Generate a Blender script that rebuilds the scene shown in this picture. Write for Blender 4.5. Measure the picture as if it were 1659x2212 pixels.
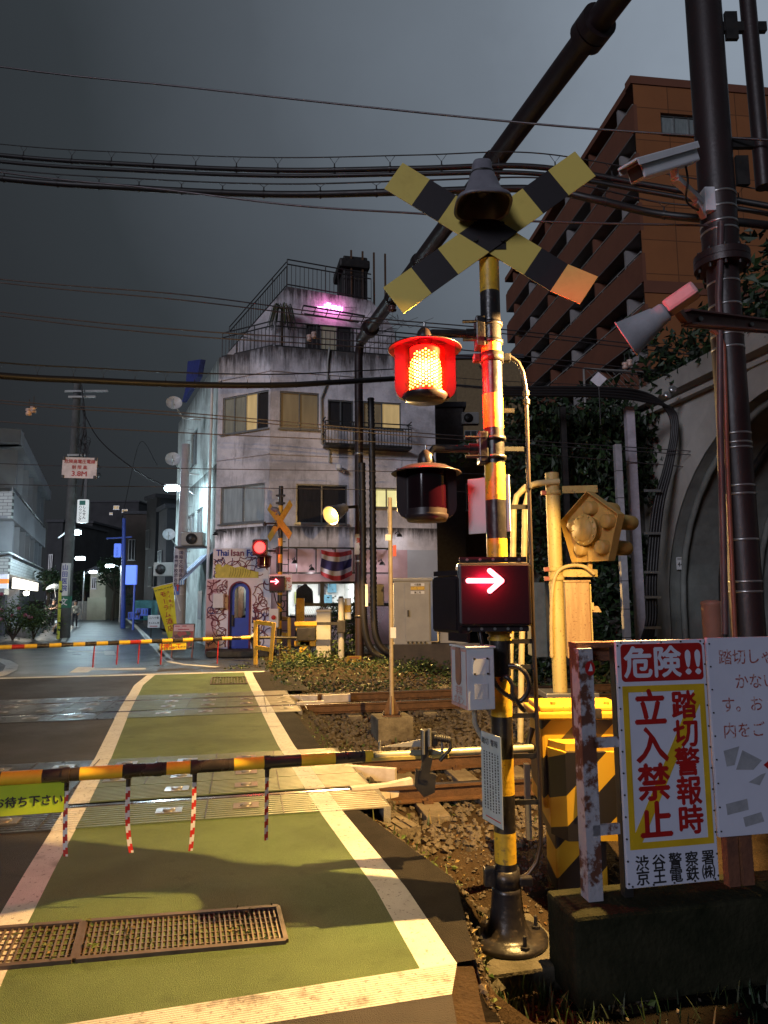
import bpy, bmesh, math, random
from mathutils import Vector, Matrix, noise
random.seed(7)
R = math.radians
SC = bpy.context.scene
for o in list(bpy.data.objects): bpy.data.objects.remove(o)
COL = SC.collection

# ------------------------------------------------------------------ camera
PITCH, ROLL, FOC, CAMH = R(7.0), R(0.45), 1475.0, 1.75      # FOC in units of a 1659 x 2212 picture
cam = bpy.data.cameras.new("camera"); camo = bpy.data.objects.new("camera", cam); COL.objects.link(camo)
cam.sensor_fit = 'VERTICAL'; cam.sensor_height = 36; cam.lens = FOC/2212*36
cam.clip_start = 0.05; cam.clip_end = 2000
MC = Matrix.Rotation(math.pi/2+PITCH, 4, 'X') @ Matrix.Rotation(-ROLL, 4, 'Z')
camo.matrix_world = Matrix.Translation((0, 0, CAMH)) @ MC
SC.camera = camo
CAM = Vector((0, 0, CAMH)); M3 = MC.to_3x3()
def ray(u, v): return M3 @ Vector(((u-829.5)/FOC, (1106-v)/FOC, -1))
def G(u, v, z=0.0):
    d = ray(u, v); return CAM + d*((z-CAMH)/d.z)
def at(u, v, Y):
    d = ray(u, v); return CAM + d*(Y/d.y)

# ------------------------------------------------------------------ world: overcast dusk sky over the town
W = bpy.data.worlds.new("World"); SC.world = W; W.use_nodes = True
nt = W.node_tree; N = nt.nodes; L = nt.links
N.clear()
out = N.new('ShaderNodeOutputWorld'); bg = N.new('ShaderNodeBackground'); bg2 = N.new('ShaderNodeBackground'); ad = N.new('ShaderNodeAddShader')
sky = N.new('ShaderNodeTexSky'); sky.sky_type = 'NISHITA'; sky.sun_disc = False
SUN_EL, SUN_AZ = R(17), R(212)
sky.sun_elevation = R(-4); sky.sun_rotation = SUN_AZ
L.new(sky.outputs[0], bg.inputs[0]); bg.inputs[1].default_value = 0.05
tc = N.new('ShaderNodeTexCoord')
vm = N.new('ShaderNodeVectorMath'); vm.operation = 'DOT_PRODUCT'
gd = Vector((0.50, 0.62, 0.62)).normalized(); vm.inputs[1].default_value = gd   # the brighter cloud, up to the right
L.new(tc.outputs['Generated'], vm.inputs[0])
nz = N.new('ShaderNodeTexNoise'); nz.inputs['Scale'].default_value = 2.2; nz.inputs['Detail'].default_value = 6; nz.inputs['Roughness'].default_value = 0.6
L.new(tc.outputs['Generated'], nz.inputs['Vector'])
ma = N.new('ShaderNodeMath'); ma.operation = 'MULTIPLY_ADD'; ma.inputs[1].default_value = 0.10; 
L.new(nz.outputs[0], ma.inputs[0]); L.new(vm.outputs['Value'], ma.inputs[2])
mr = N.new('ShaderNodeMapRange'); mr.inputs[1].default_value = 0.46; mr.inputs[2].default_value = 1.10
L.new(ma.outputs[0], mr.inputs[0])
cr = N.new('ShaderNodeValToRGB'); L.new(mr.outputs[0], cr.inputs[0])
e = cr.color_ramp.elements
e[0].position = 0.0; e[0].color = (0.021, 0.0235, 0.0265, 1)
e[1].position = 1.0; e[1].color = (0.33, 0.39, 0.47, 1)
for p, c in ((0.35, (0.034, 0.041, 0.047, 1)), (0.60, (0.078, 0.092, 0.109, 1)), (0.80, (0.150, 0.178, 0.213, 1))):
    k = e.new(p); k.color = c
L.new(cr.outputs[0], bg2.inputs[0]); bg2.inputs[1].default_value = 1.0
L.new(bg.outputs[0], ad.inputs[0]); L.new(bg2.outputs[0], ad.inputs[1]); L.new(ad.outputs[0], out.inputs[0])

# ------------------------------------------------------------------ sun lamp: cool fill added from behind the camera for an unseen street lamp
sl = bpy.data.lights.new("sun", 'SUN'); sl.energy = 1.0; sl.angle = R(14); sl.color = (0.84, 0.86, 1.0)
so = bpy.data.objects.new("sun", sl); COL.objects.link(so)
sd = Vector((math.sin(SUN_AZ)*math.cos(SUN_EL), math.cos(SUN_AZ)*math.cos(SUN_EL), math.sin(SUN_EL)))
so.rotation_euler = (-sd).to_track_quat('-Z', 'Y').to_euler()
SC.view_settings.view_transform = 'Standard'; SC.view_settings.look = 'None'
SC.view_settings.exposure = 0.0; SC.view_settings.gamma = 1.0; SC.view_settings.use_curve_mapping = False
SC.cycles.max_bounces = 5; SC.cycles.diffuse_bounces = 2; SC.cycles.glossy_bounces = 3; SC.cycles.transparent_max_bounces = 10
SC.cycles.sample_clamp_indirect = 3.0; SC.cycles.caustics_reflective = False; SC.cycles.caustics_refractive = False

# ------------------------------------------------------------------ materials
_mats = {}
def newmat(name):
    m = bpy.data.materials.new(name); m.use_nodes = True
    return m, m.node_tree.nodes, m.node_tree.links, m.node_tree.nodes['Principled BSDF']
def mat(name, col, rough=0.6, metal=0.0, var=0.25, scale=6.0, col2=None, bump=0.0, bscale=40.0, spec=0.5, rvar=0.15, detail=6, thresh=None, streak=None, speck=0, chips=None, cracks=0):
    """noise-mottled surface; col2 = second colour (dirt/wear) mixed in by noise"""
    if name in _mats: return _mats[name]
    m, n, l, b = newmat(name); _mats[name] = m
    co = n.new('ShaderNodeTexCoord')
    t = n.new('ShaderNodeTexNoise'); t.inputs['Scale'].default_value = scale; t.inputs['Detail'].default_value = detail; t.inputs['Roughness'].default_value = 0.65
    if streak:
        mp = n.new('ShaderNodeMapping'); mp.inputs['Scale'].default_value = (1, 1, streak); l.new(co.outputs['Object'], mp.inputs[0]); l.new(mp.outputs[0], t.inputs['Vector'])
    else: l.new(co.outputs['Object'], t.inputs['Vector'])
    r = n.new('ShaderNodeMapRange')
    lo, hi = thresh if thresh else (0.3, 0.7)
    r.inputs[1].default_value = lo; r.inputs[2].default_value = hi
    l.new(t.outputs[0], r.inputs[0])
    mx = n.new('ShaderNodeMix'); mx.data_type = 'RGBA'
    c2 = col2 if col2 else tuple(min(1, c*(1-var)) for c in col)
    c1 = col if col2 else tuple(min(1, c*(1+var*0.6)) for c in col)
    mx.inputs[6].default_value = (*c1, 1); mx.inputs[7].default_value = (*c2, 1)
    l.new(r.outputs[0], mx.inputs[0]); colr = mx.outputs[2]
    def over(fac, c):
        q = n.new('ShaderNodeMix'); q.data_type = 'RGBA'; l.new(fac, q.inputs[0]); l.new(colr, q.inputs[6]); q.inputs[7].default_value = (*c, 1); return q.outputs[2]
    def nmask(sc, lo, hi, det=3, amt=1.0):
        q = n.new('ShaderNodeTexNoise'); q.inputs['Scale'].default_value = sc; q.inputs['Detail'].default_value = det; l.new(co.outputs['Object'], q.inputs['Vector'])
        w = n.new('ShaderNodeMapRange'); w.inputs[1].default_value = lo; w.inputs[2].default_value = hi; w.inputs[4].default_value = amt; l.new(q.outputs[0], w.inputs[0]); return w.outputs[0]
    if speck:      # coarse grains, and larger worn or dirty patches
        colr = over(nmask(170, .50, .72, 2, speck), tuple(x*0.30 for x in col)); colr = over(nmask(120, .60, .75, 2, speck*.7), tuple(min(1, x*1.9) for x in col))
        colr = over(nmask(1.3, .47, .70, 8, speck*.85), tuple(x*0.45 for x in col)); colr = over(nmask(6, .58, .72, 7, speck*.8), tuple(x*0.5 for x in col)); colr = over(nmask(.5, .52, .60, 9, speck*.35), tuple(x*1.35 for x in col))
    if chips:      # paint chipped through to what lies under it
        colr = over(nmask(34, .61, .65, 8, .6), chips); colr = over(nmask(3, .62, .72, 10, .6), chips)
    if cracks:
        v = n.new('ShaderNodeTexVoronoi'); v.feature = 'DISTANCE_TO_EDGE'; v.inputs['Scale'].default_value = cracks
        wn = n.new('ShaderNodeTexNoise'); wn.inputs['Scale'].default_value = 3; wn.inputs['Detail'].default_value = 6; l.new(co.outputs['Object'], wn.inputs['Vector'])
        av = n.new('ShaderNodeMix'); av.data_type = 'RGBA'; av.inputs[0].default_value = .25; l.new(co.outputs['Object'], av.inputs[6]); l.new(wn.outputs['Color'], av.inputs[7]); l.new(av.outputs[2], v.inputs['Vector'])
        w = n.new('ShaderNodeMapRange'); w.inputs[1].default_value = .004; w.inputs[2].default_value = .010; w.inputs[3].default_value = .75; w.inputs[4].default_value = 0; l.new(v.outputs[0], w.inputs[0]); colr = over(w.outputs[0], tuple(x*.25 for x in col))
    l.new(colr, b.inputs['Base Color'])
    if rvar:
        rr = n.new('ShaderNodeMapRange'); rr.inputs[3].default_value = max(0.03, rough-rvar); rr.inputs[4].default_value = min(1, rough+rvar)
        l.new(t.outputs[0], rr.inputs[0]); l.new(rr.outputs[0], b.inputs['Roughness'])
    else: b.inputs['Roughness'].default_value = rough
    b.inputs['Metallic'].default_value = metal; b.inputs['Specular IOR Level'].default_value = spec
    if bump:
        t2 = n.new('ShaderNodeTexNoise'); t2.inputs['Scale'].default_value = bscale; t2.inputs['Detail'].default_value = 5
        l.new(co.outputs['Object'], t2.inputs['Vector'])
        bp = n.new('ShaderNodeBump'); bp.inputs['Strength'].default_value = bump; bp.inputs['Distance'].default_value = 0.02
        l.new(t2.outputs[0], bp.inputs['Height']); l.new(bp.outputs[0], b.inputs['Normal'])
    return m
def emit(name, col, s):
    if name in _mats: return _mats[name]
    m, n, l, b = newmat(name); _mats[name] = m
    b.inputs['Base Color'].default_value = (*[min(1, c) for c in col], 1); b.inputs['Emission Color'].default_value = (*col, 1); b.inputs['Emission Strength'].default_value = s
    b.inputs['Roughness'].default_value = 0.5
    return m
def glass(name, col=(0.1, 0.1, 0.1), alpha=0.35, rough=0.05):
    """pane: partly see-through, glossy"""
    if name in _mats: return _mats[name]
    m, n, l, b = newmat(name); _mats[name] = m
    b.inputs['Base Color'].default_value = (*col, 1); b.inputs['Roughness'].default_value = rough
    tr = n.new('ShaderNodeBsdfTransparent'); tr.inputs[0].default_value = (0.9, 0.92, 0.93, 1)
    mx = n.new('ShaderNodeMixShader'); mx.inputs[0].default_value = alpha
    l.new(tr.outputs[0], mx.inputs[1]); l.new(b.outputs[0], mx.inputs[2]); l.new(mx.outputs[0], n['Material Output'].inputs[0])
    return m

# ------------------------------------------------------------------ mesh builder
class MB:
    def __init__(s): s.v = []; s.f = []; s.mi = []; s.sm = []; s.mats = []
    def slot(s, m):
        if m not in s.mats: s.mats.append(m)
        return s.mats.index(m)
    def add(s, vs, fs, m, smooth=False, M=None):
        b = len(s.v); k = s.slot(m)
        s.v += [tuple(M @ Vector(v)) if M is not None else tuple(v) for v in vs]
        for f in fs: s.f.append([b+i for i in f]); s.mi.append(k); s.sm.append(smooth)
        return s
    def box(s, c, d, m, M=None):
        x, y, z = c; a, b, h = d[0]/2, d[1]/2, d[2]/2
        vs = [(x+i*a, y+j*b, z+k*h) for k in (-1, 1) for j in (-1, 1) for i in (-1, 1)]
        fs = [(0, 2, 3, 1), (4, 5, 7, 6), (0, 1, 5, 4), (2, 6, 7, 3), (0, 4, 6, 2), (1, 3, 7, 5)]
        return s.add(vs, fs, m, False, M)
    def bbox(s, c, d, m, M=None, bev=0.006):
        """box with chamfered edges"""
        bm = bmesh.new(); bmesh.ops.create_cube(bm, size=1)
        for v in bm.verts: v.co = Vector((c[0]+v.co.x*d[0], c[1]+v.co.y*d[1], c[2]+v.co.z*d[2]))
        bmesh.ops.bevel(bm, geom=bm.edges[:], offset=min(bev, min(d)*0.45), segments=2, affect='EDGES', profile=0.6)
        bm.verts.index_update()
        s.add([v.co for v in bm.verts], [[v.index for v in f.verts] for f in bm.faces], m, False, M); bm.free(); return s
    def beam(s, p, q, w, h, m, up=(0, 0, 1)):
        p = Vector(p); q = Vector(q); d = (q-p); ln = d.length; d.normalize(); u = Vector(up)
        if abs(d.dot(u)) > 0.98: u = Vector((0, 1, 0))
        r = d.cross(u).normalized(); u = r.cross(d)
        M = Matrix((r, d, u)).transposed().to_4x4(); M.translation = (p+q)/2
        return s.box((0, 0, 0), (w, ln, h), m, M)
    def cyl(s, p, q, r0, m, r1=None, n=16, caps=True, smooth=True):
        p = Vector(p); q = Vector(q); r1 = r0 if r1 is None else r1
        d = (q-p).normalized(); a = Vector((0, 0, 1)) if abs(d.z) < 0.9 else Vector((1, 0, 0))
        x = d.cross(a).normalized(); y = d.cross(x)
        vs = []
        for c, r in ((p, r0), (q, r1)):
            for i in range(n):
                t = 2*math.pi*i/n; vs.append(c + x*math.cos(t)*r + y*math.sin(t)*r)
        s.add(vs, [(i, (i+1) % n, n+(i+1) % n, n+i) for i in range(n)], m, smooth)
        if caps: s.add(vs[:n], [list(range(n))], m); s.add(vs[n:], [list(range(n))[::-1]], m)
        return s
    def tube(s, pts, r, m, n=8, caps=True, smooth=True):
        pts = [Vector(p) for p in pts]; k = len(pts); rr = r if isinstance(r, (list, tuple)) else [r]*k
        vs = []; prev = None
        for i, p in enumerate(pts):
            d = (pts[min(i+1, k-1)]-pts[max(i-1, 0)]).normalized()
            if prev is None:
                a = Vector((0, 0, 1)) if abs(d.z) < 0.9 else Vector((1, 0, 0)); x = d.cross(a).normalized()
            else: x = (prev - d*prev.dot(d)).normalized()
            prev = x; y = d.cross(x)
            for j in range(n):
                t = 2*math.pi*j/n; vs.append(p + x*math.cos(t)*rr[i] + y*math.sin(t)*rr[i])
        fs = [(i*n+j, i*n+(j+1) % n, (i+1)*n+(j+1) % n, (i+1)*n+j) for i in range(k-1) for j in range(n)]
        s.add(vs, fs, m, smooth)
        if caps: s.add(vs[:n], [list(range(n))], m); s.add(vs[-n:], [list(range(n))[::-1]], m)
        return s
    def lathe(s, prof, m, M=None, n=24, a0=0.0, a1=2*math.pi, smooth=True, sq=0.0):
        """profile [(r,z)] about z; sq squares the section off"""
        full = abs(a1-a0-2*math.pi) < 1e-6; nn = n if full else n+1; vs = []
        for r, z in prof:
            for i in range(nn):
                t = a0+(a1-a0)*i/n; c, q = math.cos(t), math.sin(t)
                k = 1.0/((abs(c)**(2+sq*6)+abs(q)**(2+sq*6))**(1/(2+sq*6))) if sq else 1.0
                vs.append((r*c*k, r*q*k, z))
        fs = []
        for j in range(len(prof)-1):
            for i in range(n):
                i2 = (i+1) % nn if full else i+1
                fs.append((j*nn+i, j*nn+i2, (j+1)*nn+i2, (j+1)*nn+i))
        return s.add(vs, fs, m, smooth, M)
    def prism(s, poly, z0, z1, m, M=None, msides=None):
        n = len(poly); lo = [(x, y, z0) for x, y in poly]; hi = [(x, y, z1) for x, y in poly]
        s.add(hi, [list(range(n))], m, False, M); s.add(lo, [list(range(n))[::-1]], m, False, M)
        s.add(lo+hi, [(i, (i+1) % n, n+(i+1) % n, n+i) for i in range(n)], msides or m, False, M)
        return s
    def quad(s, a, b, c, d, m): return s.add([a, b, c, d], [(0, 1, 2, 3)], m)
    def build(s, name, parent=None, kind=None, label=None, cat=None, group=None, base=None):
        me = bpy.data.meshes.new(name)
        o = bpy.data.objects.new(name, me); COL.objects.link(o)
        org = Vector((0, 0, 0))
        if parent is not None:
            o.parent = parent; p = parent
            while p is not None: org += p.location; p = p.parent
        elif base is not None: org = Vector(base); o.location = org
        elif kind is None and s.v:
            xs = [v[0] for v in s.v]; ys = [v[1] for v in s.v]; zs = [v[2] for v in s.v]
            org = Vector(((min(xs)+max(xs))/2, (min(ys)+max(ys))/2, min(zs))); o.location = org
        me.from_pydata([Vector(v)-org for v in s.v], [], s.f)
        for m in s.mats: me.materials.append(m)
        me.polygons.foreach_set('material_index', s.mi); me.polygons.foreach_set('use_smooth', s.sm)
        me.update()
        if kind: o['kind'] = kind
        if label: o['label'] = label
        if cat: o['category'] = cat
        if group: o['group'] = group
        return o
    # ---- lettering
    def text(s, body, M, size, m, align='C', bold=0.0, sx=1.0, h=0.0006):
        vs, fs, w = text_mesh(body)
        ox = {'C': -w/2, 'L': 0, 'R': -w}[align]
        sh = [(0, 0)] if not bold else [(bold, 0), (-bold, 0), (0, bold), (0, -bold)]
        for i, (dx, dy) in enumerate(sh):
            s.add([((v[0]+ox)*size*sx+dx*size, (v[1]-0.35)*size+dy*size, h+i*0.00015) for v in vs], fs, m, False, M)
        return s
    def vtext(s, body, M, size, m, pitch=None, bold=0.0):
        """one character under another; M origin = centre of the first"""
        pitch = pitch or size*1.05
        for i, ch in enumerate(body):
            if ch == ' ': continue
            vert = ch == 'ー'
            A = Matrix.Translation((0, -i*pitch, 0)) @ (Matrix.Rotation(R(-90), 4, 'Z') if vert else Matrix.Identity(4))
            s.text(ch, M @ A, size, m, 'C', bold)
        return s
_tx = {}
def text_mesh(body):
    if body in _tx: return _tx[body]
    c = bpy.data.curves.new('lettering', 'FONT'); c.body = body; c.resolution_u = 3
    o = bpy.data.objects.new('lettering', c); COL.objects.link(o)
    dg = bpy.context.evaluated_depsgraph_get(); me = bpy.data.meshes.new_from_object(o.evaluated_get(dg))
    vs = [tuple(v.co) for v in me.vertices]; fs = [list(p.vertices) for p in me.polygons]
    w = max([v[0] for v in vs] or [0])
    bpy.data.objects.remove(o); bpy.data.curves.remove(c); bpy.data.meshes.remove(me)
    _tx[body] = (vs, fs, w); return _tx[body]
def FR(o, ang=0.0, tilt=0.0):
    """frame of an upright surface: x to the right, y up, z out of it towards the viewer when ang=0"""
    r = Vector((math.cos(ang), math.sin(ang), 0)); u = Vector((0, 0, 1)); n = r.cross(u)
    M = Matrix((r, u, n)).transposed().to_4x4(); M.translation = Vector(o)
    return M @ Matrix.Rotation(tilt, 4, 'Z') if tilt else M
class Plane:
    """upright plane through p, running at ang; loc(u,v) = its own coordinates under a picture point"""
    def __init__(s, p, ang):
        s.p = Vector(p); s.ang = ang; s.M = FR(p, ang); s.n = s.M.to_3x3() @ Vector((0, 0, 1)); s.I = s.M.inverted()
    def hit(s, u, v):
        d = ray(u, v); return CAM + d*((s.p-CAM).dot(s.n)/d.dot(s.n))
    def loc(s, u, v):
        q = s.I @ s.hit(u, v); return q.x, q.y
    def W(s, x, y, z=0): return s.M @ Vector((x, y, z))
def thing(name, label, cat, loc, group=None, kind=None):
    o = bpy.data.objects.new(name, None); COL.objects.link(o); o.location = Vector(loc); o.empty_display_size = 0.2
    if label: o['label'] = label
    if cat: o['category'] = cat
    if group: o['group'] = group
    if kind: o['kind'] = kind
    return o
def dup(root, loc, rotz=None, label=None, group=None, sc=None):
    """a copy of a thing with copies of its parts and sub-parts"""
    r = root.copy(); COL.objects.link(r); r.location = Vector(loc)
    if rotz is not None: r.rotation_euler = (0, 0, rotz)
    if sc: r.scale = (sc, sc, sc)
    if label: r['label'] = label
    if group: r['group'] = group
    for ch in list(root.children):
        c = ch.copy(); COL.objects.link(c); c.parent = r
        for g in list(ch.children):
            d = g.copy(); COL.objects.link(d); d.parent = c
    return r
def arc(c, r, a0, a1, n, f): return [f(c[0]+r*math.cos(a0+(a1-a0)*i/n), c[1]+r*math.sin(a0+(a1-a0)*i/n)) for i in range(n+1)]
def lamp(name, kind, loc, col, energy, size=0.1, parent=None, aim=None, spot=None, blend=0.3):
    d = bpy.data.lights.new(name, kind); d.energy = energy; d.color = col
    if kind in ('POINT', 'SPOT'): d.shadow_soft_size = size
    if kind == 'AREA': d.size = size
    if kind == 'SPOT': d.spot_size = spot; d.spot_blend = blend
    o = bpy.data.objects.new(name, d); COL.objects.link(o)
    org = Vector((0, 0, 0)); p = parent
    while p is not None: org += p.location; p = p.parent
    o.parent = parent; o.location = Vector(loc)-org
    if aim is not None: o.rotation_euler = (Vector(aim)-Vector(loc)).to_track_quat('-Z', 'Y').to_euler()
    return o
def leaves(mb, pts, size, mats, flat=0.4, aspect=0.55):
    """small bent leaves scattered at the points"""
    for p in pts:
        s = size*random.uniform(0.55, 1.3)
        d = Vector((random.gauss(0, 1), random.gauss(0, 1), random.gauss(0, flat))).normalized()
        q = d.cross(Vector((random.gauss(0, 1), random.gauss(0, 1), random.gauss(0, 1)))).normalized()*s*aspect
        p = Vector(p); d = d*s; up = d.cross(q).normalized()*s*0.18
        mb.add([p, p+d*0.5+q*0.5+up, p+d, p+d*0.5-q*0.5+up], [(0, 1, 2), (0, 2, 3)], random.choice(mats))
def blades(mb, pts, h, mats, lean=0.5, w=0.006):
    for p in pts:
        p = Vector(p); hh = h*random.uniform(0.4, 1.2); a = random.uniform(0, 6.283); l = random.uniform(0.1, lean)*hh
        d = Vector((math.cos(a)*l, math.sin(a)*l, hh)); s = Vector((-math.sin(a), math.cos(a), 0))*w
        m = p+d*0.55+Vector((0, 0, hh*0.12))
        mb.add([p-s, p+s, m+s*0.7, m-s*0.7, p+d], [(0, 1, 2, 3), (3, 2, 4)], random.choice(mats))
# ------------------------------------------------------------------ shared materials
M_ASPH = mat('wet_asphalt', (0.030, 0.025, 0.023), 0.62, 0, scale=.7, col2=(0.014, 0.012, 0.012), thresh=(.42, .58), bump=0.6, bscale=160, rvar=0.2, spec=0.35, speck=.55, cracks=.45)
M_ASPHR = mat('rough_asphalt', (0.034, 0.028, 0.024), 0.85, 0, scale=4, col2=(0.020, 0.017, 0.015), bump=1.0, bscale=120, rvar=0.1, spec=0.15, speck=.8)
M_ASPH2 = mat('street_asphalt', (0.034, 0.039, 0.046), 0.34, 0, scale=0.8, col2=(0.036, 0.040, 0.046), bump=0.4, bscale=120, rvar=0.18, speck=.4, cracks=.3)
M_GREEN = mat('green_paint', (0.142, 0.212, 0.078), 0.70, 0, scale=1.6, col2=(0.112, 0.166, 0.060), bump=0.9, bscale=220, rvar=0.12, spec=.3, speck=.8)
M_LINE = mat('line_paint', (0.66, 0.65, 0.60), 0.55, 0, scale=3.5, col2=(0.48, 0.46, 0.42), bump=0.5, bscale=150, thresh=(0.45, 0.8), speck=.22, chips=(.10, .085, .06))
M_LINEW = mat('worn_line_paint', (0.52, 0.51, 0.48), 0.5, 0, scale=7, col2=(0.16, 0.15, 0.13), bump=0.3, bscale=120, thresh=(0.52, 0.66), speck=.3, chips=(.06, .055, .05))
M_SOIL = mat('soil', (0.052, 0.034, 0.019), 0.95, 0, scale=5, col2=(0.024, 0.016, 0.010), bump=1.0, bscale=45, spec=0.15, speck=.7)
M_DSOIL = mat('dark_soil', (0.030, 0.024, 0.018), 0.95, 0, scale=5, col2=(0.014, 0.011, 0.009), bump=1.0, bscale=40, spec=0.1)
M_SHADESOIL = mat('shaded_soil', (0.010, 0.008, 0.006), 0.95, 0, scale=5, col2=(0.005, 0.004, 0.004), bump=1.0, bscale=40, spec=0.05)  # soil colour taken down to near black for the fence's shade
M_STEEL = mat('rusty_steel', (0.16, 0.085, 0.045), 0.6, 0.5, scale=9, col2=(0.085, 0.048, 0.028), bump=0.3, bscale=60)
M_RAILTOP = mat('rail_head', (0.34, 0.31, 0.28), 0.22, 0.9, scale=4, col2=(0.22, 0.18, 0.15))
M_CONC = mat('concrete', (0.26, 0.25, 0.225), 0.85, 0, scale=4, col2=(0.14, 0.13, 0.11), bump=0.5, bscale=50, spec=0.2)
M_DCONC = mat('old_concrete', (0.13, 0.115, 0.09), 0.9, 0, scale=5, col2=(0.055, 0.050, 0.035), bump=0.6, bscale=45, spec=0.15)
M_STONE = mat('ballast_stone', (0.13, 0.108, 0.085), 0.9, 0, scale=3, col2=(0.055, 0.046, 0.036), spec=0.2)
M_SLEEP = mat('sleeper', (0.20, 0.17, 0.13), 0.85, 0, scale=6, col2=(0.11, 0.09, 0.065), bump=0.5, bscale=40, spec=0.2)
M_RUB = mat('deck_rubber', (0.045, 0.045, 0.045), 0.30, 0, scale=6, col2=(0.028, 0.028, 0.028), bump=0.2, bscale=60, rvar=0.12)
M_RUBG = mat('deck_green', (0.100, 0.135, 0.066), 0.46, 0, scale=5, col2=(0.080, 0.100, 0.060), bump=0.2, bscale=60, rvar=0.15)
M_RUBO = mat('deck_bare', (0.30, 0.27, 0.20), 0.5, 0, scale=5, col2=(0.20, 0.17, 0.12), bump=0.2, bscale=60)
M_PLATE = mat('deck_plate', (0.24, 0.23, 0.21), 0.32, 0.4, scale=8, col2=(0.14, 0.13, 0.12))
M_BLK = mat('black_paint', (0.016, 0.015, 0.017), 0.32, 0, scale=5, col2=(0.028, 0.025, 0.026), rvar=0.12)
M_DARK = mat('dark_metal', (0.022, 0.021, 0.022), 0.45, 0.3, scale=8, col2=(0.040, 0.036, 0.034))
M_YEL = mat('yellow_paint', (0.62, 0.37, 0.03), 0.42, 0, scale=5, col2=(0.36, 0.19, 0.025), rvar=0.1, thresh=(0.45, 0.8), bump=.1, chips=(.07, .04, .02))
M_WHITE = mat('white_paint', (0.74, 0.74, 0.74), 0.45, 0, scale=3, col2=(0.60, 0.60, 0.60), rvar=0.1)
M_RED = mat('red_paint', (0.50, 0.025, 0.02), 0.45, 0, scale=4, col2=(0.40, 0.02, 0.018), rvar=0.1)
M_GREY = mat('grey_paint', (0.36, 0.35, 0.33), 0.5, 0, scale=2.5, col2=(0.28, 0.27, 0.25))
M_GALV = mat('galvanised', (0.55, 0.55, 0.55), 0.32, 0.85, scale=10, col2=(0.38, 0.38, 0.38))
M_CABLE = mat('cable_rubber', (0.013, 0.011, 0.012), 0.5, 0, scale=5)
M_LEAF = [mat('leaf_a', (0.045, 0.085, 0.018), 0.55, scale=20), mat('leaf_b', (0.075, 0.115, 0.025), 0.55, scale=20), mat('leaf_c', (0.025, 0.050, 0.014), 0.6, scale=20)]
M_IVY = [mat('ivy_a', (0.016, 0.038, 0.012), 0.5, scale=20), mat('ivy_b', (0.026, 0.058, 0.016), 0.5, scale=20), mat('ivy_c', (0.010, 0.020, 0.008), 0.6, scale=20)]
M_DRY = [mat('dry_a', (0.15, 0.11, 0.04), 0.8, scale=20), mat('dry_b', (0.10, 0.11, 0.03), 0.7, scale=20)]
M_BARK = mat('bark', (0.06, 0.042, 0.028), 0.9, scale=12, col2=(0.035, 0.025, 0.018), bump=0.8, bscale=40)

# ------------------------------------------------------------------ ground, roads, tracks
TH = math.atan(0.2); TD = Vector((math.cos(TH), math.sin(TH), 0)); TN = Vector((-math.sin(TH), math.cos(TH), 0))
def TP(s, q, z=0.0): return TD*s + TN*q + Vector((0, 0, z))
def lerp(tab, y):
    if y <= tab[0][0]: a, b = tab[0], tab[1]
    elif y >= tab[-1][0]: a, b = tab[-2], tab[-1]
    else:
        for a, b in zip(tab, tab[1:]):
            if a[0] <= y <= b[0]: break
    return a[1]+(b[1]-a[1])*(y-a[0])/(b[0]-a[0])
LO = [(2.9, -1.80), (3.87, -2.11), (4.68, -2.34), (6.01, -2.70), (7.74, -3.19), (10.6, -4.06), (14.1, -5.07), (16.0, -5.45)]
RI = [(2.9, 0.30), (3.48, 0.15), (4.36, -0.07), (6.02, -0.60), (8.38, -1.28), (12.0, -2.22), (15.58, -3.13), (16.3, -3.30)]
def fLO(y): return lerp(LO, y)
def fLI(y): return lerp(LO, y)+0.18
def fRI(y): return lerp(RI, y)
def fRO(y): return lerp(RI, y)+0.19
def fRE(y): return lerp(RI, y)+0.19+lerp([(3.3, 0.04), (4.5, 0.34), (6.2, 0.10), (6.6, 0.30)], max(3.3, min(6.6, y)))
def fLL(y): return -16.0
def sx(f, q):       # s where the line x=f(y) meets the track coordinate q
    s = 0.0
    for _ in range(12):
        p = TP(s, q); s += (f(p.y)-p.x)/TD.x
    return s
big = MB(); big.quad((-300, -60, -0.45), (300, -60, -0.45), (300, 600, -0.45), (-300, 600, -0.45), M_DSOIL); big.build('ground', kind='structure')

# the stop strips of the near side
a0, a1 = G(149, 2211), G(893, 2094); b0, b1 = G(476, 2211), G(976, 2148)
n_dir = (a1-a0).normalized()
def near_y(x): return a1.y+(x-a1.x)*n_dir.y/n_dir.x
FARY = lambda x: 15.98+(x+5.4)*0.175          # far stop line
def band(mb, f, g, y0, y1, z, m, n=40, y0f=None, y1f=None):
    vs = []
    for i in range(n+1):
        t = i/n
        for h in (f, g):
            ya = y0 if y0f is None else None
            x = h(y0+(y1-y0)*t)
            lo = y0 if y0f is None else y0f(h(y0)); hi = y1 if y1f is None else y1f(h(y1))
            y = lo+(hi-lo)*t; vs.append((h(y), y, z))
    mb.add(vs, [(2*i, 2*i+1, 2*i+3, 2*i+2) for i in range(n)], m)
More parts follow.
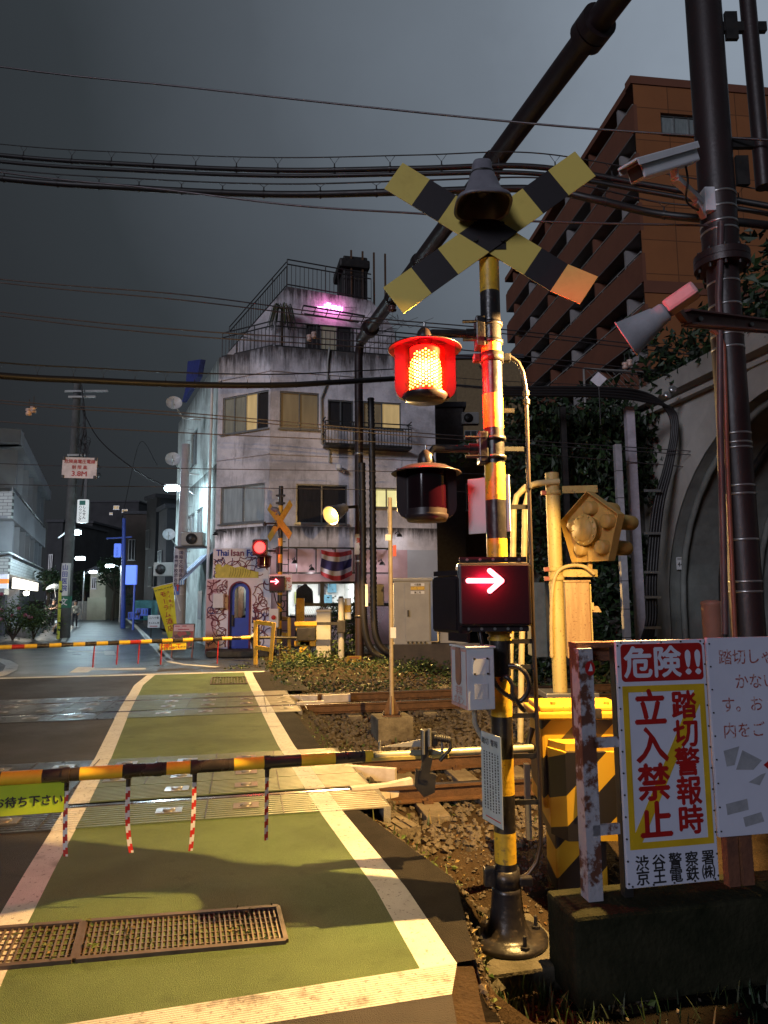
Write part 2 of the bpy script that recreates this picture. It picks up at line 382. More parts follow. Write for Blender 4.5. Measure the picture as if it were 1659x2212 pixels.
# q limits of the decks
NQ, FQ = (6.43, 7.55), (11.42, 12.62)
DW = 0.60
def strip(mb, f, g, q0, q1, z, m, n=14):
    vs = []
    for i in range(n+1):
        q = q0+(q1-q0)*i/n
        for h in (f, g): vs.append(TP(sx(h, q), q, z) if h is not fLL else TP(-16, q, z))
    mb.add(vs, [(2*i, 2*i+1, 2*i+3, 2*i+2) for i in range(n)], m)
QN = lambda f: (lambda y: y)
mb = MB()        # near piece starts at the near stop strip
def nearband(mb, f, g, m, z, q1):
    n = 24; vs = []
    for i in range(n+1):
        t = i/n
        for h in (f, g):
            ys = 2.9
            for _ in range(20): ys = near_y(h(ys)) if h is not fLL else 1.0
            s1 = sx(h, q1) if h is not fLL else -16; y1 = TP(s1, q1).y
            y = ys+(y1-ys)*t; vs.append((h(y), y, z))
    mb.add(vs, [(2*i, 2*i+1, 2*i+3, 2*i+2) for i in range(n)], m)
def farband(mb, f, g, m, z, q0):
    n = 16; vs = []
    for i in range(n+1):
        t = i/n
        for h in (f, g):
            y0 = TP(sx(h, q0) if h is not fLL else -16, q0).y; y1 = 16.0
            for _ in range(20): y1 = FARY(h(y1)) if h is not fLL else 14.1
            y = y0+(y1-y0)*t; vs.append((h(y), y, z))
    mb.add(vs, [(2*i, 2*i+1, 2*i+3, 2*i+2) for i in range(n)], m)
road = MB(); green = MB(); line = MB()
qa, qb = NQ[0]-DW, NQ[1]+DW; qc, qd = FQ[0]-DW, FQ[1]+DW
nearband(road, fLL, fLO, M_ASPH, 0, qa); strip(road, fLL, fLO, qb, qc, 0, M_ASPH); farband(road, fLL, fLO, M_ASPH, 0, qd)
nearband(green, fLI, fRI, M_GREEN, 0, qa); strip(green, fLI, fRI, qb, qc, 0, M_GREEN); farband(green, fLI, fRI, M_GREEN, 0, qd)
for f, g in ((fLO, fLI), (fRI, fRO)):
    nearband(line, f, g, M_LINE, 0.0, qa); strip(line, f, g, qb, qc, 0.0, M_LINE); farband(line, f, g, M_LINE, 0.0, qd)
nearband(road, fRO, fRE, M_ASPHR, 0, qa); strip(road, fRO, fRE, qb, qc, 0, M_ASPHR); farband(road, fRO, lambda y: fRO(y)+.9, M_ASPHR, -.004, qd)
# the footing under the paving, so its right edge is a real step down to the track bed
for q0, q1 in ((3.2, qa), (qb, qc), (qd, 16.4)):
    n = 12
    for i in range(n):
        qa_, qb_ = q0+(q1-q0)*i/n, q0+(q1-q0)*(i+1)/n
        p, q = TP(sx(fRE, qa_), qa_), TP(sx(fRE, qb_), qb_)
        road.quad(p, q, q-Vector((0, 0, 0.4)), p-Vector((0, 0, 0.4)), M_ASPH)
# near stop strip with its grooves, and the road this side of it
st = MB(); k = 14
e0, e1 = a0-n_dir*2.5, a1+n_dir*0.22; w0, w1 = b0-n_dir*2.5, G(976, 2148)
for i in range(k):
    t0, t1 = i/k, (i+0.86)/k
    st.quad(e0.lerp(w0, t0), e0.lerp(w0, t1), e1.lerp(w1, t1), e1.lerp(w1, t0), M_LINEW)
    st.quad(e0.lerp(w0, t1)-Vector((0, 0, .004)), e0.lerp(w0, (i+1)/k)-Vector((0, 0, .004)), e1.lerp(w1, (i+1)/k)-Vector((0, 0, .004)), e1.lerp(w1, t1)-Vector((0, 0, .004)), M_LINEW)
st.build('near_stop_line', kind='structure')
fr = MB(); fr.quad(w0, (-6, -8, 0), (w1.x+0.05, -8, 0), w1, M_ASPH); fr.build('near_road', kind='structure')
# junction and side street beyond the crossing: one sheet out to the distance
jn = MB()
jn.add([(-16, FARY(-16)+0.0, 0), (-2.7, FARY(-2.7), 0), (-2.6, 19.3, 0), (-4.2, 22.2, 0), (-10.5, 33.5, 0), (-27, 75, 0), (-60, 75, 0), (-60, 15, 0)], [(0, 1, 2, 3, 4, 5, 6, 7)], M_ASPH2)
jn.build('street', kind='structure')
road.build('road', kind='structure'); green.build('walkway', kind='structure')
def gl(mb, pts, w, m, z=0.004):
    pts = [Vector(p) for p in pts]; n = len(pts); vs = []
    for i, p in enumerate(pts):
        d = (pts[min(i+1, n-1)]-pts[max(i-1, 0)]).normalized(); r = Vector((d.y, -d.x, 0))*w/2
        vs += [p-r+Vector((0, 0, z)), p+r+Vector((0, 0, z))]
    mb.add(vs, [(2*i, 2*i+1, 2*i+3, 2*i+2) for i in range(n-1)], m)
gl(line, [(-16, FARY(-16), 0), (-5.2, FARY(-5.2), 0), (-2.85, FARY(-2.85), 0)], 0.24, M_LINE, 0.006)
# street markings
gl(line, [G(330, 1395), G(352, 1420), G(366, 1430), G(384, 1433), G(450, 1438)][0:1]+[G(300, 1360), G(330, 1392), G(352, 1418), G(368, 1430), G(400, 1436), G(470, 1441)], 0.16, M_LINE)
gl(line, [G(368, 1427), G(330, 1388), G(290, 1350), G(262, 1328), G(243, 1318)], 0.22, M_LINE)
gl(line, [G(136, 1386), G(150, 1362), G(163, 1344), G(172, 1330)], 0.20, M_LINE)
gl(line, [G(0, 1404), G(60, 1400), G(140, 1389), G(255, 1389)], 0.13, M_LINE)
gl(line, [G(-20, 1421), G(10, 1428), G(26, 1437), G(22, 1448), G(-2, 1459), G(-60, 1470)], 0.30, M_LINE)
line.add([G(168, 1441, .004), G(206, 1441, .004), G(190, 1452, .004), G(149, 1453, .004)], [(0, 1, 2, 3)], M_LINE)      # turn marks
line.add([G(190, 1444, .004), G(315, 1443, .004), G(315, 1446, .004), G(186, 1447, .004)], [(0, 1, 2, 3)], M_LINE)
line.add([G(145, 1405, .004), G(225, 1408, .004), G(224, 1411, .004), G(146, 1407, .004)], [(0, 1, 2, 3)], M_LINE)
line.add([G(224, 1406, .004), G(246, 1406, .004), G(250, 1415, .004), G(226, 1415, .004)], [(0, 1, 2, 3)], M_LINE)
line.build('road_markings', kind='structure')
# kerb and pavement along the restaurant
pv = MB(); pv.add([(-2.6, 19.6, .10), (-4.3, 22.3, .10), (-10.8, 33.5, .10), (-9, 36, .1), (2, 26, .10), (2, 20.5, .1)], [(0, 1, 2, 3, 4, 5)], M_DCONC)
pv.add([(-2.6, 19.6, .10), (-4.3, 22.3, .10), (-10.8, 33.5, .10), (-10.8, 33.5, 0), (-4.3, 22.3, 0), (-2.6, 19.6, 0)], [(0, 1, 4, 5), (1, 2, 3, 4)], M_DCONC)
pv.build('pavement', kind='structure')

# deck panels between and beside the rails: ribbed, with plates; paint follows the lines above
REG = [(fLL, fLO, M_RUB), (fLO, fLI, M_LINE), (fLI, fRI, M_RUBG), (fRI, fRO, M_LINE), (fRO, lambda y: fRO(y)+0.42, M_RUBO)]
dk = MB()
for rq in (NQ, FQ):
    for q0, q1 in ((rq[0]-DW, rq[0]-0.05), (rq[0]+0.10, (rq[0]+rq[1])/2-0.008), ((rq[0]+rq[1])/2+0.008, rq[1]-0.10), (rq[1]+0.05, rq[1]+DW)):
        for f, g, m in REG:
            nr = 10
            for j in range(nr):
                qa_, qb_ = q0+(q1-q0)*j/nr, q0+(q1-q0)*(j+1)/nr
                qm = qa_+(qb_-qa_)*0.62
                s0 = -16 if f is fLL else sx(f, (qa_+qb_)/2); s1 = sx(g, (qa_+qb_)/2)
                for (u, w, z) in ((qa_, qm, 0.010), (qm, qb_, -0.002)):
                    dk.add([TP(s0, u, z), TP(s1, u, z), TP(s1, w, z), TP(s0, w, z)], [(0, 1, 2, 3)], m)
                dk.add([TP(s0, qm, 0.010), TP(s1, qm, 0.010), TP(s1, qm, -0.002), TP(s0, qm, -0.002), TP(s0, qa_, 0.010), TP(s1, qa_, 0.010), TP(s1, qa_, -0.002), TP(s0, qa_, -0.002)], [(0, 1, 2, 3), (4, 5, 6, 7)], m)
            qm = (q0+q1)/2
            sa = -16 if f is fLL else sx(f, qm); sb = sx(g, qm)
            s = -13.0
            while s < 2:
                if sa+0.12 < s < sb-0.12 and m in (M_RUB, M_RUBG, M_RUBO):
                    pm = M_PLATE if m is not M_RUBO else M_RUBO
                    A = Matrix((TD, TN, Vector((0, 0, 1)))).transposed().to_4x4(); A.translation = TP(s, qm, 0.011)
                    dk.box((0, 0, 0.002), (0.21, 0.15, 0.008), pm, A)
                    dk.lathe([(0.052, 0.006), (0.048, 0.014), (0.03, 0.017), (0.0, 0.017)], pm, A, 14)
                    if int(s*10) % 3 == 0: dk.box((0.30, 0, 0.004), (0.008, q1-q0-0.01, 0.006), M_DARK, A)
                s += 0.62
        # the end face of the deck on the right
        ge = REG[-1][1]; qm0, qm1 = q0, q1
        p, q = TP(sx(ge, q0), q0, 0.01), TP(sx(ge, q1), q1, 0.01)
        dk.box((0, 0, 0), (0.06, (q-p).length*1.0, 0.19), M_CONC, Matrix.Translation((p+q)/2+Vector((0, 0, -0.1))) @ Matrix.Rotation(TH, 4, 'Z'))
    # dark flangeways
    for q0, q1 in ((rq[0]-0.06, rq[0]+0.11), (rq[1]-0.11, rq[1]+0.06)):
        dk.add([TP(-16, q0, -0.05), TP(sx(REG[-1][1], q0), q0, -0.05), TP(sx(REG[-1][1], q1), q1, -0.05), TP(-16, q1, -0.05)], [(0, 1, 2, 3)], M_DARK)
dk.build('crossing_deck', kind='structure')

# track bed to the right: one uneven sheet, lower than the road
def bed_h(x, y):
    q = TN.dot(Vector((x, y, 0))); e = x-fRE(y)
    base = -0.20 if 5.6 < q < 13.6 else (-0.20-(.15*max(0, min(1, (5.3-y)/.7)))*min(1, (5.6-q)/0.7) if q <= 5.6 else -0.20+0.24*min(1, (q-13.6)/2.5))
    k = max(0, min(1, e/(0.55 if y > 6 else 0.16 if y < 4.4 else .3))); h = base*k+(-0.015)*(1-k)
    h += 0.035*noise.noise((x*1.7, y*1.7, 0.3))*k + 0.018*noise.noise((x*6, y*6, 2.3))*k
    return h
tb = MB(); vs = []; fs = []; nx, ny = 110, 150
for j in range(ny+1):
    y = 1.2+(j/ny)**1.3*21.5
    for i in range(nx+1):
        xs_ = min(fRE(y)-.03, .12) if y < 3.6 else fRE(y)-.03; x = xs_+(i/nx)**1.6*19.0; vs.append((x, y, bed_h(x, y)))
fs = [(j*(nx+1)+i, j*(nx+1)+i+1, (j+1)*(nx+1)+i+1, (j+1)*(nx+1)+i) for j in range(ny) for i in range(nx)]
isd = lambda f: vs[f[0]][1] < min(3.98, 3.32+.62*(vs[f[0]][0]-.6)) and vs[f[0]][0] > .42+.12*noise.noise((vs[f[0]][1]*4, vs[f[0]][0]*4, 1))  # faces whose colour carries the shade before the fence
tb.add(vs, [f for f in fs if not isd(f)], M_SOIL, True); tb.add(vs, [f for f in fs if isd(f)], M_SHADESOIL, True); tb.build('track_bed', kind='structure')
# ballast: loose stones
gv = MB()
ico = [(0, 0, 1), (0.9, 0, 0.2), (0.2, 0.9, 0.25), (-0.8, 0.4, 0.1), (-0.5, -0.8, 0.2), (0.4, -0.8, 0.1), (0, 0, -0.7)]
icf = [(0, 1, 2), (0, 2, 3), (0, 3, 4), (0, 4, 5), (0, 5, 1), (6, 2, 1), (6, 3, 2), (6, 4, 3), (6, 5, 4), (6, 1, 5)]
def stone(x, y, r, z=None, m=None):
    M = Matrix.Translation((x, y, bed_h(x, y)+r*0.3 if z is None else z)) @ Matrix.Rotation(random.uniform(0, 6.28), 4, 'Z') @ Matrix.Rotation(random.uniform(-0.9, 0.9), 4, 'X') @ Matrix.Diagonal((r*random.uniform(.8, 1.3), r*random.uniform(.7, 1.1), r*random.uniform(.75, 1.1), 1))
    gv.add(ico, icf, m or M_STONE, False, M)
c = 0
while c < 15000:
    q = random.choice([random.uniform(5.3, 13.5), random.uniform(5.3, 9), random.uniform(9, 15)]); s = random.uniform(-3.2, 9.5)
    p = TP(s, q)
    if p.x < fRE(p.y)+0.25 or p.x > 0.75*p.y: continue
    stone(p.x, p.y, random.uniform(0.018, 0.042)*(1.0 if q < 9 else 1.25)); c += 1
gv.build('ballast', kind='stuff')
# railway tracks
def rail_prof(): return [(-0.06, -0.15), (0.06, -0.15), (0.06, -0.138), (0.012, -0.125), (0.010, -0.045), (0.033, -0.032), (0.033, -0.004), (0.026, 0.0), (-0.026, 0.0), (-0.033, -0.004), (-0.033, -0.032), (-0.010, -0.045), (-0.012, -0.125), (-0.06, -0.138)]
for ti, (rq, lab) in enumerate(((NQ, 'near railway track with rusty rails on sleepers, beside the gate arm'), (FQ, 'far railway track beyond the bare concrete block and pale mast'))):
    t = thing('railway_track', lab, 'railway track', TP(0, sum(rq)/2, -0.3), 'railway tracks')
    for q in rq:
        r = MB(); prof = rail_prof(); n = len(prof)
        A = [TP(-16, q+a, 0.006+b) for a, b in prof]; B = [TP(14, q+a, 0.006+b) for a, b in prof]
        r.add(A+B, [(i, (i+1) % n, n+(i+1) % n, n+i) for i in range(n) if i not in (6, 7, 8)], M_STEEL)
        r.add(A+B, [(i, (i+1) % n, n+(i+1) % n, n+i) for i in (6, 7, 8)], M_RAILTOP); r.build('rail', t)
    s = -2.0 if ti else -0.2
    while s < 11:
        qm = sum(rq)/2; p = TP(s, qm)
        if p.x > fRE(p.y)+0.15:
            A = Matrix((TD, TN, Vector((0, 0, 1)))).transposed().to_4x4(); A.translation = TP(s, qm, -0.195)
            b = MB(); b.bbox((0, 0, 0), (0.22, 2.0, 0.10), M_SLEEP, A, 0.012)
            for q in rq:
                for d in (-1, 1): b.box((0, q-qm+d*0.085, 0.062), (0.09, 0.055, 0.028), M_STEEL, A); b.cyl(A @ Vector((0, q-qm+d*0.085, 0.07)), A @ Vector((0, q-qm+d*0.085, 0.10)), 0.014, M_STEEL, n=6)
            b.build('sleeper', t)
        s += 0.62
# ------------------------------------------------------------------ buildings
def Z2(x, y): return (329.1+x*.3637, 548.6+y*.3637)
def Z3(x, y): return (384.0+x*.3307, 987.5+y*.3307)
def Z4(x, y): return (576.0+x*.1488, 1179.5+y*.1488)
def Z6(x, y): return (329.2+x*.1653, 1207.0+y*.1653)
def Z1(x, y): return (x*.2976, 822.9+y*.2976)
M_STUC = mat('stained_stucco', (0.50, 0.49, 0.50), 0.9, 0, scale=0.55, col2=(0.33, 0.32, 0.33), bump=0.5, bscale=25, detail=9, spec=0.15)
def stain_mat(name, base, dirt, zs):
    """render with grime running down from the copings at the heights zs"""
    m, n, l, b = newmat(name); b.inputs['Roughness'].default_value = 0.92; b.inputs['Specular IOR Level'].default_value = 0.15
    co = n.new('ShaderNodeNewGeometry'); sp = n.new('ShaderNodeSeparateXYZ'); l.new(co.outputs['Position'], sp.inputs[0])
    t = n.new('ShaderNodeTexNoise'); t.inputs['Scale'].default_value = 0.7; t.inputs['Detail'].default_value = 9; t.inputs['Roughness'].default_value = 0.7
    l.new(co.outputs['Position'], t.inputs['Vector'])
    mp = n.new('ShaderNodeMapping'); mp.inputs['Scale'].default_value = (3.2, 3.2, 0.35); l.new(co.outputs['Position'], mp.inputs[0])
    st = n.new('ShaderNodeTexNoise'); st.inputs['Scale'].default_value = 1.5; st.inputs['Detail'].default_value = 8; st.inputs['Roughness'].default_value = 0.72
    l.new(mp.outputs[0], st.inputs['Vector'])
    acc = None
    for z, ln in zs:
        d = n.new('ShaderNodeMapRange'); d.inputs[1].default_value = z-ln; d.inputs[2].default_value = z; l.new(sp.outputs['Z'], d.inputs[0])
        c = n.new('ShaderNodeMath'); c.operation = 'LESS_THAN'; c.inputs[1].default_value = z+0.02; l.new(sp.outputs['Z'], c.inputs[0])
        q = n.new('ShaderNodeMath'); q.operation = 'MULTIPLY'; l.new(d.outputs[0], q.inputs[0]); l.new(c.outputs[0], q.inputs[1])
        if acc is None: acc = q
        else:
            mx_ = n.new('ShaderNodeMath'); mx_.operation = 'MAXIMUM'; l.new(acc.outputs[0], mx_.inputs[0]); l.new(q.outputs[0], mx_.inputs[1]); acc = mx_
    a = n.new('ShaderNodeMath'); a.operation = 'MULTIPLY_ADD'; a.inputs[1].default_value = 0.36; l.new(acc.outputs[0], a.inputs[0]); l.new(st.outputs[0], a.inputs[2])
    r = n.new('ShaderNodeMapRange'); r.inputs[1].default_value = 0.56; r.inputs[2].default_value = 0.84; l.new(a.outputs[0], r.inputs[0])
    r0 = n.new('ShaderNodeMapRange'); r0.inputs[1].default_value = 0.42; r0.inputs[2].default_value = 0.62; l.new(t.outputs[0], r0.inputs[0])
    m1 = n.new('ShaderNodeMix'); m1.data_type = 'RGBA'; m1.inputs[6].default_value = (*base, 1); m1.inputs[7].default_value = (*[c*0.55 for c in base], 1); l.new(r0.outputs[0], m1.inputs[0])
    m2 = n.new('ShaderNodeMix'); m2.data_type = 'RGBA'; m2.inputs[7].default_value = (*dirt, 1); l.new(m1.outputs[2], m2.inputs[6]); l.new(r.outputs[0], m2.inputs[0])
    l.new(m2.outputs[2], b.inputs['Base Color'])
    bp = n.new('ShaderNodeBump'); bp.inputs['Strength'].default_value = 0.4; bp.inputs['Distance'].default_value = 0.03
    t3 = n.new('ShaderNodeTexNoise'); t3.inputs['Scale'].default_value = 14; t3.inputs['Detail'].default_value = 6; l.new(co.outputs['Position'], t3.inputs['Vector'])
    l.new(t3.outputs[0], bp.inputs['Height']); l.new(bp.outputs[0], b.inputs['Normal'])
    return m
def wallgrid(mb, P, x0, x1, y0, y1, holes, m, depth=0.14, z=0.0):
    xs = sorted(set([x0, x1]+[v for h in holes for v in h[:2]])); ys = sorted(set([y0, y1]+[v for h in holes for v in h[2:4]]))
    for a, b in zip(xs, xs[1:]):
        for c, d in zip(ys, ys[1:]):
            mx, my = (a+b)/2, (c+d)/2
            if any(h[0] < mx < h[1] and h[2] < my < h[3] for h in holes): continue
            if mx < x0 or mx > x1 or my < y0 or my > y1: continue
            mb.add([(a, c, z), (b, c, z), (b, d, z), (a, d, z)], [(0, 1, 2, 3)], m, False, P.M)
    for h in holes:
        a, b, c, d = h[:4]
        v = [(a, c, z), (b, c, z), (b, d, z), (a, d, z), (a, c, z-depth), (b, c, z-depth), (b, d, z-depth), (a, d, z-depth)]
        mb.add(v, [(0, 4, 5, 1), (1, 5, 6, 2), (2, 6, 7, 3), (3, 7, 4, 0)], m, False, P.M)
def rect(P, u0, v0, u1, v1, Z=None):
    f = Z or (lambda x, y: (x, y))
    pts = [P.loc(*f(u0, v0)), P.loc(*f(u1, v0)), P.loc(*f(u0, v1)), P.loc(*f(u1, v1))]
    return ((pts[0][0]+pts[2][0])/2, (pts[1][0]+pts[3][0])/2, (pts[2][1]+pts[3][1])/2, (pts[0][1]+pts[1][1])/2)
def window(P, h, parent, panes, fm=M_GALV, z=-0.10, name='window', bars=(), fw=0.05, sill=True):
    """frame with panes side by side; panes = materials"""
    a, b, c, d = h; f = MB(); n = len(panes)
    for q in ((a, a+fw, c, d), (b-fw, b, c, d), (a+fw, b-fw, c, c+fw), (a+fw, b-fw, d-fw, d)):
        f.box(((q[0]+q[1])/2, (q[2]+q[3])/2, z+0.03), (q[1]-q[0], q[3]-q[2], 0.07), fm, P.M)
    for i in range(1, n): f.box((a+(b-a)*i/n, (c+d)/2, z+0.035), (fw*0.9, d-c-2*fw, 0.06), fm, P.M)
    for y in bars: f.box(((a+b)/2, c+(d-c)*y, z+0.034), (b-a-2*fw, fw*0.6, 0.05), fm, P.M)
    if sill: f.box(((a+b)/2, c-0.025, 0.03), (b-a+0.12, 0.05, 0.12), fm, P.M)
    fo = f.build(name, parent)
    g = MB()
    for i, m in enumerate(panes):
        x0, x1 = a+fw+(b-a-2*fw)*i/n, a+fw+(b-a-2*fw)*(i+1)/n; zz = z+0.004*(i % 2)
        g.add([(x0, c+fw, zz), (x1, c+fw, zz), (x1, d-fw, zz), (x0, d-fw, zz)], [(0, 1, 2, 3)], m, False, P.M)
    g.build('pane', fo); return fo
def pane_mat(name, col, rough=0.15, em=None, es=0.0, wav=0.0, sc=18, wide=(1, 1, .15)):
    if name in _mats: return _mats[name]
    m, n, l, b = newmat(name); _mats[name] = m
    co = n.new('ShaderNodeTexCoord'); mp = n.new('ShaderNodeMapping'); mp.inputs['Scale'].default_value = wide
    l.new(co.outputs['Object'], mp.inputs[0])
    t = n.new('ShaderNodeTexNoise'); t.inputs['Scale'].default_value = sc; t.inputs['Detail'].default_value = 3; l.new(mp.outputs[0], t.inputs['Vector'])
    mx = n.new('ShaderNodeMix'); mx.data_type = 'RGBA'; mx.inputs[6].default_value = (*[c*0.6 for c in col], 1); mx.inputs[7].default_value = (*[min(1, c*1.4) for c in col], 1)
    l.new(t.outputs[0], mx.inputs[0]); l.new(mx.outputs[2], b.inputs['Base Color']); b.inputs['Roughness'].default_value = rough
    if em:
        mx2 = n.new('ShaderNodeMix'); mx2.data_type = 'RGBA'; mx2.inputs[6].default_value = (*[c*0.45 for c in em], 1); mx2.inputs[7].default_value = (*[c*1.3 for c in em], 1)
        l.new(t.outputs[0], mx2.inputs[0]); l.new(mx2.outputs[2], b.inputs['Emission Color']); b.inputs['Emission Strength'].default_value = es
    if wav:
        t2 = n.new('ShaderNodeTexNoise'); t2.inputs['Scale'].default_value = 60
        bp = n.new('ShaderNodeBump'); bp.inputs['Strength'].default_value = wav; l.new(co.outputs['Object'], t2.inputs['Vector']); l.new(t2.outputs[0], bp.inputs['Height']); l.new(bp.outputs[0], b.inputs['Normal'])
    return m
G_DARK = pane_mat('dark_pane', (0.035, 0.033, 0.035), 0.12)
G_FROST = pane_mat('frosted_pane', (0.22, 0.25, 0.25), 0.28, wav=0.35)
G_CURT = pane_mat('curtain_pane', (0.16, 0.15, 0.13), 0.3, em=(0.30, 0.28, 0.20), es=0.22, sc=14)
G_WARM = pane_mat('lit_curtain', (0.3, 0.25, 0.15), 0.3, em=(0.62, 0.42, 0.17), es=0.62, sc=5)
G_WARM2 = pane_mat('dim_lit_curtain', (0.3, 0.25, 0.15), 0.3, em=(0.34, 0.20, 0.09), es=0.10, sc=5)
G_LIT = pane_mat('lit_pane', (0.6, 0.6, 0.4), 0.3, em=(0.95, 0.86, 0.36), es=0.85, sc=1.2, wide=(1, 1, 1))
G_BLUE = pane_mat('pale_frosted_pane', (0.30, 0.34, 0.36), 0.25, em=(0.30, 0.34, 0.36), es=0.12, sc=10, wav=0.3)

C0 = at(581, 1100, 23.0); C0.z = 0
AL = at(466, 1100, 24.15); AL.z = 0
SF = at(379, 1150, 33.6); SF.z = 0
PA = Plane(AL, math.atan2(C0.y-AL.y, C0.x-AL.x)); LA = (C0-AL).length
PB = Plane(C0, R(14.5)); XB = PB.loc(884, 1100)[0]; XB2 = PB.loc(943, 1100)[0]
PS = Plane(SF, math.atan2(AL.y-SF.y, AL.x-SF.x)); LS = (AL-SF).length
ZP = PB.loc(587, 747)[1]                                  # parapet top
Z4F = ZP-1.05
tb_ = thing('restaurant_building', 'stained white concrete block of shop and flats with a mural, tapering at the top', 'building', (C0.x, C0.y+1, 0))
PP = Plane(C0 + Vector((0.2, 1.3, 0)), R(13.0))           # penthouse front, set back behind the terrace
pp_top = PP.loc(*Z2(800, 195))[1]
M_W = stain_mat('stained_render', (0.78, 0.74, 0.78), (0.085, 0.076, 0.076), ((ZP, 1.0), (pp_top, 0.9), (PB.loc(*Z3(800, 445))[1]-0.05, .5)))
M_WS = stain_mat('mint_render', (0.62, 0.70, 0.66), (0.14, 0.15, 0.14), ((ZP, 1.2), (6.5, 1.0)))
# windows given by where they are in the wall
wA3 = rect(PA, 418, 832, 690, 1055, Z2); wA2 = rect(PA, 280, 182, 566, 430, Z3)
wB3 = [rect(PB, 757, 820, 990, 1042, Z2), rect(PB, 1042, 868, 1196, 1030, Z2), rect(PB, 1250, 880, 1478, 1040, Z2)]
wB2 = [rect(PB, 772, 178, 1108, 436, Z3), rect(PB, 1288, 200, 1440, 332, Z3)]
wB1 = [rect(PB, 285, 515, 1300, 1035, Z4)]
w = MB()
wallgrid(w, PA, 0, LA, 3.2, ZP, [wA3, wA2], M_W)
wallgrid(w, PA, 0, LA, 0, 3.2, [], M_W)
M_PINK = mat('pink_render', (0.70, 0.50, 0.54), 0.85, 0, scale=1.0, col2=(0.52, 0.34, 0.38), spec=0.2)
M_PALE = mat('pale_blue_render', (0.56, 0.60, 0.66), 0.85, 0, scale=1.0, col2=(0.46, 0.48, 0.54), spec=0.2)
zb = PB.loc(*Z3(800, 600))[1]
wallgrid(w, PB, 0, XB2, zb, ZP, wB3+wB2, M_W)
xsp = PB.loc(*Z3(1500, 700))[0]
wallgrid(w, PB, 0, xsp, 0.0, zb, wB1, M_PINK); wallgrid(w, PB, xsp, XB2, 0, zb, [], M_PALE)
sw = [(PS.loc(u0, 1040)[0], PS.loc(u1, 1040)[0], z0, z1) for u0, u1, z0, z1 in ((411, 424, 7.3, 8.9), (404, 422, 3.9, 5.3), (426, 440, 3.9, 5.3))]
wallgrid(w, PS, 0, LS, 0, ZP, sw, M_WS)
# ledges at the floor lines
for P, ln in ((PA, LA), (PB, XB2)):
    for z in (PB.loc(*Z2(690, 690))[1], PB.loc(*Z2(690, 1185))[1]): w.box((ln/2, z, 0.02), (ln, 0.05, 0.05), M_W, P.M)
# roof deck and back
w.add([PA.W(0, Z4F), PA.W(LA, Z4F), PB.W(XB2, Z4F), PB.W(XB2, Z4F, -14), PS.W(0, Z4F)], [(0, 1, 2, 3, 4)], M_W)
w.add([PB.W(XB2, 0), PB.W(XB2, 0, -14), PB.W(XB2, ZP, -14), PB.W(XB2, ZP)], [(0, 1, 2, 3)], M_W)
w.build('wall', tb_)
# penthouse with its sloped flank
pts = [PP.loc(*Z2(*q)) for q in ((470, 640), (440, 600), (800, 192), (1300, 278), (1425, 430), (1490, 640))]
dz = PP.loc(*Z2(905, 425)); 
dr = rect(PP, 905, 428, 1184, 612, Z2)
ph = MB(); ph.prism(pts, -8.0, 0.0, M_W, PP.M); ph.build('penthouse', tb_)
window(PP, dr, tb_, [G_DARK, G_CURT, G_DARK], z=0.03, sill=False)
aw = MB()
for a, b in (((885, 352), (1240, 412)), ((890, 400), (1205, 448))): aw.beam(PP.M @ Vector((*PP.loc(*Z2(*a)), 0.7)), PP.M @ Vector((*PP.loc(*Z2(*b)), 0.7)), 0.05, 0.05, M_DARK)
for i in range(6):
    q = PP.loc(885+355*i/5 if 0 else Z2(885+355*i/5, 352+60*i/5)[0], Z2(0, 352+60*i/5)[1]); aw.beam(PP.W(q[0], q[1], 0), PP.W(q[0], q[1], 0.7), 0.03, 0.03, M_DARK)
aw.build('awning_frame', tb_)
def railing(P, p, q, h, name, parent, step=0.16, m=M_DARK, z=0.0, w=0.022):
    """p,q: bottom ends in the plane's own coordinates"""
    r = MB(); p = Vector((*p, z)); q = Vector((*q, z)); u = Vector((0, h, 0)); n = max(2, int((q-p).length/step))
    for k in (1.0, 0.82, 0.06): r.beam(P.M @ (p+u*k), P.M @ (q+u*k), 0.04, 0.035, m)
    for i in range(n+1):
        a = p.lerp(q, i/n); big_ = i % 9 == 0
        r.beam(P.M @ a, P.M @ (a+u*(1.0 if big_ else 0.82)), w*(1.7 if big_ else 1), w*(1.7 if big_ else 1), m)
    return r.build(name, parent)
railing(PP, PP.loc(*Z2(800, 190)), PP.loc(*Z2(1300, 275)), 1.05, 'roof_railing', tb_)
railing(PP, PP.loc(*Z2(455, 585)), PP.loc(*Z2(797, 190)), 1.0, 'roof_railing', tb_, z=-0.1, step=0.14)
railing(PB, (0.15, ZP), (XB2-0.3, ZP), 0.95, 'terrace_railing', tb_, z=-0.1)
railing(PA, (0.05, ZP), (LA, ZP), 0.95, 'terrace_railing', tb_, z=-0.1)
ct = MB(); t0 = PP.loc(*Z2(1140, 255)); t1 = PP.loc(*Z2(1285, 50))
ct.bbox(((t0[0]+t1[0])/2, (t0[1]+t1[1])/2, -1.0), (t1[0]-t0[0], t1[1]-t0[1]+0.6, 1.6), M_DARK, PP.M, 0.05)
ct.bbox(((t0[0]+t1[0])/2-0.05, t1[1]-0.05, -0.9), (t1[0]-t0[0]+0.25, 0.35, 1.7), M_DARK, PP.M, 0.08)
for i in range(4): ct.box((t0[0]+0.3+0.45*i, t0[1]+0.9, -0.17), (0.07, 2.2, 0.05), M_STEEL, PP.M)
ct.build('rooftop_tank', tb_)
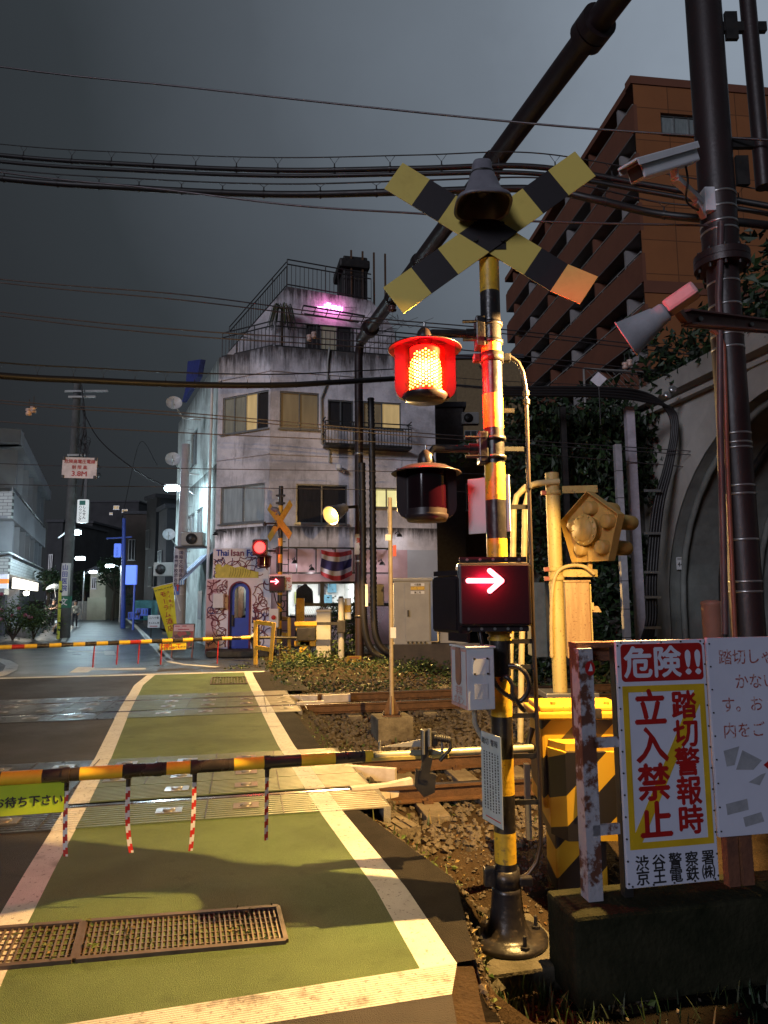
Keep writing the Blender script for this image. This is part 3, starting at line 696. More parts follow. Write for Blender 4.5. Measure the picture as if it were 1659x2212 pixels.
# neon scribble
ne = MB(); n0 = Vector((*PP.loc(*Z2(978, 308)), 0.08)); n1 = Vector((*PP.loc(*Z2(1132, 336)), 0.08)); M_NEON = emit('neon_tube', (1.0, 0.30, 0.82), 8.0)
random.seed(3); dx = (n1-n0)/11
for i in range(10):
    b0 = n0+dx*i; hh = random.uniform(0.12, 0.30)
    sh = random.choice([[(0, 0), (0, 1), (.7, 1), (.7, .5), (0, .5)], [(0, 0), (0, 1), (.7, 0), (.7, 1)], [(.7, 0), (0, 0), (0, 1), (.7, 1)], [(0, 1), (.7, 1), (.35, 0)], [(0, 0), (.7, 0)]])
    ne.tube([PP.M @ (b0+Vector((x*0.20, (y-0.5)*hh, 0))) for x, y in sh], 0.022, M_NEON, 6)
ne.build('neon_sign', tb_)
nm = n0.lerp(n1, 0.5); lamp('neon_light', 'AREA', PP.M @ (nm+Vector((0, 0, 0.30))), (1.0, 0.22, 0.62), 7, 0.9, tb_, PP.M @ nm)
window(PA, wA3, tb_, [G_CURT, G_CURT, G_WARM, G_DARK]); window(PA, wA2, tb_, [G_BLUE, G_BLUE])
window(PB, wB3[0], tb_, [G_WARM2, G_WARM2]); window(PB, wB3[1], tb_, [G_DARK, G_DARK]); window(PB, wB3[2], tb_, [G_WARM2, G_WARM])
window(PB, wB2[0], tb_, [G_DARK, G_DARK]); window(PB, wB2[1], tb_, [G_LIT, G_LIT])
for h in sw: window(PS, h, tb_, [G_FROST, G_FROST])
b0, b1 = PB.loc(*Z2(1012, 1150)), PB.loc(*Z2(1515, 1170))
bl = railing(PB, (b0[0], b0[1]), (b1[0], b0[1]), PB.loc(*Z2(1012, 1012))[1]-b0[1], 'window_balcony', tb_, z=0.55, step=0.11)
bs = MB(); bs.box(((b0[0]+b1[0])/2, b0[1], 0.28), (b1[0]-b0[0], 0.05, 0.56), M_DARK, PB.M)
for x in (b0[0], b1[0]):
    for k in (0.45, 0.95): bs.beam(PB.W(x, b0[1]+k, 0), PB.W(x, b0[1]+k, 0.55), 0.03, 0.03, M_DARK)
bs.build('balcony_floor', bl)
# pipes down the fronts
pi = MB()
pi.tube([PA.W(PA.loc(*Z2(355, 735))[0]+0.12, ZP-1.0, 0.12), PA.W(PA.loc(*Z2(355, 735))[0]+0.12, 0.1, 0.12)], 0.055, M_WHITE, 8); pi.build('drainpipe', tb_)
pi = MB(); q = [PB.loc(*Z2(*k)) for k in ((1050, 560), (1040, 640), (1038, 760), (1000, 860), (1005, 1130), (1050, 1165), (1050, 1240))]
pi.tube([PB.W(x, y, 0.06) for x, y in q], 0.035, M_GREY, 6); pi.build('drainpipe', tb_)
# shop interior: floor, walls, lamps, shelves
h = wB1[0]; xm = (h[0]+h[1])/2; wd = h[1]-h[0]+0.6; M_IN = mat('shop_wall', (0.72, 0.74, 0.72), 0.8, var=0.1)
it = MB(); D = 3.6
it.add([(h[0]-.3, 0, -.2), (h[1]+.3, 0, -.2), (h[1]+.3, 3.0, -.2), (h[0]-.3, 3.0, -.2), (h[0]-.3, 0, -D), (h[1]+.3, 0, -D), (h[1]+.3, 3.0, -D), (h[0]-.3, 3.0, -D)], [(4, 5, 6, 7), (0, 4, 7, 3), (1, 2, 6, 5), (0, 1, 5, 4), (3, 7, 6, 2)], M_IN, False, PB.M)
for i in range(9):
    it.box((h[0]+0.15+random.random()*(wd-0.9), 1.0+random.random()*1.2, -D+0.1), (random.uniform(.15, .5), random.uniform(.1, .5), 0.08), mat('shop_thing%d' % (i % 4), random.choice([(0.1, 0.25, 0.35), (0.35, 0.2, 0.08), (0.05, 0.05, 0.06), (0.3, 0.32, 0.1), (0.12, 0.12, 0.14)]), 0.6), PB.M)
it.box((xm, 2.35, -D+0.15), (wd-0.3, 0.06, 0.3), mat('shelf_wood', (0.25, 0.15, 0.07), 0.6), PB.M); it.box((xm+0.3, 0.55, -D+0.7), (wd-1.0, 1.1, 0.5), M_GREY, PB.M)
it.build('shop_interior', tb_)
li = MB(); M_LAMPW = emit('shop_lamp', (1.0, 0.96, 0.88), 9.0)
for x in (0.22, 0.5, 0.8): li.box((h[0]+(h[1]-h[0])*x, 2.82, -1.5), (0.5, 0.05, 1.4), M_LAMPW, PB.M)
li.build('ceiling_lamp', tb_)
lamp('shop_light', 'AREA', PB.W(xm, 2.7, -1.6), (0.95, 0.98, 1.0), 120, 2.0, tb_, PB.W(xm, 0, -1.4))
f = MB(); fb = M_BLK
xd = PB.loc(*Z4(806, 700))[0]
for a, b, c, d in ((h[0], h[0]+.06, h[2], h[3]), (h[1]-.06, h[1], h[2], h[3]), (xd-.07, xd+.07, h[2], h[3])): f.box(((a+b)/2, (c+d)/2, -.05), (b-a, d-c, .1), fb, PB.M)
f.box((xm, h[3]-.04, -.05), (h[1]-h[0]-.12, .08, .1), fb, PB.M); f.box((xm, h[2]+.04, -.05), (h[1]-h[0]-.12, .08, .1), fb, PB.M)
fo = f.build('shop_window', tb_); g = MB(); g.add([(h[0], h[2], -.06), (h[1], h[2], -.06), (h[1], h[3], -.06), (h[0], h[3], -.06)], [(0, 1, 2, 3)], glass('shop_glass', (0.02, 0.02, 0.02), 0.10), False, PB.M); g.build('pane', fo)
# black trellis frame in front of the pink wall
tf = MB(); y0_, y1_ = PB.loc(*Z4(700, 398))[1], PB.loc(*Z4(700, 40))[1]; x0_, x1_ = 0.25, PB.loc(*Z3(1370, 700))[0]
for y in (y0_, y1_): tf.beam(PB.W(x0_, y, .45), PB.W(x1_, y, .45), .05, .05, M_DARK)
for i in range(7): x = x0_+(x1_-x0_)*i/6; tf.beam(PB.W(x, y0_, .45), PB.W(x, y1_, .45), .04, .04, M_DARK); tf.beam(PB.W(x, y1_, 0), PB.W(x, y1_, .45), .04, .04, M_DARK)
tf.build('sign_frame', tb_)
# mural: porch box in front, with its squiggles, and the name board above it
PM = Plane(G(443, 1413.5), R(-2.0)); WM = PM.loc(584, 1405)[0]; ym = PM.loc(500, 1250)[1]
M_MUR = mat('mural_white', (0.78, 0.75, 0.82), 0.75, var=0.12, scale=1.5)
pm = MB(); dr_ = rect(PM, 335, 815, 470, 1282, Z3); dw = (dr_[1]-dr_[0]); dc = (dr_[0]+dr_[1])/2; dtop = dr_[3]; dbot = 0.17
# wall with an arched opening
ar = [(dc+dw/2*math.cos(t), dtop-dw/2+dw/2*math.sin(t)) for t in [math.pi*i/14 for i in range(15)]]
pm.add([(0, 0, 0), (dr_[0], 0, 0), (dr_[0], ym, 0), (0, ym, 0)], [(0, 1, 2, 3)], M_MUR, False, PM.M)
pm.add([(dr_[1], 0, 0), (WM, 0, 0), (WM, ym, 0), (dr_[1], ym, 0)], [(0, 1, 2, 3)], M_MUR, False, PM.M)
for (xa, ya), (xb_, yb_) in zip(ar, ar[1:]): pm.add([(xa, ya, 0), (xa, ym, 0), (xb_, ym, 0), (xb_, yb_, 0)], [(0, 1, 2, 3)], M_MUR, False, PM.M)
pm.add([(0, 0, 0), (0, ym, 0), (0, ym, -2.2), (0, 0, -2.2)], [(0, 1, 2, 3)], M_WS, False, PM.M)
pm.add([(WM, 0, 0), (WM, ym, 0), (WM, ym, -2.2), (WM, 0, -2.2)], [(0, 1, 2, 3)], M_PINK, False, PM.M)
pm.add([(0, ym, 0), (WM, ym, 0), (WM, ym, -2.2), (0, ym, -2.2)], [(0, 1, 2, 3)], M_MUR, False, PM.M)
pm.box((0.16, ym/2, 0.006), (0.32, ym-0.04, 0.012), M_PINK, PM.M)
mb_top = rect(PM, 228, 596, 590, 790, Z3)
PM2 = Plane(PM.W(0, 0, -0.10), R(-2.0)); x0m, x1m, y0m, y1m = rect(PM2, 230, 596, 592, 792, Z3)
pm.box(((x0m+x1m)/2, (ym+y1m)/2, -0.12), (x1m-x0m, y1m-ym, 0.24), M_MUR, PM2.M)
M_SQ = [mat('squiggle_blue', (0.035, 0.035, 0.16), 0.7), mat('squiggle_red', (0.17, 0.03, 0.05), 0.7)]
random.seed(11)
def squig(P, x0, x1, y0, y1, n, z, avoid=None):
    for k in range(n):
        x, y = random.uniform(x0, x1), random.uniform(y0, y1); a = random.uniform(0, 6.28); c = random.choice([-1, 1])*random.uniform(2, 7); pts = []; m = M_SQ[0 if random.random() < 0.5 else 1]
        for i in range(random.randint(30, 85)):
            if random.random() < 0.07: c = random.choice([-1, 1])*random.uniform(2, 11)
            a += c*0.035; nx_, ny_ = x+math.cos(a)*0.035, y+math.sin(a)*0.035
            if not (x0 < nx_ < x1 and y0 < ny_ < y1) or (avoid and avoid(nx_, ny_)): a += 2.4; continue
            x, y = nx_, ny_; pts.append((x, y))
        vs = []
        for i, p in enumerate(pts):
            q = pts[min(i+1, len(pts)-1)]; r = pts[max(i-1, 0)]; d = Vector((q[0]-r[0], q[1]-r[1])); 
            if d.length < 1e-6: d = Vector((1, 0))
            d.normalize(); vs += [(p[0]-d.y*.013, p[1]+d.x*.013, z+k*.0002), (p[0]+d.y*.013, p[1]-d.x*.013, z+k*.0002)]
        if len(pts) > 3: pm.add(vs, [(2*i, 2*i+1, 2*i+3, 2*i+2) for i in range(len(pts)-1)], m, False, P.M)
squig(PM, 0.02, WM-.02, 0.2, ym-.03, 40, 0.014, lambda x, y: dr_[0]-.07 < x < dr_[1]+.07 and y < dtop+.07)
yt = PM2.loc(*Z3(400, 650))[1]
squig(PM2, x0m+.02, x1m-.02, ym+.02, yt, 14, 0.003)
# reclining yellow figure
M_FIG = mat('mural_yellow', (0.62, 0.55, 0.10), 0.7); bx_ = lambda u, v: PM2.loc(*Z6(u, v))
fig = [bx_(*q) for q in ((822, 250), (815, 205), (840, 190), (822, 150), (824, 95), (850, 66), (890, 72), (915, 110), (930, 95), (965, 70), (1020, 90), (1080, 115), (1160, 100), (1230, 130), (1290, 155), (1385, 170), (1388, 250))]
pm.prism(fig, 0.006, 0.016, M_FIG, PM2.M)
for i in range(9):
    x = bx_(1010+i*32, 0)[0]; ya, yb2 = bx_(0, 245)[1], bx_(0, 125+i*4)[1]
    pm.tube([PM2.W(x+0.05*math.sin(t*2.2), ya+(yb2-ya)*t, 0.018) for t in [0, .25, .5, .75, 1]], 0.007, mat('mural_line', (0.20, 0.20, 0.02), 0.7), 4)
pm.build('mural_porch', tb_)
nb = MB(); M_TB, M_TR = mat('letter_blue', (0.02, 0.05, 0.35), 0.6), mat('letter_red', (0.22, 0.05, 0.10), 0.6)
for s_, u0, u1, m in (('Thai', 252, 332, M_TB), ('Isan', 345, 432, M_TR), ('Food', 448, 556, M_TB)):
    x0, y0 = PM2.loc(*Z3(u0, 645)); x1, _ = PM2.loc(*Z3(u1, 645)); hgt = PM2.loc(*Z3(u0, 603))[1]-y0
    _, _, w_ = text_mesh(s_); sz = hgt/0.73
    nb.text(s_, PM2.M @ Matrix.Translation((x0, y0+0.35*sz, 0.008)), sz, m, 'L', 0.03, (x1-x0)/(w_*sz), h=0.004)
nb.build('name_lettering', tb_)
dd = MB(); M_DOOR = mat('blue_door', (0.035, 0.07, 0.42), 0.4, var=0.1)
wtop = [(dc+dw*0.27*math.cos(t), dtop-dw*0.48+dw*0.27*math.sin(t)) for t in [math.pi*i/12 for i in range(13)]]; wbot = PM.loc(*Z3(400, 1050))[1]
out_ = [(dr_[1], dbot)]+ar+[(dr_[0], dbot)]
hole = wtop+[(dc-dw*0.27, wbot), (dc+dw*0.27, wbot)]
# leaf as a ring round the window: strips between outline and hole
dd.add([(dr_[0], dbot, -.06), (dr_[1], dbot, -.06), (dr_[1], wbot, -.06), (dr_[0], wbot, -.06)], [(0, 1, 2, 3)], M_DOOR, False, PM.M)
for s_ in (1, -1): dd.add([(dc+s_*dw*.27, wbot, -.06), (dc+s_*dw/2, wbot, -.06), (dc+s_*dw/2, dtop-dw/2, -.06), (dc+s_*dw*.27, dtop-dw*.48, -.06)], [(0, 1, 2, 3)], M_DOOR, False, PM.M)
n_ = 12
for i in range(n_):
    f0, f1 = math.pi*i/n_, math.pi*(i+1)/n_
    P4 = [(dc+dw/2*math.cos(f0), dtop-dw/2+dw/2*math.sin(f0)), (dc+dw/2*math.cos(f1), dtop-dw/2+dw/2*math.sin(f1)), (dc+dw*.27*math.cos(f1), dtop-dw*.48+dw*.27*math.sin(f1)), (dc+dw*.27*math.cos(f0), dtop-dw*.48+dw*.27*math.sin(f0))]
    dd.add([(x, y, -.06) for x, y in P4], [(0, 1, 2, 3)], M_DOOR, False, PM.M)
    A = PM.W(*P4[0], .01); B = PM.W(*P4[1], .01); dd.beam(A, B, .05, .05, M_SQ[1])
for s_ in (1, -1): dd.beam(PM.W(dc+s_*dw/2, dbot, .01), PM.W(dc+s_*dw/2, dtop-dw/2, .01), .05, .05, M_SQ[1])
do = dd.build('door', tb_)
hd = MB(); hd.bbox((dr_[0]+.1, PM.loc(*Z3(0, 1070))[1], -.02), (.06, .35, .06), M_BLK, PM.M); hd.build('handle', do)
gl_ = MB(); gl_.add([(x, y, -.062) for x, y in hole], [list(range(len(hole)))], glass('door_glass', (0.02, 0.02, 0.02), 0.08), False, PM.M); gl_.build('pane', do)
pr = MB(); pr.add([(dr_[0]-.4, .17, -.9), (dr_[1]+.4, .17, -.9), (dr_[1]+.4, 2.6, -.9), (dr_[0]-.4, 2.6, -.9)], [(0, 1, 2, 3)], M_IN, False, PM.M)
pr.box((dc-.15, 1.6, -.8), (.18, 1.9, .06), mat('inner_post', (0.55, 0.36, 0.26), 0.6), PM.M); pr.build('entrance_hall', tb_)
lamp('hall_light', 'POINT', PM.W(dc+.1, 2.3, -.5), (0.85, 1.0, 0.92), 14, 0.15, tb_)
sp_ = MB(); sp_.bbox((WM/2+.25, 0.09, .55), (WM-.2, .16, 1.1), M_DCONC, PM.M, .02); sp_.build('door_step', tb_)
bxm = MB(); q = rect(PM, 242, 890, 312, 985, Z3); bxm.bbox(((q[0]+q[1])/2, (q[2]+q[3])/2, .12), (q[1]-q[0], q[3]-q[2], .22), M_WHITE, PM.M, .02); bxm.build('meter_box', tb_)
# striped awning and small fixtures on the street side
aws = MB(); M_BST = mat('awning_blue', (0.12, 0.20, 0.42), 0.7); M_WST = mat('awning_white', (0.62, 0.64, 0.66), 0.7)
ax = PS.loc(*Z6(600, 100))[0]; az = 2.55
for i in range(10):
    x = LS-2.9+i*0.28
    aws.add([(x, 3.35, .02), (x+.28, 3.35, .02), (x+.28, 2.35, 1.0), (x, 2.35, 1.0)], [(0, 1, 2, 3)], M_BST if i % 2 else M_WST, False, PS.M)
    aws.add([(x, 2.35, 1.0), (x+.28, 2.35, 1.0), (x+.28, 2.2, 1.0), (x, 2.2, 1.0)], [(0, 1, 2, 3)], M_BST if i % 2 else M_WST, False, PS.M)
aws.build('awning', tb_)
for i in range(2):
    sg = MB(); x = LS-3.2+i*1.6; sg.add([(x, 0.9, .02), (x+.9, 0.9, .02), (x+.9, 2.0, .02), (x, 2.0, .02)], [(0, 1, 2, 3)], G_BLUE, False, PS.M); sg.build('shop_side_window', tb_)
# ------------------------------------------------------------------ apartment block on the left of the side street
def ZL(x, y): return (x*.2358, 877.8+y*.2358)
M_APT = mat('apartment_white', (0.30, 0.30, 0.33), 0.7, 0, scale=1.2, col2=(0.38, 0.38, 0.40), spec=0.3)
M_APTD = mat('apartment_dark', (0.05, 0.05, 0.06), 0.7)
def tile_mat(name, col, mort, sx_=0.45, sy_=0.16):
    m, n, l, b = newmat(name); co = n.new('ShaderNodeUVMap'); co = n.new('ShaderNodeTexCoord')
    br = n.new('ShaderNodeTexBrick'); br.inputs['Scale'].default_value = 1; br.inputs['Brick Width'].default_value = sx_; br.inputs['Row Height'].default_value = sy_; br.inputs['Mortar Size'].default_value = 0.012
    br.inputs['Color1'].default_value = (*col, 1); br.inputs['Color2'].default_value = (*[c*0.85 for c in col], 1); br.inputs['Mortar'].default_value = (*mort, 1)
    mp = n.new('ShaderNodeMapping'); mp.inputs['Rotation'].default_value = (R(90), 0, 0)
    l.new(co.outputs['Object'], mp.inputs[0]); l.new(mp.outputs[0], br.inputs[0]); l.new(br.outputs[0], b.inputs['Base Color']); b.inputs['Roughness'].default_value = 0.4
    return m
M_TILE = tile_mat('white_tile', (0.55, 0.58, 0.56), (0.10, 0.10, 0.10))
SD = Vector((-math.sin(R(22.3)), math.cos(R(22.3)), 0))        # along the side street
# near end corner of the balconies, and their face running down the street
cA = at(28, 1090, 33.0); cA.z = 0; angL = math.atan2(SD.y, SD.x)
PL_ = Plane(cA, angL)                                           # x away from us along the street, normal towards the street
PE = Plane(cA, R(-2.0))                                         # end face, x to the right (negative = into the block)
LL = PL_.loc(99, 1150)[0]
zz = lambda u, v: PE.loc(u, v)[1]
z3t, z3b = zz(28, 1062), zz(28, 1120)                           # third-floor parapet
z2t, z2b = zz(22, 1204), zz(22, 1240)
zr = zz(22, 1085-1)+3.0
ap = thing('apartment_block', 'white apartment block with tiled balconies and a lit shop, left of the side street', 'building', cA)
b = MB()
b.box((LL/2, (z3t+z3b)/2, -.08), (LL, z3t-z3b, .16), M_APT, PL_.M)                      # balcony parapets
b.box((LL/2, z3b+.06, -.9), (LL, .14, 1.5), M_APT, PL_.M); b.build('upper_balcony', ap)
b = MB(); b.box((-4.0, (z3t+z3b)/2, -.0), (8.0, z3t-z3b, .16), M_TILE, PE.M); b.build('tiled_parapet', ap)
b = MB(); b.tube([PE.W(-8, z3t+.22, -.05), PE.W(-.1, z3t+.22, -.05), PL_.W(.1, z3t+.22, -.05), PL_.W(LL, z3t+.22, -.05)], .05, M_GALV, 6)
for i in range(9): b.cyl(PL_.W(LL*i/8, z3t, -.05), PL_.W(LL*i/8, z3t+.22, -.05), .03, M_GALV, n=6)
b.build('handrail', ap)
ro = zz(26, 1030); r1 = z3t+2.35
b = MB(); b.box((LL/2, r1+.35, -.4), (LL+.6, .7, 1.2), M_APT, PL_.M); b.box((-4.0, r1+.35, -.2), (8.2, .7, .5), M_APT, PE.M)
b.box((LL/2-2, r1+1.3, -3.2), (LL+4, 1.2, 3), M_APTD, PL_.M); b.box((LL/2-3, r1+2.6, -4.4), (LL, 1.6, 3), M_APTD, PL_.M); b.build('roof', ap)
b = MB()
for z0, z1 in ((z3b-2.55, z3b), (z3t-1.1, r1)): b.box((LL/2, (z0+z1)/2, -1.7), (LL, z1-z0, .2), M_APT, PL_.M)
b.box((-5, (z2t+r1)/2, -1.9), (7.9, r1-z2t, .2), M_APT, PE.M); b.build('wall', ap)
for i in range(7):
    x = LL*(i+.5)/7
    for z0, z1 in ((z2t, z3b), (z3b+.2, r1)):
        d = MB(); d.box((x, (z0+z1)/2, -.85), (.12, z1-z0, 1.5), M_APT, PL_.M); d.build('balcony_screen', ap)
for i in range(7):
    x = LL*(i+.2)/7
    for z0 in (z2t-.6, z3t-1.0): window(PL_, (x, x+1.3, z0, z0+1.9), ap, [G_DARK, G_FROST], z=-1.55, sill=False)
b = MB(); b.box((LL/2, (z2t+z2b)/2, -.08), (LL, z2t-z2b, .16), M_TILE, PL_.M); b.box((-4, (z2t+z2b)/2, 0), (8, z2t-z2b, .16), M_TILE, PE.M); b.box((LL/2, z2b+.05, -.9), (LL, .12, 1.6), M_APT, PL_.M)
b.tube([PE.W(-8, z2t+.25, -.05), PL_.W(0, z2t+.25, -.05), PL_.W(LL, z2t+.25, -.05)], .05, M_GALV, 6); b.build('lower_balcony', ap)
sb = zz(22, 1271); M_SHOPL = emit('shop_lightbox', (1.0, 0.93, 0.78), 2.6); M_ORG = emit('orange_sign', (0.75, 0.24, 0.04), 0.65); M_WSG = emit('white_sign', (0.62, 0.66, 0.78), 0.6)
b = MB(); b.box((LL*.42, (z2b+sb)/2-.05, .02), (LL*.66, (z2b-sb)*.78, .12), M_SHOPL, PL_.M); b.build('shop_lightbox', ap)
b = MB(); hh = z2b-sb
for k, m in enumerate((M_WSG, M_ORG, M_WSG)): b.box((-4, sb+hh*(k+.5)/3, .02), (8, hh/3, .1), m, PE.M)
b.build('shop_sign', ap)
b = MB(); b.box((LL/2, sb/2, -1.0), (LL, sb, .2), M_APTD, PL_.M); b.box((-4.3, sb/2, -.4), (8, sb, .2), M_APTD, PE.M); b.box((LL*.25, sb/2, -.3), (.5, sb, .5), M_APT, PL_.M); b.box((-2, sb-.15, .1), (4, .3, .4), M_GREY, PE.M); b.build('ground_floor', ap)
b = MB(); pL = at(57, 1281, 33.3); b.lathe([(0, .1), (.12, .06), (.14, 0), (.1, -.1), (0, -.13)], emit('entrance_lamp', (1, .93, .75), 12), Matrix.Translation(pL), 10); b.build('entrance_lamp', ap)
lamp('entrance_light', 'POINT', pL+Vector((.3, -.5, -.1)), (1, .9, .7), 45, .15, ap)
lamp('shop_front_light', 'AREA', PL_.W(LL*.4, (z2b+sb)/2, .5), (1, .93, .8), 160, 2.0, ap, PL_.W(LL*.4, 0, 6))
# hedge kerb and planted bed in front of it
kb = MB(); k0, k1, k2 = G(-20, 1358), G(65, 1378), G(101, 1350)
kb.beam(k0+Vector((0, 0, .2)), k1+Vector((0, 0, .2)), .35, .4, M_CONC); kb.beam(k1+Vector((0, 0, .2)), k2+Vector((0, 0, .2)), .35, .4, M_CONC)
kb.build('planter_kerb', label='low white concrete kerb round the flower bed', cat='kerb')
# two large flowering bushes
M_FLW = [mat('flower_pink', (0.30, 0.07, 0.11), 0.6), mat('flower_pale', (0.30, 0.15, 0.18), 0.6)]
for (u, v, Y, rx, rz, nf, lab) in ((30, 1330, 29.5, 1.5, .75, 8, 'large dark bush with pink flowers in the bed at the left edge'), (74, 1338, 30.0, .55, .45, 4, 'smaller reddish flowering bush at the corner of the bed')):
    c = at(u, v, Y); t = thing('flower_bush', lab, 'bush', (c.x, c.y, 0), 'flowering bushes in the bed')
    pts = [(c.x+random.gauss(0, rx*.5), c.y+random.gauss(0, .5), max(.1, c.z+random.gauss(0, rz*.5))) for _ in range(1700)]
    m_ = MB(); leaves(m_, pts, .11, M_LEAF); m_.build('foliage', t)
    m_ = MB()
    for _ in range(6): m_.tube([(c.x, c.y, 0), (c.x+random.gauss(0, rx*.4), c.y+random.gauss(0, .2), c.z)], .03, M_BARK, 5)
    m_.build('stem', t)
    for _ in range(nf):
        fl = MB(); p = Vector((c.x+random.gauss(0, rx*.45), c.y-.5-random.random()*.3, c.z+random.gauss(.1, rz*.45)))
        fl.lathe([(0, .0), (.09, .05), (.07, .11), (0, .09)], random.choice(M_FLW), Matrix.Translation(p) @ Matrix.Rotation(R(70), 4, 'X'), 7); fl.build('flower', t)

# ------------------------------------------------------------------ dark houses down the side street
def house(u0, u1, vt, Y, dep, m, lab, nm='house', wins=(), roof=None, ang=0.0, vb=None):
    a, c = at(u0, vt, Y), at(u1, vt, Y); z = a.z; t = thing(nm, lab, 'building', ((a.x+c.x)/2, Y, 0))
    P = Plane((a.x, Y, 0), ang); wd = (c.x-a.x)/max(.2, math.cos(ang)); w_ = MB(); w_.box((wd/2, z/2, -dep/2), (wd, z, dep), m, P.M); w_.build('wall', t)
    r_ = MB()
    if roof == 'gable': r_.prism([(-.3, z), (wd+.3, z), (wd/2, z+wd*.28)], -dep-.2, .25, M_APTD, P.M)
    else: r_.box((wd/2, z+.1, -dep/2), (wd+.3, .25, dep+.3), M_APTD, P.M)
    r_.build('roof', t)
    for (fx0, fx1, fy0, fy1, pm_) in wins: window(P, (wd*fx0, wd*fx1, z*fy0, z*fy1), t, [pm_, pm_], z=.05)
    return t
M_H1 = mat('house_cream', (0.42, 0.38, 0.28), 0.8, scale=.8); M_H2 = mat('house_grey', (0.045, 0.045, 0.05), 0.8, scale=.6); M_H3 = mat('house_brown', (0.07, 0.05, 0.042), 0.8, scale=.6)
house(196, 231, 1232, 58, 8, M_H1, 'small cream gabled house at the end of the side street', wins=[(.12, .42, .62, .85, G_DARK)], roof='gable', ang=R(-6))
gw = MB(); a, c = at(192, 1262, 56), at(232, 1262, 56); gw.box(((a.x+c.x)/2, 56, .9), (c.x-a.x, .3, 1.8), M_H1); gw.box((a.x-1.2, 57, .75), (2.4, .3, 1.5), M_CONC); gw.build('garden_wall', label='pale garden wall below the cream gabled house', cat='wall')
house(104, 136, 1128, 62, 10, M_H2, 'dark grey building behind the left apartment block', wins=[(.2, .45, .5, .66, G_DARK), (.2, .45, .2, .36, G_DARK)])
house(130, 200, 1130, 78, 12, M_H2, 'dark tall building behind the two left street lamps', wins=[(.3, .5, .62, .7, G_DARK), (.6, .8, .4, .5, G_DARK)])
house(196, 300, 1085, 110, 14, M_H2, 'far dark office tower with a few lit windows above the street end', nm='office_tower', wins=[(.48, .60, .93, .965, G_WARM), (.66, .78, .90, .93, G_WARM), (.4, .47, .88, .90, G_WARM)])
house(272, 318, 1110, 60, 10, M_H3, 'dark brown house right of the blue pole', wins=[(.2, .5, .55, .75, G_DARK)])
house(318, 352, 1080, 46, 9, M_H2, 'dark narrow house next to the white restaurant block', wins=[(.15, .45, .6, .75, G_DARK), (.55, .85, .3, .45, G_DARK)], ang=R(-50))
house(344, 382, 1105, 41, 5, M_H2, 'grey annex with meters behind the pink utility pole', wins=[(.2, .6, .45, .65, G_DARK)], ang=R(-60))
# trees down the street
def tree(u, v, Y, rx, rz, lab, n=1600, ls=.22, mats=None, nm='tree'):
    c = at(u, v, Y); t = thing(nm, lab, 'tree', (c.x, c.y, 0)); tr = MB()
    tr.tube([(c.x, c.y, 0), (c.x+.1, c.y, c.z*.6), (c.x, c.y, c.z)], [.16, .11, .04], M_BARK, 7)
    cl = [(c+Vector((random.gauss(0, rx*.5), random.gauss(0, rx*.5), random.gauss(0, rz*.5))), random.uniform(.3, .6)*rx) for _ in range(12)]
    for p, r in cl: tr.tube([(c.x, c.y, c.z*.65), p], [.05, .015], M_BARK, 5)
    tr.build('trunk', t); lf = MB(); pts = []
    for _ in range(n):
        p, r = random.choice(cl); d = Vector((random.gauss(0, 1), random.gauss(0, 1), random.gauss(0, 1))).normalized()*r*random.random()**.4; pts.append(p+d)
    leaves(lf, pts, ls, mats or M_IVY); lf.build('crown', t)
tree(104, 1252, 46, .9, 1.0, 'dark round tree between the left apartment block and the umbrella')
tree(246, 1240, 54, 1.0, 1.6, 'dark tree right of the cream gabled house under the street lamp')
tree(182, 1262, 60, .9, .8, 'low tree left of the cream gabled house')

# ------------------------------------------------------------------ orange apartment tower above the tunnel
M_ORT = mat('orange_tile', (0.31, 0.112, 0.036), 0.7, 0, scale=.5, col2=(0.25, 0.090, 0.030), bump=.1, bscale=60)
M_ORD = mat('balcony_brown', (0.18, 0.066, 0.036), 0.75, 0, scale=.6, col2=(0.14, 0.050, 0.028))
M_SOF = mat('balcony_white', (0.27, 0.25, 0.25), 0.8, scale=.8)
T0 = at(1366, 180, 26.0); zt = T0.z; T0.z = 0
PT1 = Plane(T0, R(7.0)); angB = math.atan2(-.995, .096); far = at(1095, 700, 44.0)
PT2 = Plane((far.x, far.y, 0), math.atan2(T0.y-far.y, T0.x-far.x)); LT = (Vector((far.x, far.y, 0))-T0).length
def tiles(m):
    n, l = m.node_tree.nodes, m.node_tree.links; b = n['Principled BSDF']; co = n.new('ShaderNodeTexCoord'); mp = n.new('ShaderNodeMapping'); mp.inputs['Rotation'].default_value = (R(90), 0, 0); l.new(co.outputs['Object'], mp.inputs[0])
    br = n.new('ShaderNodeTexBrick'); br.offset = 0; br.inputs['Scale'].default_value = 1; br.inputs['Brick Width'].default_value = 1.5; br.inputs['Row Height'].default_value = 1.45; br.inputs['Mortar Size'].default_value = .022; br.inputs['Color1'].default_value = (1, 1, 1, 1); br.inputs['Color2'].default_value = (.88, .88, .88, 1); br.inputs['Mortar'].default_value = (.45, .45, .45, 1); l.new(mp.outputs[0], br.inputs[0])
    src = b.inputs['Base Color'].links[0].from_socket; mu = n.new('ShaderNodeMix'); mu.data_type = 'RGBA'; mu.blend_type = 'MULTIPLY'; mu.inputs[0].default_value = 1; l.new(src, mu.inputs[6]); l.new(br.outputs[0], mu.inputs[7]); l.new(mu.outputs[2], b.inputs['Base Color'])
tiles(M_ORT)
tw = thing('apartment_tower', 'tall orange brown apartment tower with stacked balconies rising behind the tunnel', 'building', T0)
w1 = rect(PT1, 1428, 247, 1523, 293); w2 = rect(PT1, 1500, 600, 1560, 650)
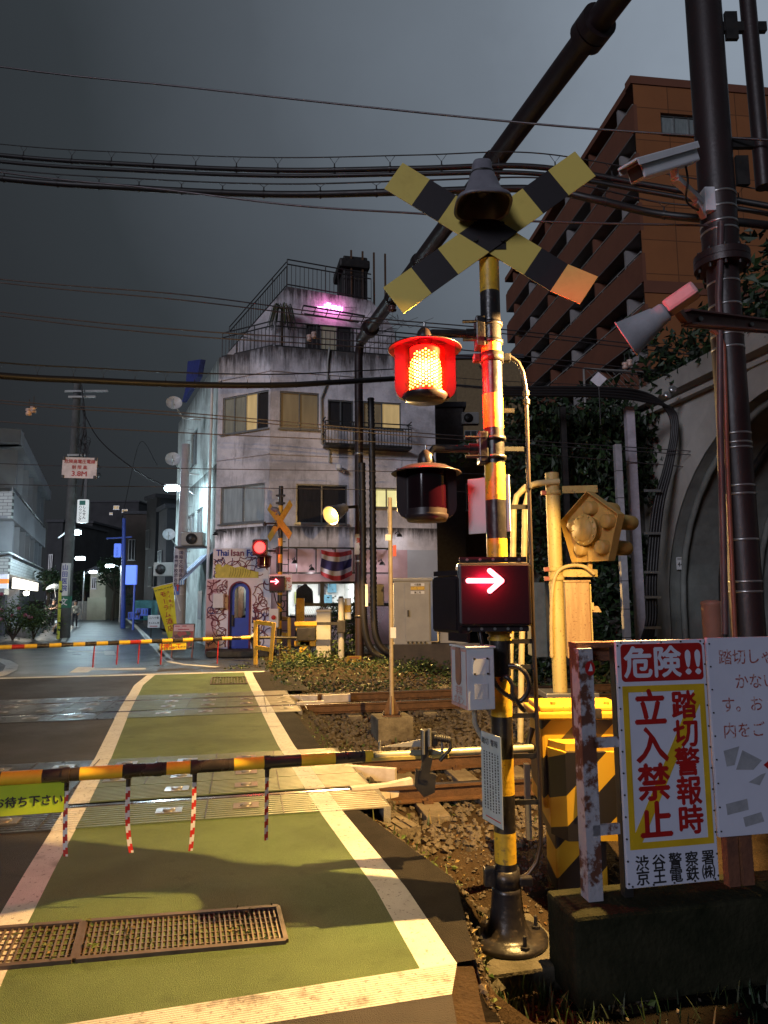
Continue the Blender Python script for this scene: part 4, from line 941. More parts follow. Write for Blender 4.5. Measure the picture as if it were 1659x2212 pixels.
m_ = MB(); wallgrid(m_, PT1, 0, 16, 4, zt, [w1], M_ORT, .25); m_.box((8, zt+.15, -.2), (16.2, .35, .5), M_ORD, PT1.M)
m_.box((8, PT1.loc(1450, 622)[1], .02), (16, .5, .05), M_ORD, PT1.M)
m_.build('end_wall', tw); window(PT1, w1, tw, [G_FROST, G_FROST, G_FROST], z=-.18)
m_ = MB(); m_.add([(0, 4, -1.6), (LT-.4, 4, -1.6), (LT-.4, zt, -1.6), (0, zt, -1.6)], [(0, 1, 2, 3)], M_ORD, False, PT2.M); m_.build('balcony_wall', tw)
nfl = 8; fh = (zt-5.5)/nfl
m_ = MB(); m_.box((LT/2, zt+.1, -.9), (LT, .3, 1.9), M_ORD, PT2.M); m_.build('roof', tw)
for k in range(nfl):
    z = 5.5+k*fh
    m_ = MB(); m_.box((LT/2-.1, z+.07, -.8), (LT-.2, .16, 1.6), M_SOF, PT2.M); m_.box((LT/2, z+.62, -.06), (LT, 1.2, .14), M_ORD, PT2.M); m_.build('balcony', tw); m_ = MB(); m_.tube([PT2.W(.1, z+1.36, -.06), PT2.W(LT-.2, z+1.36, -.06)], .035, M_GREY, 5)
    for i in range(12): m_.cyl(PT2.W(LT*(i+.5)/12, z+1.2, -.06), PT2.W(LT*(i+.5)/12, z+1.36, -.06), .02, M_GREY, n=4)
    m_.build('handrail', tw)
    for i in range(4): m_ = MB(); m_.bbox((LT*(i+.3+.1*(k % 3))/4, z+.45, -1.2), (.8, .6, .35), M_GREY, PT2.M, .04); m_.build('air_conditioner', tw)
    for i in range(6):
        x = LT*(i+.5)/6; d = MB(); d.box((x, z+fh/2, -.8), (.14, fh-.2, 1.5), M_SOF if i % 2 else M_ORD, PT2.M)
        d.box((x+.9, z+.16-.02+fh-.35, -.9), (1.1, .25, .7), M_APTD, PT2.M); d.build('balcony_screen', tw)
        if x+2.3 < LT: window(PT2, (x+.5, x+2.0, z+.3, z+2.2), tw, [G_WARM2, G_DARK] if (i+2*k) % 7 == 3 else [G_DARK, G_FROST] if (i+k) % 3 == 0 else [G_DARK, G_DARK], z=-1.55, sill=False)
# smaller pale block left of it with roof lettering
hb = house(985, 1125, 775, 40, 10, mat('ochre_block', (0.20, 0.14, 0.07), 0.8), 'dim ochre block with dark rooftop lettering behind the alarm post', wins=[(.1, .3, .62, .72, G_DARK), (.1, .3, .42, .52, G_DARK), (.5, .7, .62, .72, G_DARK)])
P_ = Plane(at(985, 775, 39.9), 0); x0, y0 = P_.loc(1035, 803); mt = MB(); mt.text('TY', P_.M @ Matrix.Translation((x0, y0, .05)), 1.1, M_BLK, 'L', .02); mt.build('roof_lettering', hb)
house(860, 1000, 880, 33, 8, mat('dim_grey_block', (0.13, 0.12, 0.12), 0.85), 'dim grey building behind the unlit alarm lamp', wins=[(.35, .5, .75, .85, G_DARK), (.6, .8, .55, .65, G_DARK), (.35, .5, .45, .55, G_DARK)])

# ------------------------------------------------------------------ tunnel portal
jm = at(1446, 1300, 15.0); Qp = TN.dot(jm); Sp = TD.dot(jm)               # far jamb at portal plane s = Sp
M_POR = mat('portal_concrete', (0.50, 0.48, 0.44), 0.85, 0, scale=.8, col2=(0.30, 0.28, 0.25), bump=.3, bscale=30)
M_LIN = mat('tunnel_lining', (0.25, 0.265, 0.245), 0.7, 0, scale=1.2, col2=(0.12, 0.125, 0.115), bump=.3, bscale=20)
A = Matrix((-TN, Vector((0, 0, 1)), -TD)).transposed().to_4x4(); A.translation = TP(Sp, Qp, 0)   # x towards us along the portal, y up, z out of the tunnel
rad, spr = 3.9, 1.5
arch = [(0, -.3)]+[(rad-rad*math.cos(t), spr+rad*math.sin(t)) for t in [math.pi*i/28 for i in range(29)]]+[(2*rad, -.3)]
po = thing('tunnel_portal', 'pale concrete tunnel mouth with ribbed vault at the right', 'tunnel', TP(Sp, Qp-rad, 0))
m_ = MB(); topz = 6.1; outer = [(-.55, -.3)]+[(rad-(rad+.55)*math.cos(t), spr+(rad+.55)*math.sin(t)) for t in [math.pi*i/28 for i in range(29)]]+[(2*rad+.55, -.3)]
for i in range(len(arch)-1):
    a, b_, c, d = arch[i], arch[i+1], outer[i+1], outer[i]
    m_.add([(*a, 0), (*b_, 0), (*c, 0), (*d, 0)], [(0, 1, 2, 3)], M_POR, False, A)
    m_.add([(*c, 0), (*d, 0), (*d, -.6), (*c, -.6)], [(0, 1, 2, 3)], M_POR, False, A)
m_.build('arch_ring', po)
m_ = MB()
for i in range(len(outer)-1):
    c, d = outer[i], outer[i+1]
    def up(p): return (max(-2.0, min(2*rad+2, rad+(p[0]-rad)*1.35)), topz)
    m_.add([(*c, -.12), (*d, -.12), (*up(d), -.12), (*up(c), -.12)], [(0, 1, 2, 3)], M_POR, False, A)
m_.box((rad, topz+.18, -.2), (2*rad+5, .4, .7), M_POR, A); m_.box((rad, topz-.2, -.05), (2*rad+4.6, .1, .2), M_POR, A); m_.build('head_wall', po)
m_ = MB(); Lt = 26
for j in range(13):
    z0, z1 = -.02-j*2.0, -.02-(j+1)*2.0
    for i in range(len(arch)-1):
        (x0, y0), (x1, y1) = arch[i], arch[i+1]; 
        m_.add([(x0, y0, z0), (x1, y1, z0), (x1, y1, z1), (x0, y0, z1)], [(0, 1, 2, 3)], M_LIN, True, A)
m_.build('lining', po)
for j in range(16):
    z = -.3-j*.95; r_ = MB()
    pts = [A @ Vector((rad-(rad-.06)*math.cos(t), spr+(rad-.06)*math.sin(t), z)) for t in [math.pi*i/20 for i in range(21)]]
    r_.tube([A @ Vector((.06, -.2, z))]+pts, .07, M_DARK if j % 2 else M_LIN, 6); r_.build('rib', po)
pl = MB(); P44 = Matrix.Translation(0.0*TD) 
pq = A @ Vector((.10, 2.0, -.55)); Mx = Matrix((-TD, Vector((0, 0, 1)), TN)).transposed().to_4x4() 
Mp = FR(at(1469, 1217, 14.9), TH); pl.box((0, 0, 0), (.17, .27, .02), M_WHITE, Mp); pl.text('44', Mp @ Matrix.Translation((0, -.02, .012)), .14, M_BLK, 'C', .01); pl.box((0, .095, .012), (.13, .03, .004), M_GREY, Mp); pl.build('number_plate', po)
# hillside and retaining wall left of the portal, grown over with ivy
RW = Plane(TP(Sp-.3, Qp+.9, 0), TH); M_RW = mat('retaining_wall', (0.13, 0.12, 0.105), 0.9, 0, scale=1.2, col2=(0.06, 0.055, 0.045), bump=.6, bscale=20)
rw = thing('retaining_wall', 'dark ivy covered retaining wall left of the tunnel mouth', 'wall', RW.W(-4, 0))
XL = RW.loc(1085, 1250)[0]; m_ = MB(); m_.box(((XL+.5)/2, 2.6, -.3), (.5-XL, 6.0, .5), M_RW, RW.M); m_.build('wall_face', rw)
pts = []
for _ in range(6500):
    x, y = random.uniform(XL, .5), random.uniform(.0, 6.3)
    k = noise.noise((x*.55, y*.5, 1.0))+.25*noise.noise((x*1.7, y*1.7, 4))
    if k > -.12: pts.append(RW.W(x, y, random.random()*.28+max(0, k)*.5))
m_ = MB(); leaves(m_, pts, .19, M_IVY, 1.0); m_.build('ivy', rw)
hl = MB(); hp = [RW.W(XL, 5.2, -.5), RW.W(14, 6.6, -.5), RW.W(14, 8, -6), RW.W(XL, 5.6, -6)]; hl.add(hp, [(0, 1, 2, 3)], M_DSOIL); hl.build('hillside', kind='structure')
hv = MB(); pts = []
for _ in range(7000):
    x = random.uniform(XL, 8); d = random.random()**1.5*4; y = 5.3+.06*(x-XL)+d*.08+random.random()*(.35+1.5*max(0, min(1, (x-XL-1.6)/1.5)))*(.6+.9*noise.noise((x*.6, d, 2)))
    pts.append(RW.W(x, y, -.3-d+random.random()*.5))
leaves(hv, pts, .26, M_IVY, .8); hv.build('hillside_shrubbery', kind='stuff', label='tangle of dark shrubs along the top of the ivy wall', cat='shrubs')
hg = MB(); pts = []
for _ in range(2600):
    x = random.choice([XL+1, XL+2.2, -.8, .6, 2.6])+random.gauss(0, .5); l_ = random.random()**1.4*2.2; pts.append(RW.W(x, 5.7+.06*(x-XL)-l_, .3+random.random()*.5))
leaves(hg, pts, .20, M_IVY, 2.0); hg.build('hanging_creeper', label='dark creeper hanging in strands over the top of the ivy wall', cat='creeper')
ps_ = MB(); pts = []
for _ in range(6000):
    x, d = random.uniform(-1.2, 9), random.random()**1.4*4; k = noise.noise((x*.6, d*.6, 9)); pts.append(A @ Vector((x, 6.2+random.random()*(1.3+1.8*k)+d*.2, .1-d)))
leaves(ps_, pts, .24, M_IVY, .9); ps_.build('portal_shrubbery', kind='stuff', label='dark shrubs spilling over the top of the tunnel mouth', cat='shrubs')
# chain link fence up there
cf = thing('chain_fence', 'dim chain link fence on top of the ivy wall behind the lamp hood', 'fence', RW.W(1, 6, -.4))
m_ = MB()
for i in range(6): m_.cyl(RW.W(XL+2.4+i*1.5, 5.2, -.4), RW.W(XL+2.4+i*1.5, 7.2, -.4), .03, M_GREY, n=6)
m_.tube([RW.W(XL+2.4, 7.2, -.4), RW.W(XL+9.9, 7.2, -.4)], .025, M_GREY, 6); m_.build('post', cf)
m_ = MB()
for i in range(46):
    x = XL+2.4+i*.17
    for sgn in (1, -1):
        xe = x+sgn*2.0
        if XL+2.4 <= xe <= XL+9.9: m_.tube([RW.W(x, 5.2, -.4), RW.W(xe, 7.2, -.4)], .008, M_GREY, 3, False)
m_.build('mesh', cf)
# concrete and steel pillars against the wall
for u0, u1, vt, vb_, Y, m, lab in ((1338, 1352, 960, 1400, 13.6, mat('pillar_pale', (0.42, 0.42, 0.46), .8), 'pale jointed concrete pillar before the ivy wall'), (1366, 1384, 880, 1400, 14.2, mat('pillar_lilac', (0.40, 0.37, 0.42), .8), 'square lilac grey pillar next to the tunnel cables'), (1222, 1234, 880, 1200, 14.5, M_DARK, 'thin dark pole in front of the ivy')):
    a, c = at(u0, 1200, Y), at(u1, 1200, Y); wd = c.x-a.x; zt_ = at(u0, vt, Y).z; m_ = MB(); n = 9 if 'jointed' in lab else 1
    for i in range(n): m_.box(((a.x+c.x)/2, Y, -.2+(zt_+.2)*(i+.5)/n), (wd, wd, (zt_+.2)/n-(.015 if n > 1 else 0)), m)
    if n > 1: m_.box(((a.x+c.x)/2, Y, zt_/2), (wd*.92, wd*.92, zt_), M_DARK)
    m_.build('pillar', label=lab, cat='pillar')
# bundle of cables bending up along the portal
cb = thing('cable_bundle', 'thick black cables running down the left side of the tunnel mouth', 'cables', at(1405, 1370, 14.0))
for k in range(4):
    o = k*6
    pts = [at(1050, 838+k*5, 13.4), at(1300, 838+k*6, 13.6), at(1395+o*.3, 850+k*6, 13.8), at(1440+o*.7, 885, 14.0), at(1452+o*.6, 930, 14.0), at(1436+o*.8, 1010, 14.0), at(1412+o, 1100, 14.0), at(1398+o, 1250, 14.0), at(1398+o, 1340, 14.0), at(1380+o, 1400, 13.8)]
    sm = []
    for i in range(len(pts)-1):
        p0, p1, p2, p3 = pts[max(0, i-1)], pts[i], pts[i+1], pts[min(len(pts)-1, i+2)]
        for j in range(5):
            t = j/5; sm.append(0.5*((2*p1)+(p2-p0)*t+(2*p0-5*p1+4*p2-p3)*t*t+(3*p1-p0-3*p2+p3)*t**3))
    sm.append(pts[-1]); c_ = MB(); c_.tube(sm, .034, M_CABLE, 8); c_.build('cable', cb)
for v in (1060, 1152, 1236, 1290, 1356):
    a = at(1392, v, 13.85); c = at(1428, v, 13.85); c_ = MB(); c_.beam(a, c, .03, .05, M_GALV); c_.build('cable_clamp', cb)
# ------------------------------------------------------------------ the near alarm post
YP = 4.25
def S(u, v, dy=0.0): return at(u, v, YP+dy)
pb = S(1097, 2030); px_ = S(1060, 700).x
pb = Vector(((pb.x+px_)/2, YP, pb.z))
def S0(v, dx=0.0, dy=0.0):       # a point on the post's own axis at picture height v
    return Vector((pb.x+dx, YP+dy, S(1075, v).z))
ps = thing('alarm_post', 'black and yellow crossing alarm post with crossbuck, horn and lit arrow in the foreground', 'alarm post', pb, 'crossing alarm posts')
stripes = [(400, 'K'), (565, 'Y'), (633, 'K'), (737, 'Y'), (765, 'K'), (853, 'Y'), (926, 'K'), (1002, 'Y'), (1081, 'K'), (1164, 'Y'), (1383, 'K'), (1460, 'Y'), (1546, 'K'), (1636, 'Y'), (1714, 'K'), (1795, 'Y'), (1861, 'K'), (1960, '')]
M_PY = mat('post_yellow', (0.70, 0.42, 0.03), 0.42, 0, scale=9, col2=(0.36, 0.20, 0.03), rvar=0.12, thresh=(0.5, 0.78), bump=.16, bscale=24, chips=(.11, .07, .05))
M_PK = mat('post_black', (0.016, 0.014, 0.016), 0.34, 0, scale=9, col2=(0.045, 0.036, 0.03), rvar=0.14, thresh=(0.5, 0.75), bump=.16, bscale=24, chips=(.07, .055, .045))
b = MB(); rp = 0.064
for (v0, c), (v1, _) in zip(stripes, stripes[1:]): b.cyl(S0(v1), S0(v0), rp, M_PY if c == 'Y' else M_PK, n=28, caps=False)
b.cyl(S0(400), S0(398), rp, M_PK, n=28)
for v in (1360, 1383): b.cyl(S0(v), S0(v-7), rp+.008, M_PY, n=28)
b.cyl(S0(1368), S0(1352), rp+.02, M_PY, n=28)
b.build('post', ps)
b = MB(); zt_ = S0(1915).z-pb.z
b.lathe([(0, 0), (.228, 0), (.232, .012), (.230, .03), (.15, .034), (.13, .05), (.108, .10), (.094, .17), (.088, .24), (.086, zt_-.02), (.086, zt_), (.066, zt_+.005)], M_PK, Matrix.Translation(pb), 32)
for a in (20, 110, 200, 290):
    q = pb+Vector((math.cos(R(a))*.19, math.sin(R(a))*.19, .03)); b.cyl(q, q+Vector((0, 0, .018)), .026, M_DARK, n=6); b.cyl(q+Vector((0, 0, .018)), q+Vector((0, 0, .07)), .011, M_DARK, n=8)
b.build('base_flange', ps)
# crossbuck
CP = Plane(S(1057, 510, -.085), 0.0)
def L4(x, y): return CP.loc(823+x*.3307, 274+y*.3307)
def board(ends, other, z0, z1, m_end=None):
    a, c = Vector(ends[0]), Vector(ends[1]); d = (c-a).normalized(); n = Vector((-d.y, d.x)); w = .108
    o_a, o_c = Vector(other[0]), Vector(other[1]); od = (o_c-o_a).normalized(); on = Vector((-od.y, od.x))
    mb_ = MB(); ln = (c-a).length
    def cut(side, sgn):       # where this board's edge (offset side*w) meets the other board's edge (offset sgn*w)
        p = a+n*side*w; k = (o_a+on*sgn*w-p).dot(on)/d.dot(on); return k
    s1 = 1 if d.dot(on) > 0 else -1
    k0 = [cut(-1, -s1), cut(1, -s1)]; k1 = [cut(-1, s1), cut(1, s1)]
    E = [[0, 0], [.143*ln]*2, [.280*ln]*2, k0, k1, [.722*ln]*2, [.857*ln]*2, [ln, ln]]
    for i in range(7):
        Mq = CP.M
        if i == 6 and m_end:      # end shaped with a forward bend so the red lamp lights it
            h_ = a+d*E[6][0]; Mq = CP.M @ Matrix.Translation((h_.x, h_.y, z0)) @ Matrix.Rotation(m_end, 4, Vector((n.x, n.y, 0))) @ Matrix.Translation((-h_.x, -h_.y, -z0))
        m = (M_PY2 if i % 2 == 0 else M_PK2)
        q = [a+d*E[i][0]-n*w, a+d*E[i+1][0]-n*w, a+d*E[i+1][1]+n*w, a+d*E[i][1]+n*w]
        mb_.prism([tuple(p) for p in q], z0, z1, m, Mq)
    return mb_
M_PY2 = mat('board_yellow', (0.68, 0.53, 0.13), 0.5, 0, scale=7, col2=(0.58, 0.43, 0.10), rvar=.1, thresh=(.5, .8)); M_PK2 = mat('board_black', (0.022, 0.018, 0.022), 0.5, 0, scale=7)
eA = (L4(82, 315), L4(1352, 1097)); eB = (L4(80, 1137), L4(1332, 245))
board(eA, eB, -.012, -.004, R(-16)).build('crossbuck_board', ps); bb = board(eB, eA, 0.0, .008)
for x, y in ((615, 640), (615, 745), (790, 640), (790, 745)):
    q = CP.M @ Vector((*L4(x, y), .008)); bb.cyl(q, q+(CP.n*.012), .014, M_DARK, n=8)
bb.build('crossbuck_board', ps)
for v in (480, 545):
    b = MB(); b.box((pb.x, YP-.055, S0(v).z), (.26, .05, .045), M_DARK); b.box((pb.x, YP-.01, S0(v).z), (.20, .15, .05), M_DARK); b.build('board_bracket', ps)
# horn
hz0, hz1 = S(1043, 449, -.24).z, S(1043, 352, -.24).z; hx, hy = S(1043, 449, -.24).x, YP-.24; H = hz1-hz0
M_HORN = mat('horn_grey', (0.20, 0.195, 0.23), 0.5, 0, scale=14, col2=(0.15, 0.145, 0.175), bump=.05, bscale=80)
b = MB(); Mh = Matrix.Translation((hx, hy, hz0))
b.lathe([(.155, .010), (.172, 0), (.178, .006), (.170, .03*H/.3), (.142, .16*H), (.116, .30*H), (.098, .48*H), (.076, .68*H), (.064, .73*H), (.070, .735*H), (.070, .77*H), (.060, .775*H), (.062, .93*H), (.056, .985*H), (0, H)], M_HORN, Mh, 36, sq=.18)
b.lathe([(.160, .006), (.14, .05*H), (.09, .35*H), (.05, .6*H), (0, .62*H)], M_DARK, Mh, 30, sq=.18)
b.lathe([(0, .25*H), (.03, .27*H), (.038, .32*H), (.03, .5*H)], M_DARK, Mh, 16)
b.box((hx, hy+.13, hz0+.72*H), (.05, .20, .03), M_DARK); b.lathe([(.074, .69*H), (.080, .70*H), (.080, .73*H), (.074, .74*H)], M_DARK, Mh, 24); b.build('horn', ps)
# alarm lamps
M_HOOD = mat('lamp_black', (0.030, 0.018, 0.020), 0.38, 0, scale=8)
M_LED = emit('led', (1.0, 0.45, 0.05), 60); M_LEDH = emit('led_hot', (1.0, 0.62, 0.16), 130); M_LEDP = emit('led_panel', (1.0, 0.018, 0.012), 3.2)
m, n, l, bs_ = newmat('red_lens'); _mats['red_lens'] = m
bs_.inputs['Base Color'].default_value = (.25, .0, .0, 1); bs_.inputs['Roughness'].default_value = .06
tr = n.new('ShaderNodeBsdfTransparent'); tr.inputs[0].default_value = (1, .62, .5, 1); mx = n.new('ShaderNodeMixShader'); mx.inputs[0].default_value = .13
l.new(tr.outputs[0], mx.inputs[1]); l.new(bs_.outputs[0], mx.inputs[2]); l.new(mx.outputs[0], n['Material Output'].inputs[0]); M_LENS = m
M_LENSD = mat('dark_red_lens', (0.010, 0.001, 0.003), 0.07, 0, scale=5, rvar=0, spec=.7)
def alarm_lamp(uc, vtop, vbot, ulens, vplate, ubrim, varm, lit, name='alarm_lamp'):
    dy = -.02; c = S(uc, (vtop+vbot)/2, dy); zt, zb = S(uc, vtop, dy-.1).z, S(uc, vbot, dy-.1).z
    rl = (S(ulens[1], vtop, dy-.05)-S(ulens[0], vtop, dy-.05)).x/2; rb = (S(ubrim[1], vtop, dy)-S(ubrim[0], vtop, dy)).x/2
    zpl = S(uc, vplate, dy).z; w2 = rl*1.40
    M = Matrix.Translation((c.x, YP+dy, 0))
    h = MB(); poly = [(-w2, zt), (-w2, zpl+.08)]+[(-w2+.09-.09*math.cos(t), zpl+.08-.08*math.sin(t)) for t in (.4, .8, 1.2, 1.57)]+[(0, zpl+.035)]+[(w2-.09+.09*math.cos(t), zpl+.08-.08*math.sin(t)) for t in (1.57, 1.2, .8, .4)]+[(w2, zpl+.08), (w2, zt)]
    h.prism(poly, -.02, .02, M_HOOD, M @ Matrix.Rotation(R(90), 4, 'X'))
    h.lathe([(rl*1.02, zt+.0), (rb, zt-.035), (rb+.004, zt-.03), (rb, zt-.026), (rl*1.02, zt+.012), (.06, zt+.03), (0, zt+.03)], M_HOOD, M, 40)
    h.lathe([(rl*1.0, zb+.012), (rl*1.02, zb), (rl*.9, zb-.03), (0, zb-.035)], M_HOOD, M, 32)
    ho = h.build(name, ps)
    g = MB(); g.lathe([(rl*.93, zb+.01), (rl*.93, zt-.005)], M_LENS if lit else M_LENSD, M, 40)
    if not lit: g.lathe([(rl*.95, zb+.012), (rl*.95, zb+.045)], M_HOOD, M, 32)
    g.build('lens', ho)
    if lit:
        e = MB(); ri = rl*.74
        e.lathe([(ri-.004, zb+.01), (ri-.004, zt-.03)], M_LEDP, M, 28)
        zl0, zl1 = S(uc, 833, dy-.1).z, S(uc, 754, dy-.1).z
        for side in (1, -1):
            for i in range(11):
                for j in range(15):
                    a = R(-72+144*j/14); z = zl0+(zl1-zl0)*(i+(.5 if j % 2 else 0))/10.5; k = (z-zl0)/(zl1-zl0)
                    if abs(a) > R(75)*math.sqrt(max(0, 1-(max(0, k-.40)/.62)**2)): continue
                    d = Vector((math.sin(a), -math.cos(a)*side, 0)); p = Vector((c.x, YP+dy, z))+d*ri
                    A = Matrix.Translation(p) @ d.to_track_quat('Z', 'Y').to_matrix().to_4x4()
                    e.add([(-.0045, -.0045, .003), (.0045, -.0045, .003), (.0045, .0045, .003), (-.0045, .0045, .003), (0, 0, .006)], [(0, 1, 4), (1, 2, 4), (2, 3, 4), (3, 0, 4)], M_LEDH if abs(a) < R(42) and .12 < k < .72 else M_LED, False, A)
        e.build('led_array', ho)
        for sg, en in ((-1, 17), (1, 6)): lamp('led_glow', 'POINT', (c.x, YP+dy+sg*(rl*.80), (zt+zb)/2), (1, .006, .014), en*14, .05, ho)
    r_ = MB(); za = S(1000, varm, .0).z
    r_.lathe([(.05, zt+.02), (.055, zt+.05), (.045, zt+.09), (.02, zt+.12), (.0, zt+.125)], M_HOOD, M, 18)
    r_.tube([(c.x, YP+dy, zt+.055), (c.x+.05, YP+dy, za), (pb.x-.12, YP, za)], .026, M_PK, 12)
    r_.cyl((pb.x-.16, YP, za), (pb.x-.10, YP, za), .036, M_PK, n=14); r_.bbox((pb.x-.075, YP-.01, za), (.06, .12, .20), M_PK, None, .01)
    for dz in (-.06, .06):
        r_.cyl((pb.x-.19, YP-.06, za+dz), (pb.x-.05, YP-.06, za+dz), .011, M_PK, n=8); r_.lathe([(rp+.004, dz-.012), (rp+.012, dz-.012), (rp+.012, dz+.012), (rp+.004, dz+.012)], M_PK, Matrix.Translation((pb.x, YP, za)), 24)
    r_.cyl((c.x, YP+dy, zt+.11), (c.x, YP+dy, zt+.15), .008, M_GALV, n=8)
    r_.build('lamp_arm', ps)
alarm_lamp(918, 733, 846, (871, 965), 866, (839, 996), 722, True)
alarm_lamp(921, 1006, 1112, (874, 967), 1122, (845, 994), 970, False)
# clamp with the conduit running down the right side, and its stand-offs
b = MB(); b.lathe([(rp+.001, -.03), (rp+.014, -.03), (rp+.014, .03), (rp+.001, .03)], M_PK, Matrix.Translation(S0(774)), 28)
for sg in (-1, 1): b.bbox((pb.x+sg*.095, YP, S0(774).z), (.05, .06, .05), M_PK, None, .008)
b.build('clamp', ps)
M_COND = mat('conduit', (0.05, 0.035, 0.028), 0.35, .2, scale=10, col2=(0.03, 0.022, 0.02))
b = MB(); cpts = [S(u, v, .03) for u, v in ((1088, 772), (1104, 772), (1119, 783), (1129, 803), (1135, 835), (1138, 900), (1142, 1050), (1147, 1205), (1151, 1350), (1157, 1480), (1163, 1640), (1168, 1780), (1168, 1825), (1160, 1862), (1142, 1888), (1118, 1902))]
b.tube(cpts, .0135, M_COND, 10)
for v, u in ((1050, 1142), (850, 1136), (868, 1137)): b.cyl(S(u, v-5, .03), S(u, v+5, .03), .022, M_DARK, n=10)
b.build('conduit', ps)
for v in (970, 1095, 1385, 1440, 1545, 1632, 1732):
    b = MB(); q = S(1150, v, .03); k = min(cpts, key=lambda c: abs(c.z-q.z)); b.beam((pb.x+rp, YP+.02, q.z), (k.x, YP+.03, q.z), .012, .028, M_DARK); b.build('standoff', ps)
b = MB(); q = S(1100, 888, .03); b.beam((pb.x+rp, YP+.02, q.z), (pb.x+rp+.075, YP+.02, q.z), .014, .028, M_PK)
b.build('standoff', ps)
# direction indicator: box with the lit arrow, second box turned to the side
BP = Plane(S(1069, 1284, -.20), 0.0)
def L9(x, y): return BP.loc(768+x*.2976, 1207+y*.2976)
x0, y1 = L9(742, 30); x1, y0 = L9(1286, 490)
M_BOX = mat('indicator_black', (0.020, 0.014, 0.016), 0.35, 0, scale=6); M_PAN = mat('indicator_lens', (0.034, 0.004, 0.007), 0.40, 0, scale=3, col2=(0.026, 0.003, 0.006), rvar=0.05)
b = MB(); b.bbox(((x0+x1)/2, (y0+y1)/2, -.075), (x1-x0, y1-y0, .15), M_BOX, BP.M, .022)
for dz, yy in ((0, y1+.02), (0, y0-.015)):
    b.box(((x0+x1)/2, yy, -.05), (x1-x0-.03, .032, .02), M_BOX, BP.M)
    for i in range(5): b.cyl(BP.W(x0+.06+(x1-x0-.12)*i/4, yy, -.039), BP.W(x0+.06+(x1-x0-.12)*i/4, yy, -.037), .009, M_GALV, n=10)
b.box(((x0+x1)/2+.02, (y0+y1)/2, -.17), (.16, .10, .10), M_BOX, BP.M)
io = b.build('direction_indicator', ps)
b = MB(); b.bbox(((x0+x1)/2, (y0+y1)/2, .002), (x1-x0-.03, y1-y0-.03, .008), M_PAN, BP.M, .003); b.build('indicator_panel', io)
M_ARW = emit('arrow_led', (1.0, 0.16, 0.20), 9.0); b = MB(); zf = .022
tip = Vector((*L9(1056, 160), zf)); tl = Vector((*L9(815, 160), zf)); u_ = Vector((*L9(970, 88), zf)); d_ = Vector((*L9(970, 234), zf)); hw = .0145
for p, q in ((tl, tip-Vector((.012, 0, 0))), (u_, tip), (d_, tip)):
    P, Q = BP.M @ p, BP.M @ q; b.beam(P, Q, hw*2, .008, M_ARW, up=BP.n); b.cyl(P-BP.n*.004, P+BP.n*.004, hw, M_ARW, n=12)
b.cyl(BP.M @ tip-BP.n*.004, BP.M @ tip+BP.n*.004, hw, M_ARW, n=12); b.build('arrow', io)
lamp('arrow_glow', 'AREA', BP.M @ ((tl+tip)/2+Vector((.01, 0, .10))), (1, .008, .05), 1.3, .04, io, BP.M @ ((tl+tip)/2))
q = S(960, 1306, -.06); b = MB(); Ms = FR(q, R(-62)); b.bbox((0, 0, -.05), (.30, .34, .09), M_BOX, Ms, .02); b.box((0, 0, .0), (.26, .30, .006), M_BOX, Ms); b.box((.0, .19, -.03), (.3, .03, .02), M_BOX, Ms); b.box((.12, -.19, -.02), (.2, .05, .02), M_BOX, Ms); b.build('side_indicator', ps)
# emergency button box
ang = R(15); M_BXW = mat('button_box_white', (0.56, 0.58, 0.64), 0.45, 0, scale=5, col2=(0.44, 0.45, 0.50), thresh=(.5, .8))
cor = S(1009, 1468, -.26); hgt = S(1009, 1402, -.26).z-S(1009, 1536, -.26).z; Mb = Matrix.Translation(cor) @ Matrix.Rotation(ang, 4, 'Z')
b = MB(); b.bbox((.085, .125, 0), (.17, .25, hgt), M_BXW, Mb, .006)
b.box((.085, -.003, .07), (.10, .006, .09), M_BXW, Mb); b.box((.085, -.0015, -.07), (.085, .004, .085), mat('worn_sticker', (0.42, 0.42, 0.45), .7, scale=40, col2=(.56, .57, .62)), Mb)
for x, z in ((.045, .115), (.125, .115), (.045, .03), (.125, .03)): b.cyl(Mb @ Vector((x, -.002, z)), Mb @ Vector((x, -.012, z)), .006, M_DARK, n=8)
b.bbox((.085, .125, hgt/2+.006), (.19, .27, .012), M_BXW, Mb, .004)
bo = b.build('button_box', ps)
M_FRED = mat('faded_border', (.46, .20, .18), .6, 0, scale=12, col2=(.55, .40, .40))
fx = Mb @ Matrix((Vector((0, -1, 0)), Vector((0, 0, 1)), Vector((-1, 0, 0)))).transposed().to_4x4()
b = MB(); fx2 = fx @ Matrix.Translation((-.125, 0, .002))
for p, d in (((0, hgt/2-.012, 0), (.25, .016, .003)), ((0, -hgt/2+.014, 0), (.25, .02, .003)), ((-.120, 0, 0), (.008, hgt-.04, .003)), ((.120, 0, 0), (.008, hgt-.04, .003))): b.box(p, d, M_FRED, fx2)
M_OV = mat('button_brown', (0.30, 0.14, 0.09), .5)
b.prism([(.045*math.cos(t)*.9, .05+(.09 if math.sin(t) > 0 else -.05)+.045*math.sin(t)) for t in [2*math.pi*i/24 for i in range(24)]], 0, .006, M_OV, fx2)
b.text('非常', fx2 @ Matrix.Translation((0, -.075, .002)), .055, M_FRED, 'C', .02); b.text('ボタン', fx2 @ Matrix.Translation((0, -.130, .002)), .055, M_FRED, 'C', .02); b.build('button_face', bo)
b = MB(); b.tube([Mb @ Vector((.08, .10, -hgt/2)), Mb @ Vector((.09, .12, -hgt/2-.09)), Mb @ Vector((.14, .18, -hgt/2-.16)), (pb.x-.03, YP-.05, S0(1640).z)], .016, M_GREY, 10); b.build('button_cable', bo)
